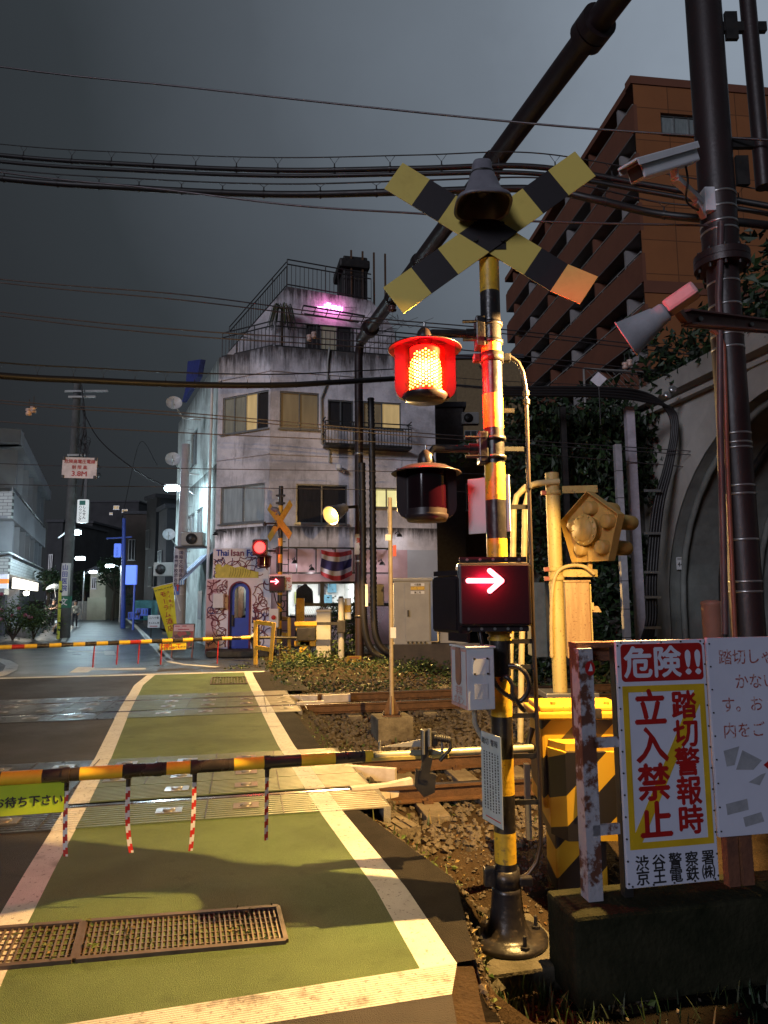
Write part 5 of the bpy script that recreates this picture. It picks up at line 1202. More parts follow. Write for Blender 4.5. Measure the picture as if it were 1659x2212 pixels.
# notice plates
n0 = S(1041, 1672, -.06); angn = math.atan2(-.92, .38); hN = S(1041, 1578, -.06).z-S(1041, 1768, -.06).z
Mn = FR(n0, angn); b = MB(); b.box((.11, 0, 0), (.22, hN, .004), mat('notice_white', (0.50, 0.56, 0.58), .5, scale=3), Mn)
M_INK = mat('ink', (0.03, 0.03, 0.035), .6)
b.text('踏切', Mn @ Matrix.Translation((.05, hN/2-.05, .003)), .04, M_INK, 'C', .01); b.text('警報', Mn @ Matrix.Translation((.15, hN/2-.05, .003)), .04, M_INK, 'C', .01)
for i, x in enumerate((.045, .075, .105, .135, .165, .195)):
    y = hN/2-.11
    while y > -hN/2+.07:
        k = random.uniform(.006, .013); b.box((x-.008, y, .003), (.011, k, .001), M_INK, Mn); y -= k+.006
    if i % 2: continue
b.box((.12, -hN/2+.03, .003), (.16, .006, .001), M_RED, Mn)
b.build('notice_plate', ps)
q0 = S(1012, 1095, .16); b = MB(); Mn2 = FR(q0, R(-38)); hN = S(1012, 1036, .16).z-S(1012, 1154, .16).z; b.bbox((.15, 0, 0), (.30, hN, .012), M_WHITE, Mn2, .004); b.build('white_board', ps)
# corrugated hoses
def hose(pts, r, m, parent, name='hose', seg=64):
    pts = [Vector(p) for p in pts]; sm = []
    for i in range(len(pts)-1):
        p0, p1, p2, p3 = pts[max(0, i-1)], pts[i], pts[i+1], pts[min(len(pts)-1, i+2)]; k = max(3, seg//(len(pts)-1))
        for j in range(k):
            t = j/k; sm.append(0.5*((2*p1)+(p2-p0)*t+(2*p0-5*p1+4*p2-p3)*t*t+(3*p1-p0-3*p2+p3)*t**3))
    sm.append(pts[-1]); b = MB(); b.tube(sm, [r*(1.0 if i % 2 else .82) for i in range(len(sm))], m, 10); return b.build(name, parent)
hose([S(1036, 1356, -.12), S(1040, 1385, -.13), S(1050, 1420, -.13), S(1062, 1460, -.12), S(1080, 1490, -.10), S(1112, 1512, -.09)], .015, M_PK, ps)
hose([S(1098, 1438, -.07), S(1118, 1440, -.09), S(1136, 1456, -.10), S(1142, 1480, -.10), S(1134, 1505, -.09), S(1116, 1516, -.08), S(1100, 1500, -.08)], .017, M_PK, ps)
hose([S(1082, 1470, -.07), S(1094, 1462, -.09), S(1106, 1478, -.10), S(1108, 1500, -.10), S(1124, 1526, -.09), S(1132, 1534, -.05)], .015, M_PK, ps)
b = MB(); b.lathe([(rp+.001, -.05), (rp+.016, -.05), (rp+.016, .05), (rp+.001, .05)], M_PK, Matrix.Translation(S0(1895)), 28); b.bbox((pb.x-.10, YP-.02, S0(1890).z), (.07, .06, .10), M_PK, None, .01); b.bbox((pb.x+.11, YP-.02, S0(1900).z), (.08, .05, .05), M_PK, None, .01); b.build('clamp', ps)
# concrete foundation under the post
b = MB(); Mf = Matrix.Translation(pb+Vector((-.02, -.02, -.14))) @ Matrix.Rotation(TH+R(2), 4, 'Z'); b.bbox((0, 0, 0), (.60, .62, .279), M_DCONC, Mf, .02); b.build('foundation_block', label='mossy concrete block under the foreground alarm post', cat='concrete block')

# ------------------------------------------------------------------ the far alarm post: the same kind, its board seen from behind
fp = at(603, 1424, 20.2); fps = dup(ps, (fp.x, fp.y, fp.z), None, 'distant alarm post with a yellow crossbuck, small lit red lamp and arrow across the tracks', 'crossing alarm posts', 1.08)
_lit = 0
for ch in list(fps.children):
    if ch.name.startswith('alarm_lamp') and any(g_.name.startswith('led') for g_ in ch.children): _lit = 1
    else: _lit = 0
    if _lit or ch.name.startswith(('crossbuck_board', 'button_box', 'notice_plate', 'horn', 'side_indicator', 'white_board')):
        for g_ in list(ch.children): bpy.data.objects.remove(g_)
        bpy.data.objects.remove(ch)
FX = FR((0, -.15, 3.72), R(-48)); org = Vector(fps.location)
for s_, z in ((1, 0), (-1, .012)):
    b = MB(); b.box((0, 0, z), (1.42, .215, .008), M_YEL, FX @ Matrix.Rotation(s_*R(40), 4, 'Z')); b.v = [tuple(Vector(v)+org) for v in b.v]; b.build('crossbuck_board', fps)
b = MB(); hM = Matrix.Translation(org+Vector((-.05, .0, 4.02))); b.lathe([(0, 0), (.07, 0), (.075, .1), (.05, .22), (0, .24)], M_HORN, hM @ Matrix.Rotation(R(-70), 4, 'Y'), 16); b.lathe([(.10, -.12), (.06, .0)], M_HORN, hM, 16); b.build('horn', fps)
b = MB(); Mq = FR(org+Vector((.03, -.12, 2.05)), 0); b.box((0, 0, 0), (.62, .42, .012), M_WHITE, Mq)
b.text('非常', Mq @ Matrix.Translation((.13, .07, .008)), .15, M_RED, 'C', .02); b.text('ボタン', Mq @ Matrix.Translation((.12, -.10, .008)), .13, M_RED, 'C', .02)
b.prism([(-.24, .17), (-.24, -.02), (-.28, -.02), (-.2, -.17), (-.12, -.02), (-.16, -.02), (-.16, .17)], .007, .010, M_RED, Mq); b.build('button_sign', fps)
b = MB(); b.bbox(org+Vector((-.12, -.15, 1.1)), (.26, .2, .5), M_WHITE, None, .02); b.lathe([(0, 0), (.06, 0), (.06, .03), (0, .03)], M_RED, Matrix.Translation(org+Vector((-.12, -.26, 1.12))) @ Matrix.Rotation(R(90), 4, 'X'), 12); b.build('button_box', fps)
b = MB(); b.lathe([(.0, 0), (.15, 0), (.14, .03), (0, .05)], emit('round_lamp', (1, .035, .03), 7), Matrix.Translation(org+Vector((-.52, -.26, 3.0))) @ Matrix.Rotation(R(90), 4, 'X'), 20); b.bbox(org+Vector((-.52, -.20, 3.0)), (.42, .10, .44), M_HOOD, None, .06); b.lathe([(.15, 0), (.2, 0), (.2, .06)], M_HOOD, Matrix.Translation(org+Vector((-.52, -.26, 3.0))) @ Matrix.Rotation(R(90), 4, 'X'), 20); b.build('round_lamp', fps)
lamp('round_glow', 'POINT', org+Vector((-.52, -.55, 2.9)), (1, .03, .05), 22, .1, fps)
# ------------------------------------------------------------------ near gate: machine, arm with hanging tapes and a notice
m, n, l, bs_ = newmat('hazard_stripes'); M_HAZ = m
co = n.new('ShaderNodeNewGeometry'); dt = n.new('ShaderNodeVectorMath'); dt.operation = 'DOT_PRODUCT'; dt.inputs[1].default_value = (0.72, 0.10, -0.72)
l.new(co.outputs['Position'], dt.inputs[0]); fr_ = n.new('ShaderNodeMath'); fr_.operation = 'FRACT'; k_ = n.new('ShaderNodeMath'); k_.operation = 'MULTIPLY'; k_.inputs[1].default_value = 3.1
l.new(dt.outputs['Value'], k_.inputs[0]); l.new(k_.outputs[0], fr_.inputs[0]); gt = n.new('ShaderNodeMath'); gt.operation = 'GREATER_THAN'; gt.inputs[1].default_value = .42; l.new(fr_.outputs[0], gt.inputs[0])
mx = n.new('ShaderNodeMix'); mx.data_type = 'RGBA'; mx.inputs[6].default_value = (.50, .29, .022, 1); mx.inputs[7].default_value = (.016, .014, .015, 1); l.new(gt.outputs[0], mx.inputs[0]); l.new(mx.outputs[2], bs_.inputs['Base Color']); bs_.inputs['Roughness'].default_value = .38
YG = 5.0
def SG(u, v, dy=0.0): return at(u, v, YG+dy)
g0 = SG(1240, 1935); gm = thing('gate_machine', 'yellow and black striped crossing gate machine behind the rusty fence post', 'gate machine', (g0.x, YG, g0.z), 'crossing gate machines')
lx0, lx1 = SG(1150, 1570).x, SG(1338, 1570).x; xm = (lx0+lx1)/2; wx = lx1-lx0
zl, zbx, zb2 = SG(1200, 1535).z, SG(1200, 1780).z, SG(1200, 1940).z
b = MB(); b.bbox((xm, YG, (zl+zbx)/2+.1), (wx-.04, .40, zl-zbx-.12), M_HAZ, None, .02)
b.prism([(xm-wx*.42, -.25), (xm-wx*.30, -.40), (xm+wx*.30, -.40), (xm+wx*.42, -.25), (xm+wx*.42, .0), (xm-wx*.42, .0)], zbx+.02, zl-.20, M_HAZ, Matrix.Translation((0, YG, 0)))
b.prism([(xm-wx*.40, -.23), (xm-wx*.28, -.36), (xm+wx*.28, -.36), (xm+wx*.40, -.23), (xm+wx*.40, .0), (xm-wx*.40, .0)], zl-.2, zl-.155, M_YEL, Matrix.Translation((0, YG, 0)))
b.build('body', gm)
b = MB(); b.bbox((xm, YG, zl+.0), (wx+.03, .46, .05), M_YEL, None, .012); b.bbox((xm, YG, zl+.04), (wx-.03, .40, .04), M_YEL, None, .012); b.bbox((xm+.04, YG, zl+.012), (.16, .47, .07), M_PK, None, .012)
for sx_ in (-.3, .3): b.cyl((xm+sx_*wx, YG-.12, zl+.05), (xm+sx_*wx, YG-.12, zl+.08), .018, M_YEL, n=10)
b.build('lid', gm)
b = MB(); b.bbox((xm-.03, YG+.02, (zbx+zb2)/2), (wx*.56, .30, zbx-zb2+.1), M_HAZ, None, .02); b.box((xm-.03, YG+.02, zb2), (wx*.8, .42, .05), M_DARK); b.build('pedestal', gm)
b = MB(); b.box((xm-wx*.12, YG-.41, zl-.36), (.03, .03, .10), M_DARK); b.box((xm-wx*.12, YG-.42, zl-.40), (.10, .03, .03), M_DARK); b.build('latch', gm)
b = MB(); Mt = FR((xm+.24, YG-.412, zl-.33), 0); b.box((0, 0, -.004), (.20, .22, .006), M_BLK, Mt); b.text('No1', Mt @ Matrix.Translation((0, .02, .001)), .075, M_WHITE, 'C', .015); b.box((0, -.07, .001), (.06, .05, .002), M_GREY, Mt); b.build('number_plate', gm)
b = MB(); b.beam((lx0-.06, YG-.05, zl-.35), (lx0-.06, YG-.05, zl-.85), .035, .05, M_GALV); b.beam((lx0-.06, YG-.05, zl-.25), (lx0+.05, YG, zl-.25), .04, .03, M_DARK); b.tube([(lx0-.02, YG-.1, zl-.1), (lx0-.06, YG-.12, zl-.2), (lx0-.03, YG-.12, zl-.3)], .02, M_DARK, 8); b.build('crank', gm)
# the arm
ga, gb, gc = at(-40, 1684.5, 3.93), at(804, 1633, 4.55), at(1150, 1616, 4.80)
arm = thing('boom_barrier', 'near crossing gate arm lowered across the walkway, banded yellow and black', 'gate arm', gc, 'crossing gate arms')
d = (gb-ga); ln = d.length; dn = d.normalized()
M_AY = mat('arm_yellow', (0.82, 0.56, 0.04), .35, 0, scale=8, col2=(.68, .40, .03), rvar=.1); M_AK = mat('arm_black', (.02, .018, .018), .28, 0, scale=6, col2=(.05, .038, .03), rvar=.1)
bounds = [-900, -40, 3, 92, 173, 265, 360, 424, 505, 579, 650, 723, 787, 804]
b = MB(); k_ = lambda u: (at(u, 1685-(u)*.0645, 4).x, )
def on_arm(u):    # the arm's point under picture column u
    lo, hi = -1.5, 1.2
    for _ in range(40):
        mid = (lo+hi)/2; p = ga+d*mid; q = M3.transposed() @ (p-CAM); uu = 829.5+FOC*q.x/(-q.z)
        if uu < u: lo = mid
        else: hi = mid
    return ga+d*lo
cols = ['K', 'Y', 'K', 'Y', 'K', 'Y', 'K', 'Y', 'K', 'Y', 'K', 'K', 'Y']; cols = ['Y', 'K', 'Y', 'K', 'Y', 'K', 'Y', 'K', 'Y', 'K', 'Y', 'K', 'Y']
pts_ = [on_arm(u) for u in bounds[1:]]; pts_ = [ga-d*.9]+pts_
cols = ['K', 'K', 'Y', 'K', 'Y', 'K', 'Y', 'K', 'Y', 'K', 'Y', 'K', 'Y']
ra = .037
for i, (p, q) in enumerate(zip(pts_, pts_[1:])): b.cyl(p, q, ra, M_AY if cols[i] == 'Y' else M_AK, n=20, caps=(i in (0, 12)))
for u in (143, 278, 419, 577): p = on_arm(u); b.cyl(p-dn*.02, p+dn*.02, ra+.006, M_AK, n=20)
for u in (338, 345): p = on_arm(u); b.cyl(p-dn*.012, p+dn*.012, ra+.004, M_AK, n=20)
b.build('pole', arm)
b = MB(); b.cyl(gb, gc, .026, mat('arm_grey', (.40, .37, .26), .35, .3, scale=6), n=16)
for u, v in ((820, 1618), (955, 1612)):
    q = at(u, v, 4.6); b.cyl(q-Vector((0, 0, .05)), q+Vector((0, 0, .05)), .009, M_GALV, n=8)
e1, e2 = at(800, 1637, 4.56), at(965, 1630, 4.66); b.beam(e1, e2, .10, .02, mat('arm_bracket', (.42, .32, .10), .5, .2)); b.build('root_pipe', arm)
b = MB(); c = at(917, 1625, 4.62)
b.bbox(c+Vector((0, -.02, .05)), (.05, .07, .20), M_DARK, None, .01); b.bbox(c+Vector((.05, -.02, .09)), (.07, .05, .09), M_DARK, None, .01); b.beam(c+Vector((.02, -.03, -.02)), c+Vector((-.01, -.03, -.16)), .05, .06, M_DARK)
b.prism([(-.08, -.10), (.05, -.13), (.04, -.24), (-.03, -.27), (-.09, -.2)], -.02, .02, M_DARK, FR(c+Vector((.02, -.03, 0)), 0))
for i in range(9): b.lathe([(.020, 0), (.026, .006), (.020, .012)], M_DARK, Matrix.Translation(c+Vector((.06+i*.012, -.03, .10-.002*i))) @ Matrix.Rotation(R(90), 4, 'Y'), 10)
b.tube([c+Vector((.17, -.03, .09)), c+Vector((.17, -.03, .03)), c+Vector((.10, -.02, -.05))], .012, M_DARK, 8); b.cyl(c+Vector((-.01, -.06, .0)), c+Vector((-.01, -.06, .15)), .010, M_GALV, n=8); b.cyl(c+Vector((.03, -.06, .05)), c+Vector((.03, -.06, .16)), .012, M_GALV, n=8)
b.prism([(-.28, .0), (0, .05), (.0, .0)], -.004, .004, M_GREY, FR(c+Vector((0, .03, .03)), 0)); b.build('breakaway_joint', arm)
# tapes hanging from the arm, and the notice
for i, (u, vb_, ub) in enumerate(((145, 1850, 150), (278, 1842, 290), (421, 1838, 416), (577, 1815, 577))):
    p = on_arm(u); L_ = p.z-at(u, vb_, p.y).z; bend = (ub-u)/1475*4.0
    t = MB(); t.cyl(p-Vector((0, 0, ra)), p-Vector((0, 0, ra+.05)), .014, M_AK, n=8); ns = 10
    for j in range(ns*3):
        z0, z1 = ra+.05+(L_-ra-.05)*j/(ns*3), ra+.05+(L_-ra-.05)*(j+1)/(ns*3); f0, f1 = (j/(ns*3))**3*bend, ((j+1)/(ns*3))**3*bend; ca = .22*i+.9*(f0*6)
        w_ = .0125; cx, sx_ = math.cos(ca)*w_, math.sin(ca)*w_
        a0_, a1_ = p+Vector((f0, 0, -z0)), p+Vector((f1, 0, -z1)); e = Vector((cx, sx_, 0)); o_ = Vector((0, 0, -.022))
        for s0, s1 in ((-1, 0), (0, 1)):
            st_ = int((j+ (s0+1)*1.0)/3) % 2
            for zz_ in (-.0008, .0008):
                t.add([a0_+e*s0+Vector((0, zz_, 0)), a0_+e*s1+Vector((0, zz_, 0)), a1_+e*s1+Vector((0, zz_, 0)), a1_+e*s0+Vector((0, zz_, 0))], [(0, 1, 2, 3)], M_RED if st_ else M_WHITE)
    t.build('hanging_tape', arm)
p0, p1 = on_arm(-330), on_arm(141); nt_ = MB(); hN = .165; u_ = dn; Mno = Matrix((u_, Vector((0, 0, 1)), u_.cross(Vector((0, 0, 1))))).transposed().to_4x4(); Mno.translation = (p0+p1)/2-Vector((0, 0, ra+hN/2))
M_LIME = mat('notice_lime', (.46, .62, .03), .55, 0, scale=3, var=.1); wN = (p1-p0).length
nt_.box((0, 0, 0), (wN, hN, .004), M_LIME, Mno); nt_.text('しばらくお待ち下さい', Mno @ Matrix.Translation((wN/2-.008, -.012, .003)), .060, M_INK, 'R', .03); nt_.build('notice', arm)

# ------------------------------------------------------------------ fence with the warning signs at the right
def Z8(x, y): return (1097+x*.3386, 1371.5+y*.3386)
FS = Plane(at(1338, 1650, 3.90), R(11)); FSM = FS.M
def f8(x, y): return FS.loc(*Z8(x, y))
M_RUST = mat('peeling_white', (.30, .30, .35), .7, 0, scale=4.5, col2=(.085, .030, .018), bump=.4, bscale=30, thresh=(.47, .52))
M_RUST2 = mat('rust', (.16, .06, .03), .85, 0, scale=6, col2=(.06, .025, .018), bump=.4, bscale=40)
fw = MB(); tl_ = at(1232, 1975, 3.98); zt_ = tl_.z; P0 = FS.M @ Vector((f8(350, 1690)[0]-.02, 0, 0)); x0 = f8(350, 1690)[0]
zw = at(1262, 1945, 3.90).z
fw.bbox((x0+2.4, zw-FS.p.z-.22, -.04), (4.8, .44, .34), mat('mossy_wall', (.026, .025, .015), .95, 0, scale=4, col2=(.008, .010, .005), bump=.7, bscale=30, spec=.1), FSM, .02); fw.build('low_wall', label='low mossy concrete wall carrying the rusty fence at the right', cat='wall')
fe = thing('fence', 'rusty white steel fence with peeling paint carrying the warning signs', 'fence', FS.W(x0+.15, zw-FS.p.z))
b = MB(); a = f8(530, 100); c = f8(545, 1720); b.box(((a[0]+c[0])/2, (a[1]+zw-FS.p.z)/2, -.06), (.085, a[1]-(zw-FS.p.z)+.02, .09), M_RUST, FSM); b.box((a[0]-.05, (a[1]+f8(0, 700)[1])/2, -.12), (.03, a[1]-f8(0, 700)[1], .03), M_RUST2, FSM); b.build('post', fe)
b = MB(); y = f8(600, 80)[1]; b.box((f8(460, 0)[0]+2.0, y+.01, -.10), (4.0, .03, .10), M_RUST2, FSM); b.box((f8(460, 0)[0]+2.0, y-.045, -.13), (4.0, .08, .02), M_RUST2, FSM); b.build('top_rail', fe)
b = MB()
for v in (690, 1250): y = f8(640, v)[1]; b.box((f8(640, v)[0], y, -.025), (.16, .055, .02), M_RUST, FSM)
b.build('bracket', fe)
for u in (760, 1430, 1520, 2100):
    b = MB(); x = f8(u, 1000)[0]; yt_ = f8(u, 60)[1]; yb_ = zw-FS.p.z; b.box((x, (yt_+yb_)/2, -.05), (.05 if u == 760 else .07, yt_-yb_, .05), M_DARK if u == 760 else M_RUST2, FSM); b.build('post', fe)
def signboard(q, name, label, cat):
    """q: four corners tl,tr,br,bl in the enlarged picture"""
    P4 = [f8(*k) for k in q]; x0 = (P4[0][0]+P4[3][0])/2; x1 = (P4[1][0]+P4[2][0])/2; y1 = (P4[0][1]+P4[1][1])/2; y0 = (P4[2][1]+P4[3][1])/2
    t = thing(name, label, cat, FS.W((x0+x1)/2, y0)); return t, x0, x1, y0, y1
M_SGW = mat('sign_white', (.52, .54, .66), .45, 0, scale=2.0, col2=(.44, .46, .58), rvar=.08); M_SGR = mat('sign_red', (.30, .010, .010), .45, 0, scale=3, rvar=.06); M_SGY = mat('sign_yellow', (.52, .34, .015), .45, 0, scale=3, rvar=.06); M_SGK = mat('sign_black', (.018, .018, .02), .5)
t, x0, x1, y0, y1 = signboard(((690, 40), (1265, 25), (1338, 1572), (765, 1618)), 'warning_sign', 'tall white danger sign with red and yellow panels and big red characters on the fence', 'sign')
SX, SY = x1-x0, y1-y0; Msg = FSM @ Matrix.Translation((x0, y0, 0))
bbd = MB(); bbd.bbox((SX/2, SY/2, -.012), (SX, SY, .022), M_SGW, Msg, .003)
b = MB(); hx0, hx1, hy0, hy1 = SX*.045, SX*.965, SY*.828, SY*.985; r_ = .022
pl_ = []
for cx, cy, a0_ in ((hx1-r_, hy1-r_, 0), (hx0+r_, hy1-r_, 90), (hx0+r_, hy0+r_, 180), (hx1-r_, hy0+r_, 270)): pl_ += [(cx+r_*math.cos(R(a0_+k*15)), cy+r_*math.sin(R(a0_+k*15))) for k in range(7)]
b.prism(pl_, 0, .0015, M_SGR, Msg); b.build('red_panel', t)
b = MB(); kx0, kx1, ky0, ky1, bw = SX*.045, SX*.965, SY*.150, SY*.810, SX*.062
for q in ((kx0, kx0+bw, ky0, ky1), (kx1-bw, kx1, ky0, ky1), (kx0+bw, kx1-bw, ky0, ky0+bw), (kx0+bw, kx1-bw, ky1-bw, ky1)): b.box(((q[0]+q[1])/2, (q[2]+q[3])/2, .0005), (q[1]-q[0], q[3]-q[2], .002), M_SGY, Msg)
b.prism([(kx0+bw, ky0+bw), (kx0+bw+.04, ky0+bw), (kx1-bw, ky1-bw-.075), (kx1-bw, ky1-bw), (kx1-bw-.03, ky1-bw), (kx0+bw, ky0+bw+.05)], 0, .001, M_SGY, Msg); b.build('yellow_border', t)
b = MB(); T_ = lambda x, y: Msg @ Matrix.Translation((SX*x, SY*y, .0015))
b.text('危険', T_(.39, .905), .325*SX, M_SGW, 'C', .028); b.text('!!', T_(.835, .905), .33*SX, M_SGW, 'C', .03, 1.25)
b.vtext('立入禁止', T_(.330, .715), SX*.370, M_SGR, SY*.1525, .030); b.vtext('踏切警報時', T_(.715, .722), SX*.290, M_SGR, SY*.1180, .030)
for s_, y in (('渋谷警察署', .095), ('京王電鉄㈱', .038)):
    for i, ch in enumerate(s_): b.text(ch, T_(.16+.18*i, y), SX*.150, M_SGK, 'C', .02)
b.build('lettering', t)
b = bbd
for i in range(12):
    for x in (SX*.012, SX*.988): p = Msg @ Vector((x, SY*(.02+.96*i/11), 0)); b.cyl(p, p+FS.n*.004, .0055, M_DARK, n=6)
for i in range(5):
    for y in (.008, .992): p = Msg @ Vector((SX*(.05+.9*i/4), SY*y, 0)); b.cyl(p, p+FS.n*.004, .0055, M_DARK, n=6)
b.build('board', t)
# the faded sign beside it
t2, a0_, a1_, c0_, c1_ = signboard(((1270, 22), (1850, 5), (1900, 1255), (1338, 1288)), 'faded_sign', 'white sign beside the danger sign with faded brush lettering and grey tape marks', 'sign')
S2, H2 = a1_-a0_, c1_-c0_; M2 = FSM @ Matrix.Translation((a0_+.006, c0_, 0)); bbd = MB(); bbd.bbox((S2/2, H2/2, -.013), (S2, H2, .022), M_SGW, M2, .003)
M_FADE = mat('faded_red', (.26, .045, .035), .6, 0, scale=60, col2=(.46, .42, .46), thresh=(.48, .62)); b = MB(); pxs = lambda x, y: (f8(x, y)[0]-a0_, f8(x, y)[1]-c0_)
for s_, x, y in (('踏切しゃ', 1335, 145), ('かない', 1440, 300), ('す。お', 1355, 450), ('内をご', 1365, 615)):
    q = pxs(x, y); b.text(s_, M2 @ Matrix.Translation((q[0], q[1], 0)), .092, M_FADE, 'L', .006)
b.build('lettering', t2)
M_TAPE = mat('tape_mark', (.30, .31, .35), .7, 0, scale=14, col2=(.20, .21, .24)); b = bbd
for poly in ([(1370, 740), (1470, 710), (1440, 830), (1390, 840)], [(1490, 735), (1615, 800), (1560, 860), (1450, 860)], [(1530, 940), (1610, 890), (1640, 880), (1600, 960)], [(1385, 1080), (1520, 1045), (1530, 1115), (1395, 1150)], [(1495, 1165), (1610, 1130), (1630, 1190), (1510, 1225)]):
    b.prism([pxs(*k) for k in poly], 0, .0012, M_TAPE, M2)
b.prism([pxs(*k) for k in ((1625, 830), (1660, 800), (1660, 860))], 0, .0012, M_SGR, M2)
for i in range(9): p = M2 @ Vector((.012, H2*(.03+.94*i/8), 0)); b.cyl(p, p+FS.n*.004, .005, M_DARK, n=6)
b.build('board', t2)
# sticker on the fence post
b = MB(); q = f8(532, 215); b.prism([(q[0]+.03*math.cos(t_), q[1]+.04*math.sin(t_)) for t_ in [2*math.pi*i/20 for i in range(20)]], -.014, -.0125, M_SGR, FSM); b.prism([(q[0]-.012, q[1]-.015), (q[0]+.014, q[1]-.015), (q[0]+.012, q[1]+.005), (q[0]+.004, q[1]+.028), (q[0]-.003, q[1]+.005)], -.0125, -.011, M_SGW, FSM)
for i, ch in enumerate('00'): pass
b.build('round_sticker', label='small round red sticker near the top of the rusty fence post', cat='sticker')

# ------------------------------------------------------------------ gantry: tall pole curving into a tube across the tracks, and its far leg
M_GAN = mat('gantry_brown', (.030, .017, .018), .45, .1, scale=5, col2=(.018, .011, .012), bump=.1, bscale=40)
YPOLE = 6.2; gx = at(1583, 900, YPOLE).x; rg = .165
gy = thing('gantry', 'dark steel pole curving over into a tube that crosses the tracks to a far leg', 'gantry', (gx, YPOLE, -.1))
topz = at(1560, 20, YPOLE).z
fl = at(776, 1200, 18.8); fx_, fy_ = fl.x, fl.y; fz = at(790, 775, 18.8).z+.45
bz = fz; dirb = Vector((fx_-gx, fy_-YPOLE, 0)); dl = dirb.length; dirb.normalize()
b = MB(); zf = at(1580, 568, YPOLE).z; b.cyl((gx, YPOLE, -.3), (gx, YPOLE, zf), rg*.86, M_GAN, n=24)
b.cyl((gx, YPOLE, zf-.06), (gx, YPOLE, zf), rg*1.5, M_GAN, n=24); b.cyl((gx, YPOLE, zf+.005), (gx, YPOLE, zf+.07), rg*1.5, M_GAN, n=24)
for i in range(10): a = R(36*i); q = Vector((gx+math.cos(a)*rg*1.3, YPOLE+math.sin(a)*rg*1.3, zf-.1)); b.cyl(q, q+Vector((0, 0, .2)), .016, M_DARK, n=6)
rb_ = 1.05; bend = [Vector((gx, YPOLE, zf+.07)), Vector((gx, YPOLE, bz-rb_))]+[Vector((gx, YPOLE, bz-rb_))+dirb*(rb_-rb_*math.cos(t))+Vector((0, 0, rb_*math.sin(t))) for t in [math.pi/2*i/10 for i in range(1, 11)]]
b.tube(bend, rg, M_GAN, 24, True); zc = at(1540, 280, YPOLE).z; b.build('pole', gy)
b = MB(); bs0 = bend[-1]; be = Vector((fx_, fy_, bz))-dirb*.3; b.cyl(bs0, be, rg, M_GAN, n=24)
jq = bs0+dirb*0.75; b.cyl(jq-dirb*.16, jq-dirb*.02, rg*1.45, M_GAN, n=24); b.cyl(jq+dirb*.0, jq+dirb*.14, rg*1.45, M_GAN, n=24)
jq = bs0+dirb*(dl-2.2); b.cyl(jq-dirb*.1, jq+dirb*.1, rg*1.45, M_GAN, n=20); b.build('boom', gy)
for fr_ in (.28, .40, .62, .80):
    p = bs0+dirb*(dl*fr_*.8+.6); b = MB(); b.cyl(p-dirb*.05, p+dirb*.05, rg+.03, M_DARK, n=20)
    for s_ in (-1, 1): b.cyl(p+Vector((0, 0, rg+.12))+dirb*.04*s_, p+Vector((0, 0, -rg-.1))+dirb*.04*s_, .014, M_DARK, n=6)
    b.lathe([(0, -.34), (.03, -.33), (.10, -.31), (.11, -.28), (.04, -.27), (.09, -.23), (.095, -.20), (.03, -.19), (.02, -.12)], mat('insulator', (.12, .05, .045), .2, rvar=.05), Matrix.Translation(p), 16); b.build('insulator', gy)
b = MB(); b.tube([(fx_, fy_, -.2), (fx_, fy_, bz-.4), Vector((fx_, fy_, bz-.12))-dirb*.12, Vector((fx_, fy_, bz))-dirb*.3], .12, M_GAN, 18)
for k in range(5): z = 1.2+k*1.5; b.lathe([(.121, -.03), (.126, -.03), (.126, .03), (.121, .03)], M_GALV if k % 2 else M_DARK, Matrix.Translation((fx_, fy_, z)), 18)
b.build('far_leg', gy)
for v in (416, 447, 478, 494, 605, 655, 720, 748, 935, 955, 966, 1048, 1066, 1165, 1256, 1278):
    b = MB(); z = at(1583, v, YPOLE-.1).z; rr = (rg if v < 560 else rg*.86); b.lathe([(rr+.001, -.010), (rr+.005, -.010), (rr+.005, .010), (rr+.001, .010)], M_GALV, Matrix.Translation((gx, YPOLE, z)), 24); b.build('strap', gy)
M_COP = mat('conduit_red_brown', (.22, .07, .04), .5, 0, scale=6, col2=(.15, .05, .03)); M_COP2 = mat('conduit_dark', (.075, .045, .05), .5, 0, scale=6)
for us, m, r_ in ((((1557, 480), (1556, 560), (1552, 640), (1555, 700), (1555, 900), (1563, 1200), (1566, 1370)), M_COP2, .030), (((1535, 712), (1552, 722), (1563, 745), (1565, 800), (1571, 1000), (1582, 1250), (1588, 1380)), M_COP, .022)):
    b = MB(); b.tube([at(u, v, YPOLE-.17) for u, v in us], r_, m, 10); b.build('conduit', gy)
# steel tube hung beside the pole
b = MB(); xr = at(1634, 200, YPOLE).x; b.cyl((xr, YPOLE, at(1640, 405, YPOLE).z), (xr-.02, YPOLE, at(1630, -160, YPOLE).z), .075, M_GAN, n=18)
for v in (60, 310): z = at(1610, v, YPOLE).z; b.box(((gx+xr)/2+.02, YPOLE, z), (xr-gx+.25, .05, .10), M_DARK); b.box(((gx+xr)/2+.02, YPOLE-.02, z-.3 if v > 200 else z+.0), (.12, .04, .30), M_DARK)
b.build('side_tube', gy)

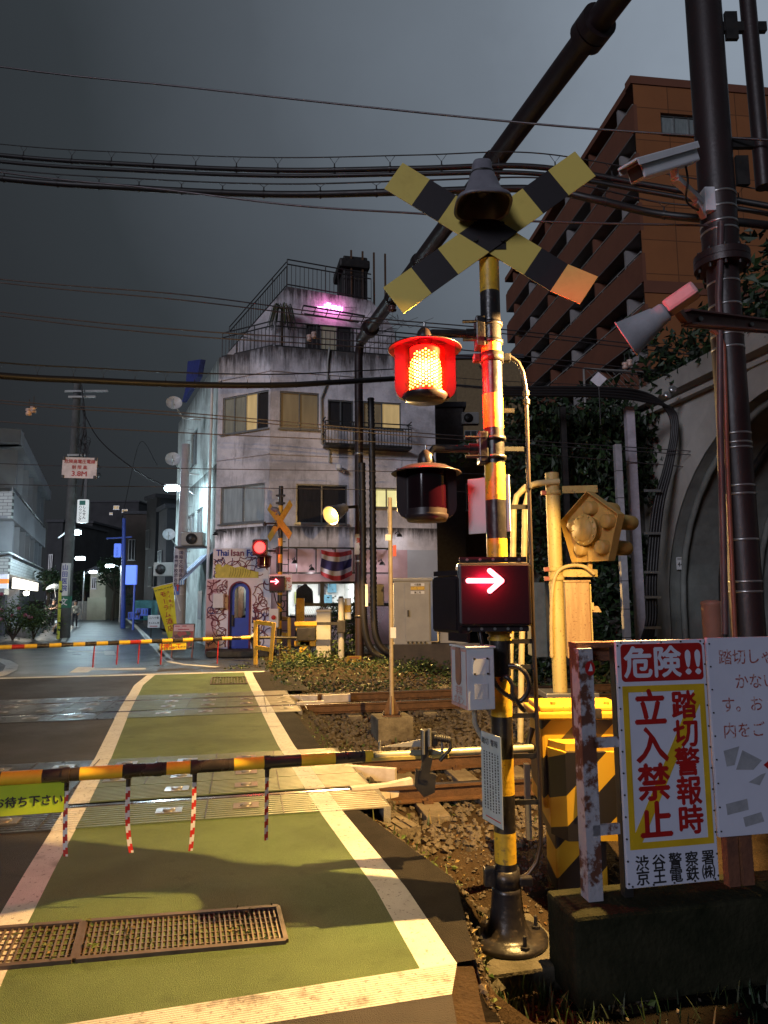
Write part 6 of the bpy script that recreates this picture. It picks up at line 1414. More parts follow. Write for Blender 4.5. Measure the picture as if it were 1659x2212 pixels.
# floodlight on its bracket arm
P1, P2 = at(1478, 690, 4.20), at(1700, 712, 6.0); b = MB(); M_CH = mat('channel_red', (.13, .035, .035), .5, .1, scale=5); b.beam(P1, P2, .012, .10, M_CH); b.beam(P1+Vector((0, -.03, .045)), P2+Vector((0, -.03, .045)), .07, .012, M_CH); b.beam(P1+Vector((0, -.03, -.045)), P2+Vector((0, -.03, -.045)), .07, .012, M_CH)
for f_ in (.1, .55): q = P1.lerp(P2, f_)+Vector((0, -.01, 0)); b.cyl(q-Vector((0, .03, 0)), q, .016, M_GALV, n=8)
arm_mb = b
def floodlight(mouth, back, rad_, label, energy, col, spot=150, aimpt=None, group=None, bulb=25, blend=.35):
    t = thing('floodlight', label, 'floodlight', back, 'yellow floodlights'); ax = (mouth-back); L_ = ax.length; axn = ax.normalized(); M = Matrix.Translation(back) @ axn.to_track_quat('Z', 'Y').to_matrix().to_4x4()
    h = MB(); MH = mat('hood_white', (.42, .41, .45), .45, 0, scale=5); MI = mat('hood_inner', (.75, .68, .5), .4)
    h.lathe([(0, 0), (rad_*.42, 0), (rad_*.50, L_*.05), (rad_*.52, L_*.22), (rad_*.58, L_*.25), (rad_*.97, L_*.97), (rad_*1.03, L_*.97), (rad_*1.03, L_), (rad_*.98, L_)], MH, M, 28)
    h.lathe([(rad_*.97, L_*.995), (rad_*.93, L_*.96), (rad_*.42, L_*.42), (0, L_*.41)], MI, M, 28); h.build('hood', t)
    bl = MB(); bl.lathe([(0, L_*.46), (rad_*.30, L_*.50), (rad_*.40, L_*.62), (rad_*.30, L_*.76), (0, L_*.82)], emit('sodium_bulb', (1, .66, .16), bulb), M, 16); bl.build('bulb', t)
    lp = lamp('flood_light', 'SPOT', back+axn*L_*1.03, col, energy, rad_*.12, t, aimpt if aimpt is not None else back+axn*5, R(spot), blend); return t
fm, fbk = at(1352, 733, 4.13), at(1440, 672, 4.00)
fl1 = floodlight(fm, fbk, .125, 'white hooded floodlight shining yellow over the near crossing, on the red brown arm', 2300, (1.0, .60, .19), 124, at(1352, 733, 4.13)+Vector((-.60, .55, -.58))*4, blend=.1)
arm_mb.build('bracket_arm', fl1)
b = MB(); bx_ = fbk+(fbk-fm).normalized()*.05; Mx = Matrix.Translation(bx_) @ (fm-fbk).normalized().to_track_quat('X', 'Z').to_matrix().to_4x4(); b.bbox((-.05, 0, .01), (.20, .11, .09), mat('gear_case', (.50, .36, .38), .45, 0, scale=4), Mx, .02); b.box((-.05, -.057, .01), (.06, .004, .03), M_WHITE, Mx); b.beam(bx_, P1, .04, .05, M_CH); b.build('gear_case', fl1)
fm2, fb2 = at(714, 1114, 17.75), at(746, 1096, 18.2)
fl2 = floodlight(fm2, fb2, .26, 'glowing yellow floodlight on the far gantry leg in front of the stained building', 3200, (1.0, .60, .19), 134, at(714, 1114, 17.75)+Vector((0, -.5, -.87))*5, bulb=40, blend=.15)
b = MB(); b.beam(fb2, (fx_, fy_, fb2.z+.1), .06, .08, M_DARK); b.build('stay', fl2)
# security camera
scb = at(1520, 408, 5.9); t = thing('security_camera', 'white security camera on a wall bracket strapped to the gantry pole', 'camera', scb)
h0, h1 = at(1372, 372, 5.2), at(1492, 336, 5.7); axn = (h1-h0).normalized(); M = Matrix.Translation(h0) @ axn.to_track_quat('X', 'Z').to_matrix().to_4x4(); L_ = (h1-h0).length; M_CAM = mat('camera_white', (.80, .81, .86), .45, 0, scale=5, col2=(.70, .70, .75))
b = MB(); b.bbox((L_/2, 0, -.01), (L_, .14, .13), M_CAM, M, .015); b.build('housing', t); b = MB(); b.bbox((L_/2-.03, 0, .075), (L_+.10, .18, .02), M_CAM, M, .008); b.box((L_/2-.03, -.088, .05), (L_+.08, .006, .05), M_CAM, M); b.box((L_/2-.03, .088, .05), (L_+.08, .006, .05), M_CAM, M); b.build('sunshield', t)
b = MB(); b.box((-.004, 0, -.01), (.01, .11, .10), M_DARK, M); b.build('lens_window', t)
b = MB(); q = M @ Vector((L_*.62, 0, -.09)); b.cyl(q+Vector((0, 0, .05)), q-Vector((0, 0, .07)), .035, M_CAM, n=14); e = Vector((gx-.20, YPOLE-.08, scb.z)); b.beam(q-Vector((0, 0, .06)), e, .06, .055, M_CAM); b.bbox(e+Vector((.06, 0, 0)), (.10, .14, .24), M_CAM, None, .01); b.beam(e+Vector((.02, 0, -.15)), q.lerp(e, .75)-Vector((0, 0, .07)), .05, .04, M_CAM); b.build('bracket', t)
hose([M @ Vector((L_*.85, 0, -.07)), M @ Vector((L_*.80, 0, -.20)), q.lerp(e, .4)-Vector((0, 0, .16)), e-Vector((0, 0, .1))], .010, M_CABLE, t, 'cable')

# ------------------------------------------------------------------ lit steel post with the pentagon signal and cabinet
Y2 = 9.4
def S2_(u, v, dy=0.0): return at(u, v, Y2+dy)
M_CRM = mat('cream_paint', (.68, .56, .20), .55, 0, scale=6, col2=(.52, .38, .13), bump=.15, bscale=25, streak=.2, chips=(.25, .12, .05)); M_CRM2 = mat('cream_cabinet', (.56, .40, .17), .55, 0, scale=5, col2=(.36, .20, .08), streak=.12, thresh=(.42, .68), bump=.1, chips=(.18, .08, .035))
px2 = S2_(1199, 1200).x; zb_, zt_ = S2_(1205, 1500).z, S2_(1196, 1022).z
po2 = thing('signal_post', 'cream steel post standing between the tracks beside the pentagon signal', 'post', (px2, Y2, zb_))
b = MB(); b.cyl((px2, Y2, zb_-.4), (px2, Y2, zt_), .095, M_CRM, n=24); b.build('post', po2)
b = MB()
for v in (1065, 1230, 1250): z = S2_(1199, v).z; b.lathe([(.096, -.03), (.112, -.03), (.112, .03), (.096, .03)], M_CRM, Matrix.Translation((px2, Y2, z)), 24); b.bbox((px2-.13, Y2-.02, z), (.07, .06, .06), mat('bracket_pink', (.34, .10, .08), .5), None, .008)
b.build('clamp', po2)
b = MB(); zt2 = S2_(1199, 1043).z
for k, (xo, yy) in enumerate(((0, 0), (.20, -.12))):
    q = [S2_(1208-k*20, 1040, -.1-yy), S2_(1160+k*10, 1044, -.1-yy), S2_(1135+k*8-k*0, 1052, -.12-yy), S2_(1116+k*24, 1072, -.14-yy), S2_(1110+k*24, 1100, -.15-yy), S2_(1108+k*24, 1230, -.15-yy), S2_(1103+k*24, 1400, -.15-yy), S2_(1097+k*24, 1800, -.2-yy)]
    b.tube(q, .042, mat('frame_cream', (.70, .58, .28), .5, 0, scale=6), 8)
b.build('bent_frame', po2)
b = MB(); b.bbox((S2_(1245, 1500).x-.1, Y2+.05, zb_+.0), (.7, .5, .08), M_GALV, None, .01); b.build('base_frame', po2)
pg = thing('pentagon_signal', 'cream pentagon shaped obstruction signal with five hooded lamps on the lit post', 'signal', S2_(1285, 1210)); PQ = Plane(S2_(1284, 1140, -.05), R(-58))
def Zs(x, y): return PQ.loc(1152.1+x*.1488, 987.5+y*.1488)
M_PEN = mat('pentagon_paint', (.66, .45, .13), .55, 0, scale=6, col2=(.46, .29, .08), streak=.4, bump=.1); cen = Zs(880, 1060); R0 = .53
pen = [(cen[0]+R0*math.cos(R(90+72*i)), cen[1]+R0*math.sin(R(90+72*i))-.0) for i in range(5)]
b = MB(); b.prism(pen, -.02, .0, M_PEN, PQ.M)
for i in range(5):
    p, q = Vector((*pen[i], 0)), Vector((*pen[(i+1) % 5], 0)); b.beam(PQ.M @ (p+Vector((0, 0, .05))), PQ.M @ (q+Vector((0, 0, .05))), .012, .13, M_PEN, up=PQ.n)
b.build('back_plate', pg)
b = MB(); ctr = PQ.M @ Matrix.Translation((cen[0]-.03, cen[1], 0))
b.lathe([(.0, .20), (.15, .20), (.155, .185), (.165, .17), (.215, .17), (.215, .15), (.17, .14), (.17, 0)], M_PEN, ctr, 28)
for i in range(12): q = ctr @ Vector((.19*math.cos(R(30*i)), .19*math.sin(R(30*i)), .17)); b.cyl(q, q+PQ.n*.02, .012, M_CRM, n=6)
b.build('centre_drum', pg)
for i in range(5):
    a = R(90+72*i); c = PQ.M @ Matrix.Translation((cen[0]+.305*math.cos(a), cen[1]+.305*math.sin(a), 0)); b = MB(); b.lathe([(0, .13), (.075, .13), (.095, .11), (.098, 0)], M_PEN, c, 20)
    b.lathe([(.10, -.02), (.105, -.30), (.10, -.44), (.085, -.47), (0, -.47)], M_PEN, c, 20); b.build('lamp_hood', pg)
b = MB()
for v in (1058, 1238): q = S2_(1215, v, -.05); b.beam(q, S2_(1290, v-2 if v < 1100 else v, 0), .03, .10, M_CRM)
b.beam(S2_(1270, 1100, .03), S2_(1275, 1240, .03), .05, .05, M_PEN); b.build('mounting_arm', pg)
hose([S2_(1192, 1420, -.12), S2_(1191, 1340, -.13), S2_(1194, 1270, -.13), S2_(1206, 1234, -.13), S2_(1232, 1222, -.12), S2_(1262, 1224, -.12), S2_(1284, 1240, -.1)], .028, mat('hose_cream', (.62, .46, .20), .5), po2)
b0_, b1_ = S2_(1217, 1258, .05), S2_(1290, 1420, .05); cbn = thing('trackside_cabinet', 'cream steel cabinet hung on the lit signal post', 'cabinet', (b0_.x, Y2, b1_.z)); b = MB(); hz = b0_.z-b1_.z; Mc = Matrix.Translation((b0_.x, Y2-.05, b1_.z)) @ Matrix.Rotation(R(-12), 4, 'Z')
b.bbox((.15, .18, hz/2), (.32, .42, hz), M_CRM2, Mc, .012); b.bbox((.15, .18, hz+.01), (.36, .46, .03), M_CRM2, Mc, .01); b.build('case', cbn)
b = MB(); b.bbox((.325, .18, hz/2), (.02, .36, hz-.06), M_CRM, Mc, .006); b.box((.345, .05, hz*.68), (.03, .06, .10), M_CRM, Mc); b.prism([(.32, -.02), (.46, -.02), (.42, .06), (.32, .06)], .05, .45, M_CRM2, Mc @ Matrix.Translation((0, 0, hz*.62)) @ Matrix.Rotation(R(90), 4, 'X') @ Matrix.Translation((0, 0, -.5))); b.build('door', cbn)
# rusty pink bollard
bo_ = at(1541, 1380, 7.6); b = MB(); rB = .105; zt_ = at(1541, 1296, 7.6).z; b.lathe([(rB, -.2-bo_.z), (rB, zt_-bo_.z-.06), (rB*1.04, zt_-bo_.z-.05), (rB*1.04, zt_-bo_.z-.02), (rB*.6, zt_-bo_.z), (0, zt_-bo_.z)], mat('bollard_pink', (.26, .125, .09), .6, 0, scale=4, col2=(.20, .10, .07)), Matrix.Translation(bo_), 20); b.build('bollard', label='short pink brown steel pipe bollard rising behind the danger sign', cat='bollard')
# small tilted reflector
b = MB(); q = at(1293, 820, 11.5); Mq = FR(q, R(-15), R(45)); b.bbox((0, 0, 0), (.20, .20, .015), mat('reflector_white', (.62, .62, .68), .4), Mq, .01); b.cyl(q-Vector((0, 0, .12)), q-Vector((0, 0, .8)), .012, M_DARK, n=6); b.build('diamond_plate', label='small white diamond plate hanging before the dark shrubs', cat='plate')
# ------------------------------------------------------------------ between the tracks: mast on a concrete block
q = G(847, 1592, -.15); b = MB(); Mk = Matrix.Translation((q.x, q.y+.2, .0)) @ Matrix.Rotation(TH+.05, 4, 'Z'); ztop = at(847, 1545, q.y+.2).z
M_BLKC = mat('block_concrete', (.22, .19, .13), .9, 0, scale=4, col2=(.075, .06, .04), bump=.5, bscale=30, spec=.2)
b.bbox((0, 0, ztop/2-.12), (.50, .45, ztop+.24), M_BLKC, Mk, .02); b.build('concrete_block', label='square weathered concrete block between the tracks carrying the thin mast', cat='concrete block')
mx_, my_ = q.x, q.y+.2; mt = thing('mast', 'thin pale steel mast with small white plates on the concrete block', 'mast', (mx_, my_, ztop)); zt_ = at(843, 1075, my_).z
b = MB(); b.cyl((mx_, my_, ztop), (mx_, my_, zt_), .030, mat('mast_paint', (.42, .36, .25), .5, 0, scale=8, col2=(.30, .22, .13)), n=12)
b.prism([(-.13, 0), (.13, 0), (.03, .26), (-.03, .26)], -.006, .006, M_STEEL, FR((mx_, my_, ztop+.005), 0)); b.prism([(-.13, 0), (.13, 0), (.03, .26), (-.03, .26)], -.006, .006, M_STEEL, FR((mx_, my_, ztop+.005), R(90))); b.box((mx_, my_, ztop+.008), (.26, .26, .015), M_STEEL)
for i in (-1, 1): b.cyl((mx_+i*.11, my_-.08, ztop), (mx_+i*.11, my_-.08, ztop+.07), .012, M_DARK, n=6)
b.build('pole', mt)
for v0, v1, du in ((1155, 1168, -8), (1355, 1378, 6)):
    z0, z1 = at(847, v1, my_).z, at(847, v0, my_).z; b = MB(); b.box((mx_+.05*(1 if du > 0 else -1)*.6, my_-.035, (z0+z1)/2), (.08, .012, z1-z0), M_WHITE); b.build('plate', mt)
b = MB(); z = at(850, 1190, my_).z; b.box((mx_+.06, my_-.02, z), (.05, .03, .16), M_RED); b.build('red_marker', mt)

# white check-rail ends and boards lying by the rails
M_CHK = mat('white_rail_end', (.66, .60, .54), .55, 0, scale=6, col2=(.42, .35, .28))
for pts, lab in (((G(745, 1655), G(855, 1662)), 'white painted rail end pointing right below the gate arm'), ((G(758, 1702, .02), G(840, 1694, .02), G(890, 1682, .05)), 'curved white painted rail end beside the near rail'), ((G(612, 1503), G(686, 1503)), 'white painted rail end by the far track on the left'), ((G(696, 1503), G(756, 1500)), 'second white painted rail end by the far track'), ((G(640, 1518, .02), G(700, 1515, .02)), 'short white rail end beside the front rail of the far track')):
    b = MB()
    for p, r_ in zip(pts, pts[1:]): b.beam(p-Vector((0, 0, .055)), r_-Vector((0, 0, .055)), .07, .13, M_CHK); b.beam(p-Vector((0, 0, .15)), r_-Vector((0, 0, .15)), .05, .07, M_STEEL)
    b.build('check_rail_end', label=lab, cat='rail end')
# cable trough lids in the ballast
for (u0, v0, u1, v1, lab, w) in ((672, 1590, 720, 1640, 'wooden cable trough running to the far side by the walkway edge', .22), (820, 1765, 875, 1800, 'perforated concrete trough lid by the near rail', .30), (925, 1462, 965, 1490, 'pale trough lid beyond the far track', .22)):
    p, q = G(u0, v0, -.16), G(u1, v1, -.16); b = MB(); d = (q-p).normalized(); s = Vector((d.y, -d.x, 0))
    b.beam(p, q, w, .06, M_SLEEP)
    for k in (-.3, 0, .3): b.beam(p+s*w*k+Vector((0, 0, .036)), q+s*w*k+Vector((0, 0, .036)), w*.16, .012, M_SLEEP)
    b.build('cable_trough', label=lab, cat='cable trough')

# ------------------------------------------------------------------ drain gratings
def grating(c, lab, nb):
    t = thing('drain_grating', lab, 'drain grating', sum((Vector(k) for k in c), Vector())/4, 'drain gratings in the walkway'); tl, tr, br, bl = [Vector(k)+Vector((0, 0, .004)) for k in c]
    f = MB(); M_FR = mat('grating_frame', (.13, .095, .075), .55, .4, scale=9, col2=(.075, .050, .038)); w = .030
    for p, q in ((tl, tr), (bl, br)): f.beam(p, q, w, .03, M_FR)
    f.beam(tl, bl, w*.8, .028, M_FR); f.beam(tr, br, w*.8, .028, M_FR); f.build('frame', t)
    g = MB(); M_BR = mat('grating_bar', (.19, .15, .10), .45, .5, scale=9, col2=(.16, .11, .07))
    for i in range(1, nb):
        k = i/nb; g.beam(tl.lerp(tr, k)+Vector((0, 0, -.008)), bl.lerp(br, k)+Vector((0, 0, -.008)), .009, .030, M_BR)
    for k in (.14, .28, .42, .56, .70, .84): g.beam(tl.lerp(bl, k)+Vector((0, 0, -.004)), tr.lerp(br, k)+Vector((0, 0, -.004)), .007, .012, M_BR)
    g.build('bars', t); pit = MB(); d = Vector((0, 0, -.005)); pit.quad(tl+d, tr+d, br+d, bl+d, mat('pit_dark', (.006, .005, .004), .95, spec=.05)); pit.build('pit', t)
    wd = MB(); pts = []
    for _ in range(int(140)):
        k, j = random.random(), random.random(); 
        if noise.noise((k*9, j*3, 5)) > -.05: pts.append(tl.lerp(tr, k).lerp(bl.lerp(br, k), j)+Vector((0, 0, -.002+random.random()*.016)))
    leaves(wd, pts, .035, M_LEAF[:2]+M_DRY); wd.build('weeds', t, 'stuff'); return t
cl = [G(185, 1995.5), G(600, 1963), G(618, 2037), G(165, 2078)]
dL = (cl[0]-cl[1]).normalized(); dL2 = (cl[3]-cl[2]).normalized()
grating(cl, 'long rusty drain grating full of weeds across the walkway', 38)
grating([cl[0]+dL*.9+dL*.02, cl[0]+dL*.02, cl[3]+dL2*.02, cl[3]+dL2*.92], 'rusty drain grating cut by the left edge, joined to the long one', 26)
grating([G(458, 1464.5), G(530, 1463), G(534, 1478), G(455, 1479)], 'small far drain grating at the end of the walkway', 12)

# ------------------------------------------------------------------ far side: gate, boxes, fences
YF = 19.6
def SF_(u, v, dy=0.0): return at(u, v, YF+dy)
g1 = SF_(655, 1425); fg = thing('gate_machine', 'distant yellow gate machine with dark front on a striped foot beside the far alarm post', 'gate machine', (g1.x, YF, g1.z), 'crossing gate machines')
def fbox(mb, u0, v0, u1, v1, dep, m, Y=YF, bev=.02):
    p, q = at(u0, v0, Y), at(u1, v1, Y); mb.bbox(((p.x+q.x)/2, Y+dep/2, (p.z+q.z)/2), (abs(q.x-p.x), dep, abs(p.z-q.z)), m, None, bev); return mb
b = MB(); fbox(b, 636, 1343, 684, 1352, .5, M_YEL, YF-.05); fbox(b, 639, 1352, 682, 1362, .45, M_YEL); b.build('lid', fg)
b = MB(); fbox(b, 641, 1356, 681, 1384, .5, M_DARK, YF-.1); b.build('body', fg); b = MB(); fbox(b, 646, 1384, 670, 1450, .35, M_HAZ); fbox(b, 636, 1384, 682, 1396, .4, M_YEL); b.build('pedestal', fg)
ga2, gb2, gm2 = at(-60, 1401, 15.6), at(540, 1377, 18.9), at(640, 1378, 19.5)
fa2 = thing('boom_barrier', 'distant crossing gate arm lowered across the side street, banded yellow, black and red', 'gate arm', gm2, 'crossing gate arms')
b = MB(); N_ = 25; M_AR = mat('arm_red', (.45, .02, .02), .4)
for i in range(N_):
    p, q = ga2.lerp(gb2, i/N_), ga2.lerp(gb2, (i+1)/N_); b.cyl(p, q, .052, M_AR if i in (3, 13) else (M_AY if i % 2 == 0 else M_AK), n=10, caps=i in (0, N_-1))
b.build('pole', fa2); b = MB(); b.cyl(gb2, gm2, .04, M_DARK, n=10); c = at(556, 1370, 19.0); b.bbox(c, (.12, .12, .38), M_DARK, None, .02); b.beam(gb2, c+Vector((0, -.02, .10)), .03, .05, M_WHITE); b.prism([(-.2, -.1), (.1, -.2), (.06, -.45), (-.1, -.5)], -.03, .03, M_DARK, FR(c, 0)); b.build('root_joint', fa2)
for u, vb in ((176, 1442), (226, 1436), (273, 1434), (324, 1436), (459, 1438)):
    k = (u+60)/600; p = ga2.lerp(gb2, k); z1 = at(u, vb, p.y).z; b = MB(); b.tube([p-Vector((0, 0, .05)), p*.5+Vector((p.x, p.y, z1))*.5-Vector((.01, 0, 0)), (p.x-.02, p.y, z1)], .017, M_AR, 6); b.build('hanging_tape', fa2)
p0, p1 = ga2.lerp(gb2, (319+60)/600), ga2.lerp(gb2, (381+60)/600); z0 = at(350, 1405, p0.y).z; b = MB(); u_ = (p1-p0).normalized(); Mno = Matrix((u_, Vector((0, 0, 1)), u_.cross(Vector((0, 0, 1))))).transposed().to_4x4(); hn = p0.z-.06-z0; Mno.translation = (p0+p1)/2-Vector((0, 0, .06+hn/2)); wN = (p1-p0).length
b.box((0, 0, 0), (wN, hn, .01), mat('notice_yellow', (.75, .55, .03), .5), Mno)
for s_, x, y, z, m in (('とじこめ', -.31, .055, .088, M_INK), ('られたら', -.31, -.055, .088, M_INK), ('押して', -.03, 0, .15, M_RED), ('出てください', .27, -.03, .072, M_INK)): b.text(s_, Mno @ Matrix.Translation((x*wN, y, .007)), z, m, 'C', .025)
b.build('notice', fa2)
# yellow guard fences and mesh fence before the shop
for us, Y, lab in ((((552, 1340), (592, 1345), (552, 1470), (580, 1476)), 18.2, 'yellow steel guard frame at the corner beside the far gate'), (((601, 1330), (625, 1335), (601, 1416), (625, 1416)), 20.8, 'yellow steel guard frame behind the far alarm post')):
    t = thing('guard_fence', lab, 'guard fence', at(us[2][0], us[2][1], Y), 'yellow guard frames'); b = MB()
    tl, tr, bl, br = [at(u, v, Y+(.0 if i % 2 == 0 else -.6)) for i, (u, v) in enumerate(us)]
    b.beam(tl, bl, .09, .09, M_YEL); b.beam(tr, br, .09, .09, M_YEL); b.build('post', t); b = MB()
    for k in (0.03, .45, .8): b.beam(tl.lerp(bl, k), tr.lerp(br, k), .06, .10, M_YEL)
    b.build('rail', t)
t = thing('mesh_fence', 'dark framed mesh fence overgrown with creeper in front of the shop window', 'fence', at(700, 1420, 21.2)); fa_, fb_ = at(640, 1306, 21.2), at(845, 1306, 21.8)
b = MB(); b.beam(fa_, fb_, .06, .10, M_DARK)
for k in (0, .3, .6, 1): p = fa_.lerp(fb_, k); b.beam(p, (p.x, p.y, -.1), .06, .06, M_DARK)
b.build('frame', t); b = MB(); b.box((at(649, 1340, 21.0).x, 21.0, 1.2), (.24, .1, 1.0), M_YEL); b.build('end_post', t); b = MB()
for i in range(46):
    for s_ in (1, -1):
        x0, x1 = i/46, i/46+s_*.22
        if 0 <= x1 <= 1: p, q = fa_.lerp(fb_, x0), fa_.lerp(fb_, x1); b.tube([p, (q.x, q.y, .25)], .008, M_GALV, 3, False)
b.build('mesh', t)
# posts and cabinets along there
b = MB(); fbox(b, 683, 1316, 714, 1424, .40, M_GREY, 19.6); fbox(b, 682, 1318, 715, 1321, .44, mat('box_top', (.55, .48, .36), .5), 19.56); fbox(b, 684, 1423, 711, 1450, .34, M_GREY, 19.65); b.build('relay_box', label='tall narrow grey relay box right of the far gate machine', cat='relay box')
b = MB(); p, q = at(737, 1292, 19.4), at(737, 1470, 19.4); b.cyl((p.x, 19.4, -.2), (p.x, 19.4, p.z), .085, M_GREY, n=16); b.cyl((p.x, 19.4, p.z), (p.x, 19.4, p.z+.05), .06, M_DARK, n=14); fbox(b, 728, 1340, 746, 1367, .3, M_DARK, 19.25); b.beam(at(684, 1347, 19.3), at(732, 1347, 19.3), .04, .08, M_DARK); b.build('cable_post', label='short grey post with a dark band beside the narrow relay box', cat='post')
b = MB(); fbox(b, 744, 1292, 758, 1338, .2, M_WHITE, 19.5); fbox(b, 743.6, 1307, 758.4, 1323, .21, M_YEL, 19.49); b.build('sensor_box', label='small white box with a yellow band behind the grey post', cat='box')
t = thing('relay_cabinet', 'large grey steel cabinet with a handle and white plates on a dark plinth', 'cabinet', at(895, 1400, 16.5)); b = MB(); fbox(b, 850, 1254, 932, 1392, .8, M_GREY, 16.5); fbox(b, 846, 1249, 935, 1255, .9, M_GREY, 16.45); b.build('case', t)
b = MB(); fbox(b, 874, 1260, 929, 1385, .03, M_GREY, 16.47, .006); b.build('door', t); b = MB()
for v in (1260, 1277): fbox(b, 887, v, 917, v+6, .01, M_WHITE, 16.455, .002)
fbox(b, 887, 1267, 917, 1274, .01, M_YEL, 16.455, .002); pq = at(902, 1270.5, 16.44)
for i, v in enumerate((1263, 1280)): b.text('小型器' if i == 0 else '第二号', FR(at(902, v, 16.448), 0), .055, M_INK, 'C', .02)
b.build('plates', t); b = MB(); fbox(b, 880, 1318, 884, 1332, .05, M_DARK, 16.42, .006); b.build('handle', t); b = MB()
for i in range(5): c = at(882+i*9.2, 1388, 16.46); b.cyl(c, c+Vector((0, -.02, 0)), .028, M_DARK, n=10)
b.build('vent', t)
b = MB(); fbox(b, 846, 1392, 990, 1445, 1.0, mat('plinth', (.05, .04, .035), .9, scale=3, col2=(.10, .08, .06)), 16.5); b.build('cabinet_plinth', label='long dark stained concrete plinth under the grey cabinets', cat='plinth')
b2 = MB(); fbox(b2, 948, 1262, 1012, 1392, .8, M_GREY, 16.9); b2.build('relay_cabinet', label='second grey cabinet half hidden behind the lit arrow box', cat='cabinet'); b2 = MB(); fbox(b2, 1150, 1258, 1184, 1420, .6, mat('green_grey', (.24, .25, .21), .5), 12.5); b2.build('relay_cabinet', label='dim green grey cabinet just left of the lit signal post', cat='cabinet')
b = MB(); fbox(b, 800, 1262, 830, 1308, .4, M_GREY, 18.9); b.build('junction_box', label='grey junction box behind the two thick hoses', cat='box')
b = MB(); p = FR(at(765, 1435, 17.6), 0); hN, wN = .42, .36; b.box((0, 0, 0), (wN, hN, .012), M_YEL, p); b.vtext('踏切警報中', p @ Matrix.Translation((.08, .11, .008)), .062, M_INK, .066, .02); b.vtext('横断禁止', p @ Matrix.Translation((-.08, .11, .008)), .062, M_INK, .066, .02); b.box((0, .17, .008), (.26, .05, .002), mat('orange_letter', (.5, .18, .03), .6), p); b.beam(p @ Vector((0, -.2, -.02)), p @ Vector((0, -.6, -.02)), .04, .04, M_DARK); b.build('small_yellow_sign', label='small yellow notice with two columns of writing among the weeds', cat='sign')
# two thick hoses down the far leg side
for us, lab in ((((782, 1000), (784, 1150), (785, 1300), (790, 1370), (806, 1408), (830, 1420)), 'black corrugated hose running down beside the far gantry leg'), (((801, 860), (804, 1000), (806, 1200), (808, 1340), (818, 1390), (840, 1412)), 'second black corrugated hose, bending out at the foot')):
    pts = [at(u, v, 18.6) for u, v in us]; o = hose(pts, .105, M_CABLE, None, 'thick_hose', 150); o['label'] = lab; o['category'] = 'hose'; 
b = MB(); p = at(772, 1175, 18.6); b.lathe([(.13, -.28), (.135, -.28), (.135, .28), (.13, .28)], M_WHITE, Matrix.Translation((fx_, fy_, p.z)), 18); b.text('架', FR((fx_, fy_-.14, p.z+.1), 0), .16, M_RED, 'C', .03); b.build('pole_plate', label='white band plate round the far gantry leg', cat='plate')
# white marker on the hose and wall camera, small wall fittings
b = MB(); fbox(b, 789, 1262, 795, 1310, .03, M_WHITE, 18.4, .004); b.build('marker_strip', label='white marker strip on the hose by the far gantry leg', cat='marker')
q = PB.W(*PB.loc(*Z3(1045, 75)), .25); b = MB(); b.bbox(q, (.18, .35, .16), M_WHITE, None, .03); b.beam(q+Vector((.1, .1, -.05)), q+Vector((.2, .35, -.15)), .05, .05, M_WHITE); b.build('wall_camera', label='small white camera on the stained wall above the pink window', cat='camera')
for u, v, lab in ((1020, 705, 'left'), (0, 0, '')):
    if not u: continue
def spotl(P, z, u, v, lab):
    x, y = P.loc(*z(u, v)); b = MB(); b.tube([P.W(x, y+.05, 0), P.W(x, y+.1, .45), P.W(x, y, .55)], .02, M_DARK, 6); b.lathe([(0, .12), (.06, .1), (.11, 0)], M_DARK, Matrix.Translation(P.W(x, y-.1, .55)), 12); lamp('wall_fill', 'POINT', P.W(x, y-.16, .62), (1, .93, .95), 9, .06, b.build('wall_spot', label=lab, cat='wall lamp', group='small black wall lamps over the shop'))  # point light added below each fitting to brighten the mural and shop front
spotl(PA, Z3, 318, 500, 'small black wall lamp above the left end of the name board'); spotl(PB, Z3, 750, 680, 'small black wall lamp left of the flag'); spotl(PB, Z3, 860, 725, 'small black wall lamp just below the flag'); spotl(PB, Z3, 1310, 690, 'small black wall lamp right of the flag'); spotl(PB, Z3, 1420, 510, 'small black wall lamp on a long arm at the right end of the frame')
# the flag
tf_ = MB(); c00 = PB.loc(*Z3(918, 612)); c11 = PB.loc(*Z3(1115, 772)); n_, mrows = 24, [(0, 1/6, (.45, .04, .05)), (1/6, 2/6, (.62, .58, .62)), (2/6, 4/6, (.05, .04, .16)), (4/6, 5/6, (.62, .58, .62)), (5/6, 1, (.45, .04, .05))]
for r0, r1, c in mrows:
    m = mat('flag_%d' % int(r0*60), c, .8, var=.12); vs = []
    for i in range(n_+1):
        k = i/n_; x = c00[0]+(c11[0]-c00[0])*k
        for r_ in (r0, r1):
            sag = -.20*math.sin(math.pi*k)*(.4+.6*r_); y = c00[1]+(c11[1]-c00[1])*r_+sag; vs.append(PB.W(x+.02*math.sin(r_*7), y, .55+.05*math.sin(k*17+r_*4)))
    tf_.add(vs, [(2*i, 2*i+1, 2*i+3, 2*i+2) for i in range(n_)], m, True)
tf_.build('flag', label='striped red, white and dark blue flag tied to the black frame over the shop window', cat='flag')
# dark coat hung in the window
cp_ = [PB.loc(*Z4(*k)) for k in ((440, 850), (445, 640), (470, 600), (540, 560), (560, 548), (590, 552), (610, 580), (662, 625), (680, 660), (688, 850))]
b = MB(); b.prism(cp_, -.32, -.14, mat('coat_black', (.02, .02, .022), .85, scale=12), PB.M); xx, yy = PB.loc(*Z4(570, 545)); b.tube([PB.W(xx, yy, -.2), PB.W(xx, yy+.12, -.2)], .01, M_GALV, 6); b.build('hanging_coat', label='black coat on a hanger in the lit shop window', cat='coat')
# guests seen through the panes
M_HAIR = mat('hair_black', (.012, .010, .010), .6)

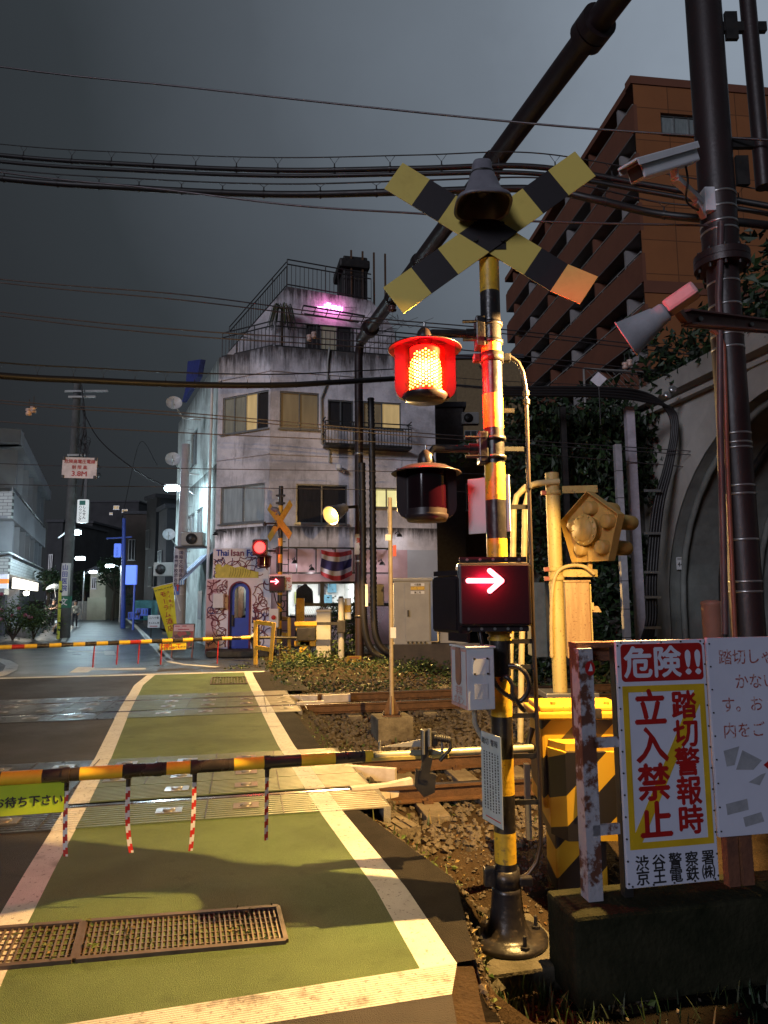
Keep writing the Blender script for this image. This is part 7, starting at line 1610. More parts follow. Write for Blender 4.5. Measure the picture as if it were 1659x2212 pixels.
# ------------------------------------------------------------------ people
SKIN = mat('skin', (.48, .29, .20), .55, 0, var=.12)
def plaid():
    m, n, l, b = newmat('plaid'); co = n.new('ShaderNodeTexCoord'); ck = n.new('ShaderNodeTexChecker'); ck.inputs['Scale'].default_value = 7; ck.inputs[1].default_value = (.62, .60, .52, 1); ck.inputs[2].default_value = (.10, .10, .09, 1)
    t = n.new('ShaderNodeTexNoise'); t.inputs['Scale'].default_value = 9; mx = n.new('ShaderNodeMix'); mx.data_type = 'RGBA'; mx.inputs[7].default_value = (.40, .39, .33, 1); l.new(t.outputs[0], mx.inputs[0]); l.new(co.outputs['Object'], ck.inputs[0]); l.new(co.outputs['Object'], t.inputs['Vector']); l.new(ck.outputs[0], mx.inputs[6]); l.new(mx.outputs[2], b.inputs['Base Color']); b.inputs['Roughness'].default_value = .85; return m
def person(loc, h, label, top, legs, shoe, joints, hair=None, rot=0.0, sleeve='long', hairlong=False, name='person', hide_legs=False):
    """joints: overrides of a standing figure 1.0 tall; one skinned body, cloth by region"""
    J = dict(pel=(0, 0, .53), wai=(0, 0, .61), che=(0, -.005, .72), nek=(0, 0, .825), hd0=(0, -.008, .87), hd1=(0, -.012, .93), hd2=(0, -.008, .975),
             shL=(-.105, 0, .795), elL=(-.125, .01, .63), wrL=(-.125, -.03, .49), haL=(-.125, -.045, .44), shR=(.105, 0, .795), elR=(.125, .01, .63), wrR=(.125, -.03, .49), haR=(.125, -.045, .44),
             hpL=(-.05, 0, .50), knL=(-.055, -.01, .28), anL=(-.055, .01, .05), toL=(-.06, -.07, .018), hpR=(.05, 0, .50), knR=(.055, -.01, .28), anR=(.055, .01, .05), toR=(.06, -.07, .018))
    J.update(joints)
    RD = dict(pel=.078, wai=.068, che=.085, nek=.034, hd0=.045, hd1=.058, hd2=.036, shL=.040, elL=.030, wrL=.020, haL=.021, shR=.040, elR=.030, wrR=.020, haR=.021, hpL=.058, knL=.040, anL=.026, toL=.024, hpR=.058, knR=.040, anR=.026, toR=.024)
    E = [('pel', 'wai'), ('wai', 'che'), ('che', 'nek'), ('nek', 'hd0'), ('hd0', 'hd1'), ('hd1', 'hd2'), ('che', 'shL'), ('shL', 'elL'), ('elL', 'wrL'), ('wrL', 'haL'), ('che', 'shR'), ('shR', 'elR'), ('elR', 'wrR'), ('wrR', 'haR'), ('pel', 'hpL'), ('hpL', 'knL'), ('knL', 'anL'), ('anL', 'toL'), ('pel', 'hpR'), ('hpR', 'knR'), ('knR', 'anR'), ('anR', 'toR')]
    vs = []; idx = {}; rad = []
    for k in J: idx[k] = len(vs); vs.append(Vector(J[k])*h); rad.append(RD[k]*h)
    es = [(idx[a], idx[b]) for a, b in E]
    for s in 'LR':      # five short fingers at the end of each hand
        w, hd = Vector(J['wr'+s])*h, Vector(J['ha'+s])*h; d = (hd-w).normalized(); sd = d.cross(Vector((0, 1, .3))).normalized()
        for i, ln in enumerate((.026, .042, .046, .043, .034)):
            b0 = hd+sd*(i-2)*.0062*h*1.1; dd = (d+sd*(-.9 if i == 0 else .08*(i-2))).normalized(); vs.append(b0+dd*.022*h); rad.append(.0055*h); vs.append(b0+dd*(.022+ln*.6)*h+Vector((0, -.006*h, 0))); rad.append(.0048*h); k = len(vs); es += [(idx['ha'+s], k-2), (k-2, k-1)]
    me = bpy.data.meshes.new('person'); me.from_pydata(vs, es, []); tmp = bpy.data.objects.new('person', me); COL.objects.link(tmp)
    sk = tmp.modifiers.new('skin', 'SKIN'); sk.use_smooth_shade = True
    for i, v in enumerate(tmp.data.skin_vertices[0].data): v.radius = (rad[i], rad[i]); v.use_root = (i == 0)
    for k, q in (('che', (1.15, .72)), ('pel', (1.05, .8)), ('wai', (1.05, .78))): v = tmp.data.skin_vertices[0].data[idx[k]]; v.radius = (v.radius[0]*q[0], v.radius[1]*q[1])
    tmp.modifiers.new('sub', 'SUBSURF').levels = 2; tmp.modifiers['sub'].render_levels = 2
    dg = bpy.context.evaluated_depsgraph_get(); ev = bpy.data.meshes.new_from_object(tmp.evaluated_get(dg)); bpy.data.objects.remove(tmp)
    t = bpy.data.objects.new(name, ev); COL.objects.link(t); ev.materials.clear()
    for m in (SKIN, top, legs, shoe): ev.materials.append(m)
    seg = [(Vector(J[a])*h, Vector(J[b])*h, a, b) for a, b in E]
    for p in ev.polygons:
        c = p.center; best = None
        for a, b_, na, nb_ in seg:
            d = b_-a; k = max(0, min(1, (c-a).dot(d)/max(1e-9, d.dot(d)))); q = (c-a-d*k).length
            if best is None or q < best[0]: best = (q, na, nb_, k)
        _, a, b_, k = best; mi = 1
        if a[:2] in ('nek', 'hd') or a.startswith('hd') or a == 'nek' or b_ == 'hd0': mi = 0
        elif a.startswith('wr') or (b_.startswith('wr') and (sleeve == 'short' or k > .85)) or (b_.startswith('el') and sleeve == 'short' and k > .65): mi = 0
        elif a.startswith('an'): mi = 3
        elif a.startswith(('hp', 'kn')) or b_.startswith('hp'): mi = 2
        p.material_index = mi; p.use_smooth = True
    t.location = Vector(loc); t.rotation_euler = (0, 0, rot); t['label'] = label; t['category'] = 'person'
    hc = Vector(J['hd1'])*h; hb = MB(); R_ = .066*h
    hb.lathe([(R_*math.sin(a), R_*1.18*math.cos(a)) for a in [math.pi*.58*i/10 for i in range(11)]][::-1], hair or M_HAIR, Matrix.Translation(hc+Vector((0, .016*h, .012*h))) @ Matrix.Rotation(R(-22), 4, 'X'), 18)
    if hairlong: hb.lathe([(R_*.98, .0), (R_*1.05, -.05*h), (R_*.9, -.11*h)], hair or M_HAIR, Matrix.Translation(hc+Vector((0, .012*h, .0))), 18, a0=R(-20), a1=R(200))
    o = hb.build('hair'); o.parent = t; o.location = o.location
    fb_ = MB(); fz = hc+Vector((0, -.0, 0)); E_ = mat('eye_dark', (.02, .015, .015), .3)
    for s in (-1, 1): fb_.lathe([(.006*h, 0), (0, .003*h)], E_, Matrix.Translation(hc+Vector((s*.02*h, -.056*h, .0))) @ Matrix.Rotation(R(90), 4, 'X'), 8); fb_.lathe([(0, .014*h), (.007*h, .006*h), (.006*h, -.012*h), (0, -.014*h)], SKIN, Matrix.Translation(hc+Vector((s*.060*h, .004*h, -.005*h))), 8)
    fb_.prism([(-.008*h, -.018*h), (.008*h, -.018*h), (.002*h, .004*h), (-.002*h, .004*h)], .0, .012*h, SKIN, FR(hc+Vector((0, -.054*h, -.004*h)), 0)); fb_.box(hc+Vector((0, -.052*h, -.032*h)), (.024*h, .006*h, .005*h), mat('lip', (.30, .11, .09), .5)); f_ = fb_.build('face_features'); f_.parent = t
    for ob in (o, f_): ob.matrix_parent_inverse = Matrix.Identity(4)
    return t
M_TEEB = mat('tee_black', (.018, .018, .02), .85); M_TRB = mat('trousers_dark', (.020, .020, .028), .85); M_SHO = mat('shoe', (.30, .29, .27), .6)
wp = G(161, 1357); wo = person(wp, 1.62, 'woman in a loose plaid shirt and dark trousers walking beside the utility pole', plaid(), M_TRB, M_SHO, dict(shL=(-.115, 0, .79), shR=(.115, 0, .79), elL=(-.155, .02, .65), wrL=(-.145, -.06, .54), haL=(-.12, -.10, .50), elR=(.175, .03, .65), wrR=(.15, -.03, .53), haR=(.12, -.07, .50), knL=(-.055, -.03, .28), anL=(-.05, -.03, .05), toL=(-.055, -.10, .02), knR=(.05, .01, .28), anR=(.05, .06, .06), toR=(.055, 0, .02)), rot=R(12), hairlong=True)
up_ = G(110, 1356); um = person(up_, 1.72, 'man in a black T-shirt holding a clear umbrella behind the yellow pole guard', M_TEEB, M_TRB, M_SHO, dict(che=(.02, -.03, .71), nek=(.04, -.05, .815), hd0=(.06, -.07, .86), hd1=(.07, -.08, .92), hd2=(.07, -.075, .965), shL=(-.08, -.03, .785), shR=(.13, -.03, .785), elL=(-.05, -.10, .64), wrL=(.06, -.15, .67), haL=(.11, -.165, .70), elR=(.16, -.09, .65), wrR=(.17, -.19, .73), haR=(.17, -.21, .77)), rot=R(25), sleeve='short')
ub = MB(); uc = at(117, 1264, up_.y-.2); M_CLR = glass('clear_plastic', (.62, .66, .68), .62, .25); tiltM = Matrix.Translation(uc) @ Matrix.Rotation(R(-10), 4, 'Y')
ut = thing('umbrella', 'clear plastic umbrella held by the man in the black T-shirt', 'umbrella', uc)
ub.lathe([(.48, -.20), (.44, -.12), (.33, -.02), (.18, .05), (0, .08)], M_CLR, tiltM, 16); ub.build('canopy', ut); ub = MB()
for i in range(8): a = R(45*i); ub.tube([tiltM @ Vector((.48*math.cos(a), .48*math.sin(a), -.20)), tiltM @ Vector((.33*math.cos(a), .33*math.sin(a), -.025)), tiltM @ Vector((0, 0, .075))], .006, M_GALV, 4)
ub.build('rib', ut); ub = MB(); ub.cyl(tiltM @ Vector((0, 0, .12)), tiltM @ Vector((0, 0, -.75)), .012, M_GALV, n=8); ub.build('shaft', ut)
bgq = up_+Vector((-.35, .1, 0)); b = MB(); b.bbox(bgq+Vector((0, .05, .95)), (.32, .22, .5), M_DARK, None, .06); b.tube([bgq+Vector((.12, -.06, 1.15)), bgq+Vector((.25, -.2, 1.3)), bgq+Vector((.3, -.15, .9)), bgq+Vector((.12, -.06, .75))], .025, M_WHITE, 6); b.build('backpack', label='dark backpack with pale straps beside the man with the umbrella', cat='bag')
fpn = person(G(236, 1317), 1.68, 'distant person in dark clothes walking on the right edge of the street', M_TEEB, M_TRB, M_TRB, dict(elL=(-.14, .02, .64), knL=(-.06, -.04, .28), knR=(.05, .02, .28)), rot=R(-20))
spn = person(G(95, 1372)+Vector((0, 1.2, -.55)), 1.6, 'person in a white top crouching behind the flower bushes', mat('tee_white', (.60, .60, .58), .85), M_TRB, M_TRB, dict(che=(.02, -.10, .68), nek=(.03, -.18, .75), hd0=(.03, -.22, .78), hd1=(.03, -.26, .82), hd2=(.03, -.27, .86), shL=(-.09, -.14, .74), shR=(.11, -.14, .74), elL=(-.1, -.22, .6), elR=(.12, -.22, .6)), rot=R(50), sleeve='short')
ig = PB.W(PB.loc(*Z4(980, 830))[0], 0, -1.0); person((ig.x, ig.y, -.15), 1.45, 'dark haired guest inside the lit shop, head just above the sill', M_TEEB, M_TRB, M_TRB, {}, rot=R(10))
dg_ = PM.W(dc+.12, 0, -.55); person((dg_.x, dg_.y, .1), 1.32, 'dark haired guest seen through the arched door window', M_TEEB, M_TRB, M_TRB, {}, rot=R(170))

# bicycles
def bicycle(loc, rot, label, s=1.0):
    t = thing('bicycle', label, 'bicycle', (0, 0, 0), 'parked bicycles')
    for x in (-.52, .52):
        w = MB(); w.tube([(x+.32*math.cos(a), 0, .33+.32*math.sin(a)) for a in [2*math.pi*i/24 for i in range(25)]], .018, M_DARK, 6); w.build('wheel', t)
    f = MB()
    for p, q in (((-.52, .33), (-.12, .30)), ((-.12, .30), (-.22, .80)), ((-.52, .33), (-.20, .72)), ((-.12, .30), (.38, .78)), ((-.2, .70), (.36, .72)), ((.52, .33), (.36, .92))): f.tube([(p[0], 0, p[1]), (q[0], 0, q[1])], .018, mat('bike_frame', (.20, .21, .23), .35, .3), 6)
    f.build('frame', t); f = MB(); f.bbox((-.23, 0, .84), (.24, .13, .06), M_DARK, None, .02); f.build('saddle', t); f = MB(); f.tube([(.30, -.26, 1.0), (.38, -.1, 1.0), (.36, 0, .94), (.38, .1, 1.0), (.30, .26, 1.0)], .014, M_GALV, 6); f.build('handlebar', t); f = MB(); f.bbox((.56, 0, .80), (.30, .32, .22), mat('basket', (.30, .30, .30), .5), None, .02); f.build('basket', t)
    t.location = Vector(loc); t.rotation_euler = (0, 0, rot); return t
bk = bicycle(G(125, 1352)+Vector((-.4, .6, 0)), R(70), 'bicycle parked beside the man with the umbrella'); dup(bk, G(312, 1348)+Vector((0, .4, .0)), R(20), 'bicycle parked by the blue crates on the right of the street'); dup(bk, G(40, 1372), R(80), 'small bicycle in front of the flower bed at the left edge')
# ------------------------------------------------------------------ utility poles, street lamps, wires, signs along the street
M_CPOLE = mat('pole_concrete', (.12, .12, .12), .85, 0, scale=3, col2=(.07, .07, .07), bump=.2, bscale=40); M_PPOLE = mat('pole_pinkish', (.44, .40, .42), .8, 0, scale=3, col2=(.34, .31, .33))
M_LW = emit('led_street_lamp', (.72, .95, 1.0), 40)
def upole(ub, vb, Y, vt, ut, r0, r1, m, label, arms=(), extra=None):
    p = at(ub, vb, Y); q = at(ut, vt, Y); t = thing('utility_pole', label, 'utility pole', (p.x, Y, 0), 'utility poles'); b = MB(); b.cyl((p.x, Y, -.05), (q.x, Y, q.z), r0, m, r1, n=18); b.build('pole', t)
    return t, p, q
lp, p, q = upole(139, 1372, 31.0, 828, 168, .245, .17, M_CPOLE, 'tall dark concrete utility pole with wires, a white advert and a green school board')
b = MB(); M_X = M_DARK
for v, w, dz in ((848, 1.9, 0), (860, 1.2, 0), (985, .8, 0), (1030, 1.1, 0)): z = at(168, v, 31).z; x = p.x+(q.x-p.x)*(z/q.z); b.beam((x-w*.25, 30.8, z), (x+w*.8, 30.8, z), .09, .09, M_GREY)
for u, v in ((190, 1015), (214, 1025), (186, 1005), (212, 1008)): c = at(u, v, 30.7); b.lathe([(0, -.12), (.10, -.10), (.10, .0), (.05, .06), (0, .1)], M_DARK, Matrix.Translation(c), 10)
b.build('crossarm', lp); b = MB(); random.seed(5)
for _ in range(14):
    c = at(176+random.random()*10, 915+random.random()*45, 30.7); b.tube([c, c+Vector((random.uniform(-.3, .5), -.1, random.uniform(-.6, -.1))), c+Vector((random.uniform(-.2, .4), -.1, random.uniform(-1.0, -.4)))], .018, M_CABLE, 5)
for _ in range(4): c = at(172+random.random()*8, 900+_*40, 30.65); b.tube([c+Vector((0, 0, 1.5)), c+Vector((.25, 0, 0)), c+Vector((.05, 0, -2.0))], .035, M_CABLE, 5)
b.build('wire_tangle', lp)
def wrap(t, P, Y, u0, u1, v0, v1, r, m, txt=None, tm=None, size=.2, n='advert', pitch=None, cols=1):
    z0, z1 = at(u0, v1, Y).z, at(u0, v0, Y).z; b = MB(); x = at((u0+u1)/2, (v0+v1)/2, Y).x; b.cyl((x, Y, z0), (x, Y, z1), r, m, n=20); 
    if txt:
        for i, s_ in enumerate(txt): b.vtext(s_, FR((x+(.0 if len(txt) == 1 else (.11 if i == 0 else -.11)), Y-r-.004, z1-size*.7), 0), size, tm, pitch, .02)
    return b.build(n, t)
wrap(lp, p, 31.0, 136, 153, 1217, 1287, .243, M_WHITE, ['山田医院'], mat('advert_blue', (.03, .06, .30), .6), .27, pitch=.31); wrap(lp, p, 31.0, 135, 150, 1288, 1313, .248, mat('board_green', (.03, .16, .10), .6), ['文'], M_WHITE, .36, 'school_board')
b = MB(); c0, c1 = at(126, 1367, 30.2), at(131, 1255, 30.2); b.cyl((c0.x, 30.2, 0), (c1.x, 30.2, c1.z), .065, mat('guard_yellow', (.62, .62, .08), .5), n=10)
for v in (1277, 1300, 1345, 1360): z = at(127, v, 30.2).z; b.cyl((c0.x, 30.2, z-.03), (c0.x+.05, 30.2, z+.03), .07, M_DARK, n=10)
b.build('pole_guard', lp)
def street_lamp(u, v, Y, label, en, side=1, h=None, pole=True, s=1.0, postm=None):
    c = at(u, v, Y); t = thing('street_lamp', label, 'street lamp', (c.x-side*.8*s, Y, 0), 'white street lamps'); b = MB()
    if pole: b.cyl((c.x-side*.8*s, Y, 0), (c.x-side*.8*s, Y, c.z), .07, postm or M_GALV, n=10)
    b.tube([(c.x-side*.8*s, Y, c.z-.25), (c.x-side*.5*s, Y, c.z), (c.x, Y-.1, c.z+.05)], .04, M_GALV, 8); b.build('pole', t)
    b = MB(); b.bbox((c.x, Y-.12, c.z+.10), (.55*s, .26*s, .10), M_GALV, None, .03); b.build('head', t); b = MB(); b.bbox((c.x, Y-.16, c.z-.02), (.56*s, .28*s, .20), M_LW, None, .07); b.build('lamp_glass', t)
    lamp('street_light', 'POINT', (c.x, Y-.25, c.z-.22), (.62, .86, 1.0), en, .12, t); return t
street_lamp(375, 1055, 26.0, 'bright white street lamp on the pinkish pole beside the restaurant block', 420, -1, pole=False)
street_lamp(164, 1150, 31.6, 'bright white street lamp on the dark left utility pole', 900, 1, pole=False)
street_lamp(176, 1206, 44, 'white street lamp second along the left side of the street', 130, 1)
street_lamp(239, 1222, 50, 'white street lamp over the right side before the cream gabled house', 90, -1)
street_lamp(203, 1235, 55, 'farthest small white street lamp in front of the cream gabled house', 110, 1)
rp_, p, q = upole(386, 1400, 25.2, 960, 402, .21, .15, M_PPOLE, 'pinkish concrete utility pole with a vertical advert beside the restaurant block')
Yr = 25.2; zz1, zz0 = at(393, 1182, Yr).z, at(393, 1286, Yr).z; x = at(389, 1235, Yr).x; b = MB(); b.cyl((x, Yr, zz0), (x, Yr, zz1), .235, mat('advert_pale', (.52, .48, .52), .6), n=20); M_AD = mat('advert_dark', (.07, .05, .10), .6)
b.vtext('国際文化理容美容', FR((x+.085, Yr-.232, zz1-.22), 0), .155, M_AD, .165, .02); b.vtext('専門学校渋谷校', FR((x-.085, Yr-.232, zz1-.38), 0), .155, M_AD, .165, .02)
b.prism([(-.03, -.12), (.03, -.12), (.03, .05), (.08, .05), (0, .14), (-.08, .05), (-.03, .05)], 0, .004, M_RED, FR((x, Yr-.238, zz0+.27), 0)); b.build('advert', rp_)
b = MB(); b.cyl((x-.01, Yr, at(389, 1285, Yr).z), (x-.01, Yr, at(389, 1265, Yr).z), .238, mat('plate_blue', (.06, .14, .50), .5), n=20); b.build('blue_plate', rp_)
b = MB()
for i in range(14): z = 3.0+i*.42; b.cyl((x+.12, Yr-.02, z), (x+.36, Yr-.02, z+.0), .012, M_GALV, n=5)
b.build('step_bolt', rp_)
# blue lit pole with its boards
M_BP = mat('blue_pole', (.05, .09, .42), .5); bp_ = thing('blue_pole', 'slim blue lit utility pole with a hanging sign board on the right of the street', 'pole', (at(266, 1340, 40).x, 40, 0)); a, c = at(266, 1340, 40), at(268, 1120, 40)
b = MB(); b.cyl((a.x, 40, 0), (c.x, 40, c.z), .14, M_BP, .10, n=10); b.beam((c.x-1.0, 40, at(260, 1163, 40).z), (c.x+.5, 40, at(260, 1160, 40).z), .08, .08, M_BP); b.build('pole', bp_)
M_BS = emit('blue_sign', (.12, .22, .85), .75)
b = MB(); r0, r1 = at(247, 1174, 39.8), at(261, 1204, 39.8); b.bbox(((r0.x+r1.x)/2, 39.8, (r0.z+r1.z)/2), (r1.x-r0.x, .15, r0.z-r1.z), M_BS, None, .07); b.build('hanging_board', bp_); M_NAVY = mat('navy', (.02, .03, .15), .6); b = MB(); b.vtext('人文字', FR(((r0.x+r1.x)/2, 39.71, r0.z-.28), 0), .16, M_NAVY, .19); b.build('board_lettering', bp_)
bs2 = thing('light_board', 'large plain blue lit board on a post right of the blue pole', 'sign', (at(287, 1330, 38).x, 38, 0)); b = MB(); r0, r1 = at(273, 1221, 38), at(295, 1263, 38); b.bbox(((r0.x+r1.x)/2, 38, (r0.z+r1.z)/2), (r1.x-r0.x, .2, r0.z-r1.z), M_BS, None, .04); b.build('board', bs2); b = MB(); b.cyl(((r0.x+r1.x)/2+.2, 38, 0), ((r0.x+r1.x)/2+.2, 38, r1.z), .06, M_BP, n=8); b.build('post', bs2)
hs = thing('hanging_sign', 'white rounded vertical sign with dark lettering hung from the left utility pole', 'sign', at(178, 1130, 30.4)); b = MB(); r0, r1 = at(168, 1079, 30.4), at(190, 1130, 30.4); b.bbox(((r0.x+r1.x)/2, 30.4, (r0.z+r1.z)/2), (r1.x-r0.x, .14, r0.z-r1.z), emit('white_lit_sign', (.62, .66, .66), .55), None, .06); b.build('board', hs)
b = MB(); cx = (r0.x+r1.x)/2; b.box((cx, 30.32, r0.z-.16), (.26, .01, .20), mat('teal', (.03, .20, .16), .6)); b.vtext('しんせん', FR((cx+.09, 30.322, r0.z-.36), 0), .15, M_INK, .155, .02); b.vtext('ハウジング', FR((cx-.09, 30.322, r0.z-.34), 0), .145, M_INK, .145, .02); b.build('lettering', hs); b = MB(); b.beam((cx+.1, 30.4, r0.z), (cx+.1, 30.4, r0.z+1.0), .12, .12, M_DARK); b.build('hanger', hs)
# overhead clearance board over the road
os_ = thing('clearance_board', 'white board with red writing hung over the road giving the height limit', 'sign', at(172, 1032, 16)); Po = Plane(at(171, 1010, 16.0), R(3)); a, c = Po.loc(135, 988), Po.loc(208, 1033); cx, cy, w_, h_ = (a[0]+c[0])/2, (a[1]+c[1])/2, c[0]-a[0], a[1]-c[1]; Mo = Po.M @ Matrix.Translation((cx, cy, 0)) @ Matrix.Rotation(R(-1.5), 4, 'Z')
b = MB(); b.bbox((0, 0, -.012), (w_, h_, .02), mat('board_pinkwhite', (.72, .68, .76), .5), Mo, .004); b.build('board', os_); b = MB(); M_SR = mat('sign_dark_red', (.42, .02, .03), .5)
b.text('危険高電圧電線', Mo @ Matrix.Translation((0, h_*.30, .002)), w_*.128, M_SR, 'C', .02); b.text('制 限 高', Mo @ Matrix.Translation((0, h_*.02, .002)), w_*.125, M_SR, 'C', .02); b.text('3.8M', Mo @ Matrix.Translation((0, -h_*.28, .002)), w_*.20, M_SR, 'C', .03, 1.15); b.build('lettering', os_)
b = MB()
for sx_ in (-.46, .46):
    for sy in (-.44, .44): b.bbox((w_*sx_, h_*sy, .004), (.06, .08, .03), M_DARK, Mo, .006)
b.build('clip', os_)
# banner, A-frame menu, small signs
bn = thing('banner', 'yellow vertical banner with red characters leaning beside the pinkish pole', 'banner', at(372, 1400, 23.4)); Pn = Plane(at(355, 1320, 23.4), R(4)); M_BN = mat('banner_yellow', (.74, .66, .03), .7, 0, scale=2, var=.12); b = MB(); n_ = 14; vs = []
tl, tr, br, bl = [Pn.loc(u, v) for u, v in ((331, 1270), (373, 1258), (383, 1345), (363, 1380))]; br = Pn.loc(385, 1370); 
for i in range(n_+1):
    k = i/n_
    for j in range(5):
        q = j/4; x = (tl[0]*(1-q)+tr[0]*q)*(1-k)+(bl[0]*(1-q)+br[0]*q)*k; y = (tl[1]*(1-q)+tr[1]*q)*(1-k)+(bl[1]*(1-q)+br[1]*q)*k; vs.append(Pn.W(x, y, .05*math.sin(q*5+k*4)))
b.add(vs, [(i*5+j, i*5+j+1, (i+1)*5+j+1, (i+1)*5+j) for i in range(n_) for j in range(4)], M_BN, True); b.build('cloth', bn); b = MB(); sl_ = math.atan2(bl[0]-tl[0], -(bl[1]-tl[1])); M_BR_ = mat('banner_red', (.45, .06, .02), .6); 
mid = ((tl[0]*.45+tr[0]*.55), (tl[1]*.45+tr[1]*.55)); Mb_ = Pn.M @ Matrix.Translation((mid[0], mid[1]-.32, .065)) @ Matrix.Rotation(sl_*.85, 4, 'Z'); b.vtext('モーラム酒店', Mb_ @ Matrix.Translation((-.02, 0, 0)), .21, M_BR_, .235, .02); b.vtext('タイ東北', Mb_ @ Matrix.Translation((.17, .02, 0)), .11, M_BR_, .15, .02); b.text('For here, or to go!!', Pn.M @ Matrix.Translation((mid[0], mid[1]-.12, .065)) @ Matrix.Rotation(math.atan2(tr[1]-tl[1], tr[0]-tl[0]), 4, 'Z'), .085, M_INK, 'C', .01); b.build('lettering', bn)
b = MB(); b.tube([Pn.W(tl[0]-.05, tl[1], 0), Pn.W(tr[0]+.05, tr[1], 0)], .012, M_WHITE, 6); b.tube([Pn.W(tr[0], tr[1], 0), Pn.W(br[0]+.05, 0.0, 0)], .018, M_WHITE, 6); b.build('pole', bn)
af = thing('menu_board', 'folding menu board with reddish food pictures standing at the street corner', 'menu board', G(395, 1420)); Yb = G(395, 1420).y; b = MB(); a, c = at(373, 1347, Yb), at(419, 1402, Yb); w_, h_ = c.x-a.x, a.z-c.z; Ma = FR(((a.x+c.x)/2, Yb, (a.z+c.z)/2), 0) @ Matrix.Rotation(R(-8), 4, 'X'); M_WD = mat('frame_wood', (.30, .11, .06), .5)
b.bbox((0, 0, -.02), (w_, h_, .03), M_BLK, Ma, .02); b.build('frame', af)
def photo_mat():
    m, n, l, bb_ = newmat('menu_print'); co = n.new('ShaderNodeTexCoord'); v = n.new('ShaderNodeTexVoronoi'); v.inputs['Scale'].default_value = 7; l.new(co.outputs['Object'], v.inputs[0]); cr_ = n.new('ShaderNodeValToRGB'); cr_.color_ramp.interpolation = 'CONSTANT'; e_ = cr_.color_ramp.elements; e_[0].color = (.35, .05, .03, 1); e_[1].position = .3; e_[1].color = (.30, .14, .05, 1)
    for p_, c_ in ((.5, (.12, .03, .02, 1)), (.65, (.45, .22, .08, 1)), (.8, (.10, .10, .03, 1))): k = e_.new(p_); k.color = c_
    sp = n.new('ShaderNodeSeparateColor'); l.new(v.outputs['Color'], sp.inputs[0]); l.new(sp.outputs[0], cr_.inputs[0]); l.new(cr_.outputs[0], bb_.inputs['Base Color']); bb_.inputs['Roughness'].default_value = .25; return m
b = MB(); b.box((0, h_*.33, .0), (w_*.9, h_*.26, .006), mat('menu_pink', (.62, .38, .38), .4), Ma); b.box((0, -h_*.14, .0), (w_*.9, h_*.66, .006), photo_mat(), Ma)
for x, y, w2 in ((-.3, .40, .22), (.02, .40, .2), (0, .27, .5)): b.box((w_*x, h_*y, .004), (w_*w2, h_*.035, .003), M_SR, Ma)
b.build('menu', af)
for sx_ in (-.46, .46):
    b = MB(); b.beam(Ma @ Vector((w_*sx_, h_*.45, -.03)), Vector(((a.x+c.x)/2+w_*sx_, Yb-.12, 0)), .04, .04, M_WD); b.build('leg', af)
b = MB(); Yw = 27; r0, r1 = at(320, 1329, Yw), at(345, 1356, Yw); Mw = FR(((r0.x+r1.x)/2, Yw, (r0.z+r1.z)/2), 0); b.bbox((0, 0, 0), (r1.x-r0.x, r0.z-r1.z, .04), M_WHITE, Mw, .01); b.text('二八十割', Mw @ Matrix.Translation((0, .14, .022)), .10, M_INK, 'C', .02); b.text('きんかん亭', Mw @ Matrix.Translation((0, -.06, .022)), .085, M_INK, 'C', .02); b.box((0, -.18, .022), (.3, .03, .002), M_SR, Mw); b.cyl((Mw @ Vector((-.1, -.25, 0))), (Mw @ Vector((-.1, -.25, 0)))-Vector((0, 0, .4)), .02, M_DARK, n=6); b.build('small_white_sign', label='small square white sign standing behind the yellow banner', cat='sign')
for i, (u, v, c_, lab) in enumerate(((293, 1330, (.04, .08, .45), 'lower blue plastic crate by the parked bicycle'), (310, 1322, (.05, .10, .50), 'upper blue plastic crate by the parked bicycle'))):
    p = at(u, v, 39); b = MB(); b.bbox(p, (.7, .5, .42), mat('crate_blue%d' % i, c_, .5), None, .03)
    for k in range(4): b.box(p+Vector((-.24+.16*k, -.255, .02)), (.05, .01, .24), M_DARK)
    b.build('crate', label=lab, cat='crate', group='blue crates')
p = at(325, 1318, 41); b = MB(); b.bbox(p, (1.7, .8, 1.2), mat('teal_cover', (.03, .16, .17), .6), None, .15); b.build('covered_cart', label='teal covered cart behind the blue crates', cat='cart')
# satellite dishes on the flank
for u, v, Y, r_, lab in ((376, 873, 25.5, .30, 'upper white satellite dish at the roof edge of the restaurant block'), (374, 994, 26.5, .30, 'lower white satellite dish on the restaurant block'), (365, 1156, 31, .28, 'small grey satellite dish low down behind the pinkish pole')):
    c = at(u, v, Y); t = thing('satellite_dish', lab, 'satellite dish', c, 'satellite dishes'); Md = Matrix.Translation(c) @ Matrix.Rotation(R(70), 4, 'X') @ Matrix.Rotation(R(15), 4, 'Y'); b = MB(); b.lathe([(r_, .10), (r_*.7, .03), (r_*.35, 0), (0, -.01)], mat('dish_white', (.55, .56, .58), .5), Md, 24); b.build('dish', t); b = MB(); b.tube([Md @ Vector((0, -r_, .1)), Md @ Vector((0, -r_*.3, .5))], .02, M_GREY, 6); b.tube([c, c+Vector((.3, .2, -.5)), c+Vector((.9, .5, -.5))], .03, M_GREY, 6); b.build('arm', t)
b = MB(); c = at(425, 790, 26); b.prism([PS.loc(412, 845), PS.loc(405, 870), PS.loc(440, 815), PS.loc(447, 778), PS.loc(418, 782)], .05, .25, mat('tarp_blue', (.03, .04, .20), .6, bump=.5, bscale=6), PS.M); b.build('tarpaulin', label='dark blue tarpaulin tied over the roof edge of the restaurant block', cat='tarpaulin')
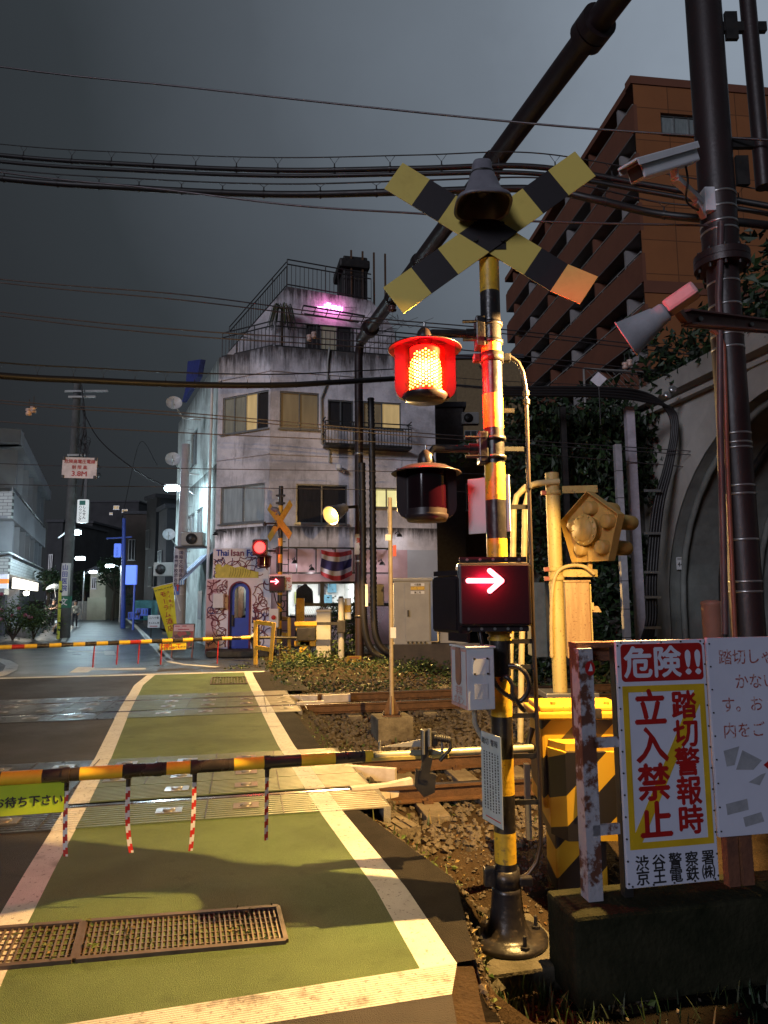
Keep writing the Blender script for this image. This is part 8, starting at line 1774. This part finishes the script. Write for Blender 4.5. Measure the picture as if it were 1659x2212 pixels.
b = MB(); pa = at(418, 1165, 25.0); b.bbox(pa, (.8, .5, .5), M_GREY, None, .05); b.lathe([(.2, 0), (.2, .04), (.02, .05)], M_DARK, Matrix.Translation(pa+Vector((0, -.26, 0))) @ Matrix.Rotation(R(90), 4, 'X'), 16); b.beam(pa+Vector((-.6, 0, -.3)), pa+Vector((.6, 0, -.3)), .5, .06, M_DARK); b.build('outdoor_unit', label='air conditioner unit on a shelf beside the pinkish pole', cat='air conditioner')
for u, v, Y, lab in ((355, 1230, 30, 'air conditioner unit on the grey annex wall'), (1015, 905, 32.5, 'air conditioner unit on the dim grey building behind the alarm post')):
    pa = at(u, v, Y); b = MB(); b.bbox(pa, (.85, .4, .6), M_GREY, None, .05); b.lathe([(.22, 0), (.22, .04), (.02, .05)], M_DARK, Matrix.Translation(pa+Vector((-.1, -.21, 0))) @ Matrix.Rotation(R(90), 4, 'X'), 16); b.build('outdoor_unit', label=lab, cat='air conditioner')

# ------------------------------------------------------------------ wires and cables
def wire(pts, r, label, hang=None, tw=None, m=None, nm='cable', ties=0):
    P = [at(*p) for p in pts]; sm = []
    if pts[0][0] < 0: P.insert(0, P[0]+(P[0]-P[1])*2.2+Vector((0, 0, .25)))
    for i in range(len(P)-1):
        p0, p1, p2, p3 = P[max(0, i-1)], P[i], P[i+1], P[min(len(P)-1, i+2)]
        for j in range(10):
            t = j/10; sm.append(0.5*((2*p1)+(p2-p0)*t+(2*p0-5*p1+4*p2-p3)*t*t+(3*p1-p0-3*p2+p3)*t**3))
    sm.append(P[-1]); b = MB(); b.tube(sm, r, m or M_CABLE, 8)
    if not hang: return b.build(nm, label=label, cat='cable', group='overhead cables')
    t = thing(nm, label, 'cable', P[0], 'overhead cables'); b.build('cable', t)
    up = [p+Vector((0, 0, hang)) for p in sm]; b = MB(); b.tube(up, r*.22, M_CABLE, 6); b.build('messenger_wire', t)
    ln = sum((q-p).length for p, q in zip(sm, sm[1:])); step = 0.55; acc = 0
    for i in range(len(sm)-1):
        acc += (sm[i+1]-sm[i]).length
        if acc > step:
            b = MB(); acc = 0; p, d = sm[i], (sm[i+1]-sm[i]).normalized(); top = up[i]
            b.tube([top-d*.06, p+Vector((0, 0, r+.045)), top+d*.06], .0035, M_CABLE, 4); b.tube([p+Vector((0, 0, r+.05)), p-Vector((0, 0, r+.012))], .008, M_CABLE, 5); b.lathe([(r+.003, -.012), (r+.004, .012)], M_DARK, Matrix.Translation(p) @ d.to_track_quat('Z', 'Y').to_matrix().to_4x4(), 10); b.build('hanger', t)
    return t
M_WIRE = mat('bare_wire', (.10, .085, .09), .4, .5, scale=20)
wire([(-30, 140, 8), (400, 188, 7.6), (800, 232, 7.2), (1250, 276, 6.6), (1700, 305, 6)], .011, 'single wire crossing the sky highest of all', m=M_WIRE)
wire([(-40, 331, 8.6), (300, 356, 8), (600, 368, 7.4), (900, 364, 7), (1150, 360, 6.8), (1400, 400, 6.6), (1700, 452, 6.2)], .030, 'upper thick black cable of the double bundle with hangers', hang=.16)
wire([(-40, 345, 8.6), (300, 369, 8), (600, 380, 7.4), (900, 376, 7), (1150, 375, 6.8), (1400, 414, 6.6), (1700, 470, 6.2)], .024, 'second thick black cable just under the upper one')
wire([(-40, 381, 8.4), (300, 407, 8), (600, 420, 7.4), (900, 414, 7), (1150, 408, 6.8), (1280, 430, 6.6), (1420, 462, 6.5), (1580, 478, 6.2), (1700, 492, 6.2)], .040, 'lower thick black cable with hangers below the double bundle', hang=.13)
wire([(-40, 366, 7.6), (330, 407, 7.2), (640, 444, 6.9), (900, 461, 6.7), (1150, 478, 6.5), (1560, 488, 6.1)], .011, 'thin pinkish stay wire slanting across the lower thick cable', m=M_WIRE)
for v0, v1, v2, lab in ((600, 640, 707, 'contact wire passing just below the neon sign'), (607, 652, 716, 'contact wire second below the neon sign'), (670, 716, 760, 'contact wire over the terrace railing'), (678, 728, 772, 'lowest contact wire over the terrace railing')):
    wire([(-30, v0, 13), (400, v1-3, 13.5), (760, v2-24, 14), (1100, v2+6, 14.8), (1560, v2+58, 16)], .014, lab, m=M_WIRE)
for vs, Y, lab in (((862, 892, 935, 975), 11.5, 'upper wire of the lower pair in front of the third floor windows'), ((868, 899, 943, 983), 11.5, 'lower wire of the lower pair in front of the third floor windows'), ((908, 935, 960, 1010), 11.8, 'wire passing below the third floor windows'), ((1000, 1012, 1020, 1040), 16.5, 'thin wire passing behind the clearance board'), ((1045, 1052, 1060, 1075), 16.6, 'thin wire below the clearance board')):
    wire([(-30, vs[0], Y), (400, vs[1], Y+.6), (900, vs[2], Y+1.5), (1500, vs[3], Y+2.5)], .010, lab, m=M_WIRE)
wire([(-40, 808, 13.5), (200, 822, 14.5), (420, 831, 15.5), (600, 832, 16.5), (720, 826, 17.4), (850, 818, 18.6)], .075, 'very thick black cable sagging across the front of the restaurant block', hang=.28)
wire([(850, 820, 18.6), (1050, 838, 16), (1250, 850, 14.2), (1400, 854, 13.9)], .035, 'black cable from the far gantry leg to the tunnel mouth', hang=.2)
wire([(176, 880, 30.8), (215, 950, 28), (300, 1020, 26.5), (386, 1062, 25.3)], .025, 'slack wire from the left utility pole to the pinkish pole')
wire([(340, 1005, 26), (300, 960, 40), (262, 1130, 40)], .015, 'thin slack wire down to the blue pole')
for u0, v0, u1, v1, Y, lab in ((62, 890, 62, 878, 12.6, 'pair of small pale insulators on the wire at the left'), (668, 730, 672, 722, 13.6, 'pair of small pale insulators on the wire before the terrace'), (1350, 790, 1362, 785, 13, 'pair of small pale insulators before the dark shrubs')):
    b = MB()
    for k in (0, 1):
        c = at(u0+k*10, v0-k*6, Y); b.lathe([(0, -.07), (.05, -.06), (.055, -.02), (.03, 0), (.06, .02), (.055, .06), (0, .07)], mat('porcelain', (.58, .42, .36), .3), Matrix.Translation(c), 12); b.tube([c, c+Vector((0, 0, .25))], .008, M_DARK, 4)
    b.build('insulator_pair', label=lab, cat='insulator', group='pale insulators')
b = MB(); c = at(1447, 848, 13.8)
for k in (-.06, .06): b.lathe([(0, 0), (.08, 0), (.08, .04), (.03, .05), (0, .05)], M_GALV, Matrix.Translation(c+Vector((k, 0, k))) @ Matrix.Rotation(R(70), 4, 'X'), 14)
b.build('cable_pulley', label='pale round cable fitting where the cable meets the tunnel head wall', cat='fitting')
for v in (1060, 1030): pass

# ------------------------------------------------------------------ weeds and plants
def bush(u, v, Y, rx, rz, lab, n, ls, mats):
    c = at(u, v, Y); t = thing('bush', lab, 'bush', (c.x, Y, 0), 'weedy bushes beyond the far track'); pts = []
    cl = [Vector((c.x+random.gauss(0, rx*.5), Y+random.gauss(0, .35), max(0, c.z+random.gauss(0, rz*.4)))) for _ in range(9)]
    for _ in range(n):
        q = random.choice(cl); pts.append(q+Vector((random.gauss(0, rx*.22), random.gauss(0, .18), random.gauss(0, rz*.25))))
    b = MB(); leaves(b, [p for p in pts if p.z > -.2], ls, mats); b.build('foliage', t); b = MB()
    for q in cl: b.tube([(c.x+random.gauss(0, .2), Y, -.15), q+Vector((0, 0, rz*.3))], [.014, .006], M_BARK, 4)
    b.build('stem', t)
bush(625, 1462, 17.2, .75, .30, 'low dark round bush left of the weedy bank', 900, .085, [M_LEAF[0], M_LEAF[2], M_LEAF[2]]); bush(690, 1445, 18.0, .8, .50, 'sunlit looking leafy bush at the foot of the narrow relay box', 900, .10, M_LEAF[:2]); bush(620, 1430, 18.6, .6, .45, 'dry twiggy bush under the far alarm post', 500, .09, [M_LEAF[1], M_DRY[0], M_DRY[1]])
bush(752, 1380, 20.2, .55, .9, 'tall leafy creeper bush behind the grey post', 900, .11, M_LEAF); bush(800, 1448, 17.5, .9, .25, 'spreading weeds around the small yellow notice', 700, .09, M_LEAF[:2]+M_DRY[1:]); bush(715, 1345, 21.0, .8, .6, 'creeper on the mesh fence before the shop', 700, .10, M_IVY); bush(930, 1440, 16.0, .9, .22, 'low weeds at the foot of the cabinet plinth', 600, .08, M_LEAF)
bush(700, 716, 23.4, .35, .6, 'dead looking potted shrub on the terrace', 350, .12, [M_DRY[0], M_IVY[0], M_BARK]) if False else None
c = PP.W(*PP.loc(*Z2(765, 470)), .5); t = thing('terrace_plant', 'drooping dry palm like plant on the terrace left of the glass door', 'plant', c); b = MB()
for _ in range(70): a = random.uniform(0, 6.28); l_ = random.uniform(.35, .75); top = c+Vector((0, 0, .7)); b.tube([top, top+Vector((math.cos(a)*l_*.5, math.sin(a)*l_*.4, .15)), top+Vector((math.cos(a)*l_*.8, math.sin(a)*l_*.6, -l_))], .012, random.choice(M_IVY+M_DRY), 3, False)
b.build('foliage', t); b = MB(); b.cyl(c-Vector((0, 0, .9)), c+Vector((0, 0, .7)), .05, M_BARK, n=7); b.build('stem', t)
c = PP.W(*PP.loc(*Z2(1350, 440)), .25); b = MB(); random.seed(21)
for _ in range(40):
    p = c+Vector((random.gauss(0, .5), 0, random.gauss(0, .3))); b.tube([p, p+Vector((random.gauss(0, .25), random.gauss(0, .1), random.gauss(0, .25))), p+Vector((random.gauss(0, .4), random.gauss(0, .15), random.gauss(0, .4)))], .008, M_BARK, 3, False)
b.build('bare_shrub', label='bare twiggy shrub on the terrace right of the glass door', cat='shrub')
# weeds over the track bed and by the fence
wd = MB(); lf = MB(); pts = []; pl = []
for _ in range(5200):
    y = random.uniform(3.4, 20); x = fRE(y)+random.random()**1.6*(.28*y+1.0)+.03; q = TN.dot(Vector((x, y, 0)))
    if (NQ[0]-.25 < q < NQ[1]+.25 or FQ[0]-.25 < q < FQ[1]+.25) and random.random() < .93: continue
    k = noise.noise((x*1.3, y*1.3, 7))
    edge = math.exp(-((x-fRE(y)-.22)/.16)**2)*(.9 if y < 6 else .4)
    if random.random() < max(0, k*1.3+.02)+edge*.55: (pts if random.random() < .45 else pl).append((x, y, bed_h(x, y)))
blades(wd, pts, .10, M_LEAF[:2]+M_DRY, .7, .005); leaves(lf, [(p[0], p[1], p[2]+random.random()*.03) for p in pl for _ in range(3)], .045, M_LEAF[:2]+M_DRY[1:]); wd.f += []; wd.build('track_grass', kind='stuff'); lf.build('track_weeds', kind='stuff')
wf = MB(); pts = []
for _ in range(2600):
    q = FSM @ Vector((x0*0+random.uniform(-.45, 3.2), 0, random.uniform(.16, .75))); q.z = -.33; 
    if random.random() < .35+.6*noise.noise((q.x*2, q.y*2, 3)): pts.append(q)
blades(wf, pts, .085, [M_IVY[0], M_IVY[2], M_IVY[2]], 1.0, .0045)
pts = [(pb.x+random.gauss(-.15, .30), pb.y-.48+random.gauss(0, .08), bed_h(pb.x, 3.4)) for _ in range(420)]; blades(wf, pts, .09, [M_LEAF[0], M_LEAF[2], M_DRY[0]], .8, .005)
wf.build('fence_grass', kind='stuff')
bk_ = MB(); pts = []
for _ in range(5200):
    q = random.uniform(13.35, 17.5); s = random.uniform(-3.6, 8); p = TP(s, q)
    if p.x > fRE(p.y)+.1 and noise.noise((p.x*.9, p.y*.9, 3)) > -.35: pts.append((p.x, p.y, bed_h(p.x, p.y)+abs(random.gauss(0, .09))))
leaves(bk_, pts, .085, M_LEAF[:2]+M_LEAF[:1]+M_IVY[:1]); bk_.build('bank_weeds', kind='stuff')
isd2 = lambda x, y: y < min(3.98, 3.32+.62*(x-.6)) and x > .42 and random.random() < .93
vl = MB(); M_DL = [mat('dead_leaf_a', (.16, .085, .03), .85, scale=30), mat('dead_leaf_b', (.09, .055, .025), .85, scale=30), mat('straw', (.26, .19, .08), .85, scale=30)]
pts = []
for _ in range(550):
    y = random.uniform(2.9, 6.2); x = fRE(y)+.02+random.random()**1.3*1.6
    if isd2(x, y): continue
    pts.append((x, y, bed_h(x, y)+.006))
leaves(vl, pts, .038, M_DL, .15); vl.build('verge_litter', kind='stuff')
vg = MB(); gv_keep = gv; gv = vg
for _ in range(2600):
    y = random.uniform(2.8, 5.8); x = fRE(y)+.0+random.random()**1.4*1.7
    if isd2(x, y): continue
    stone(x, y, random.choice([.006, .008, .012, .018]))
vg.build('verge_gravel', kind='stuff')
# stones and rubble by the post
rb = MB(); gv2 = MB(); random.seed(9)
for (u, v, s) in ((985, 2120, .10), (1010, 2130, .08), (1045, 2135, .11), (1075, 2125, .07), (960, 2100, .05)):
    p = G(u, v, -.28); M = Matrix.Translation((p.x, p.y, -.31)) @ Matrix.Rotation(random.random()*6, 4, 'Z') @ Matrix.Diagonal((s*.9, s*.7, s*.7, 1)); bm_ = MB(); bm_.add([(x*random.uniform(.8, 1.2), y*random.uniform(.8, 1.2), z*random.uniform(.8, 1.2)) for x, y, z in ico], icf, M_DCONC, False, M); bm_.build('broken_stone', label='broken concrete lump in the row before the foreground post', cat='stone', group='broken concrete lumps before the post')
p, q = G(968, 1938, -.24), G(1055, 1962, -.24); b = MB(); b.cyl(p+Vector((0, 0, -.04)), q+Vector((0, 0, -.04)), .035, M_BARK, n=10); b.build('wooden_stub', label='short rotting timber lying beside the foreground post', cat='timber')
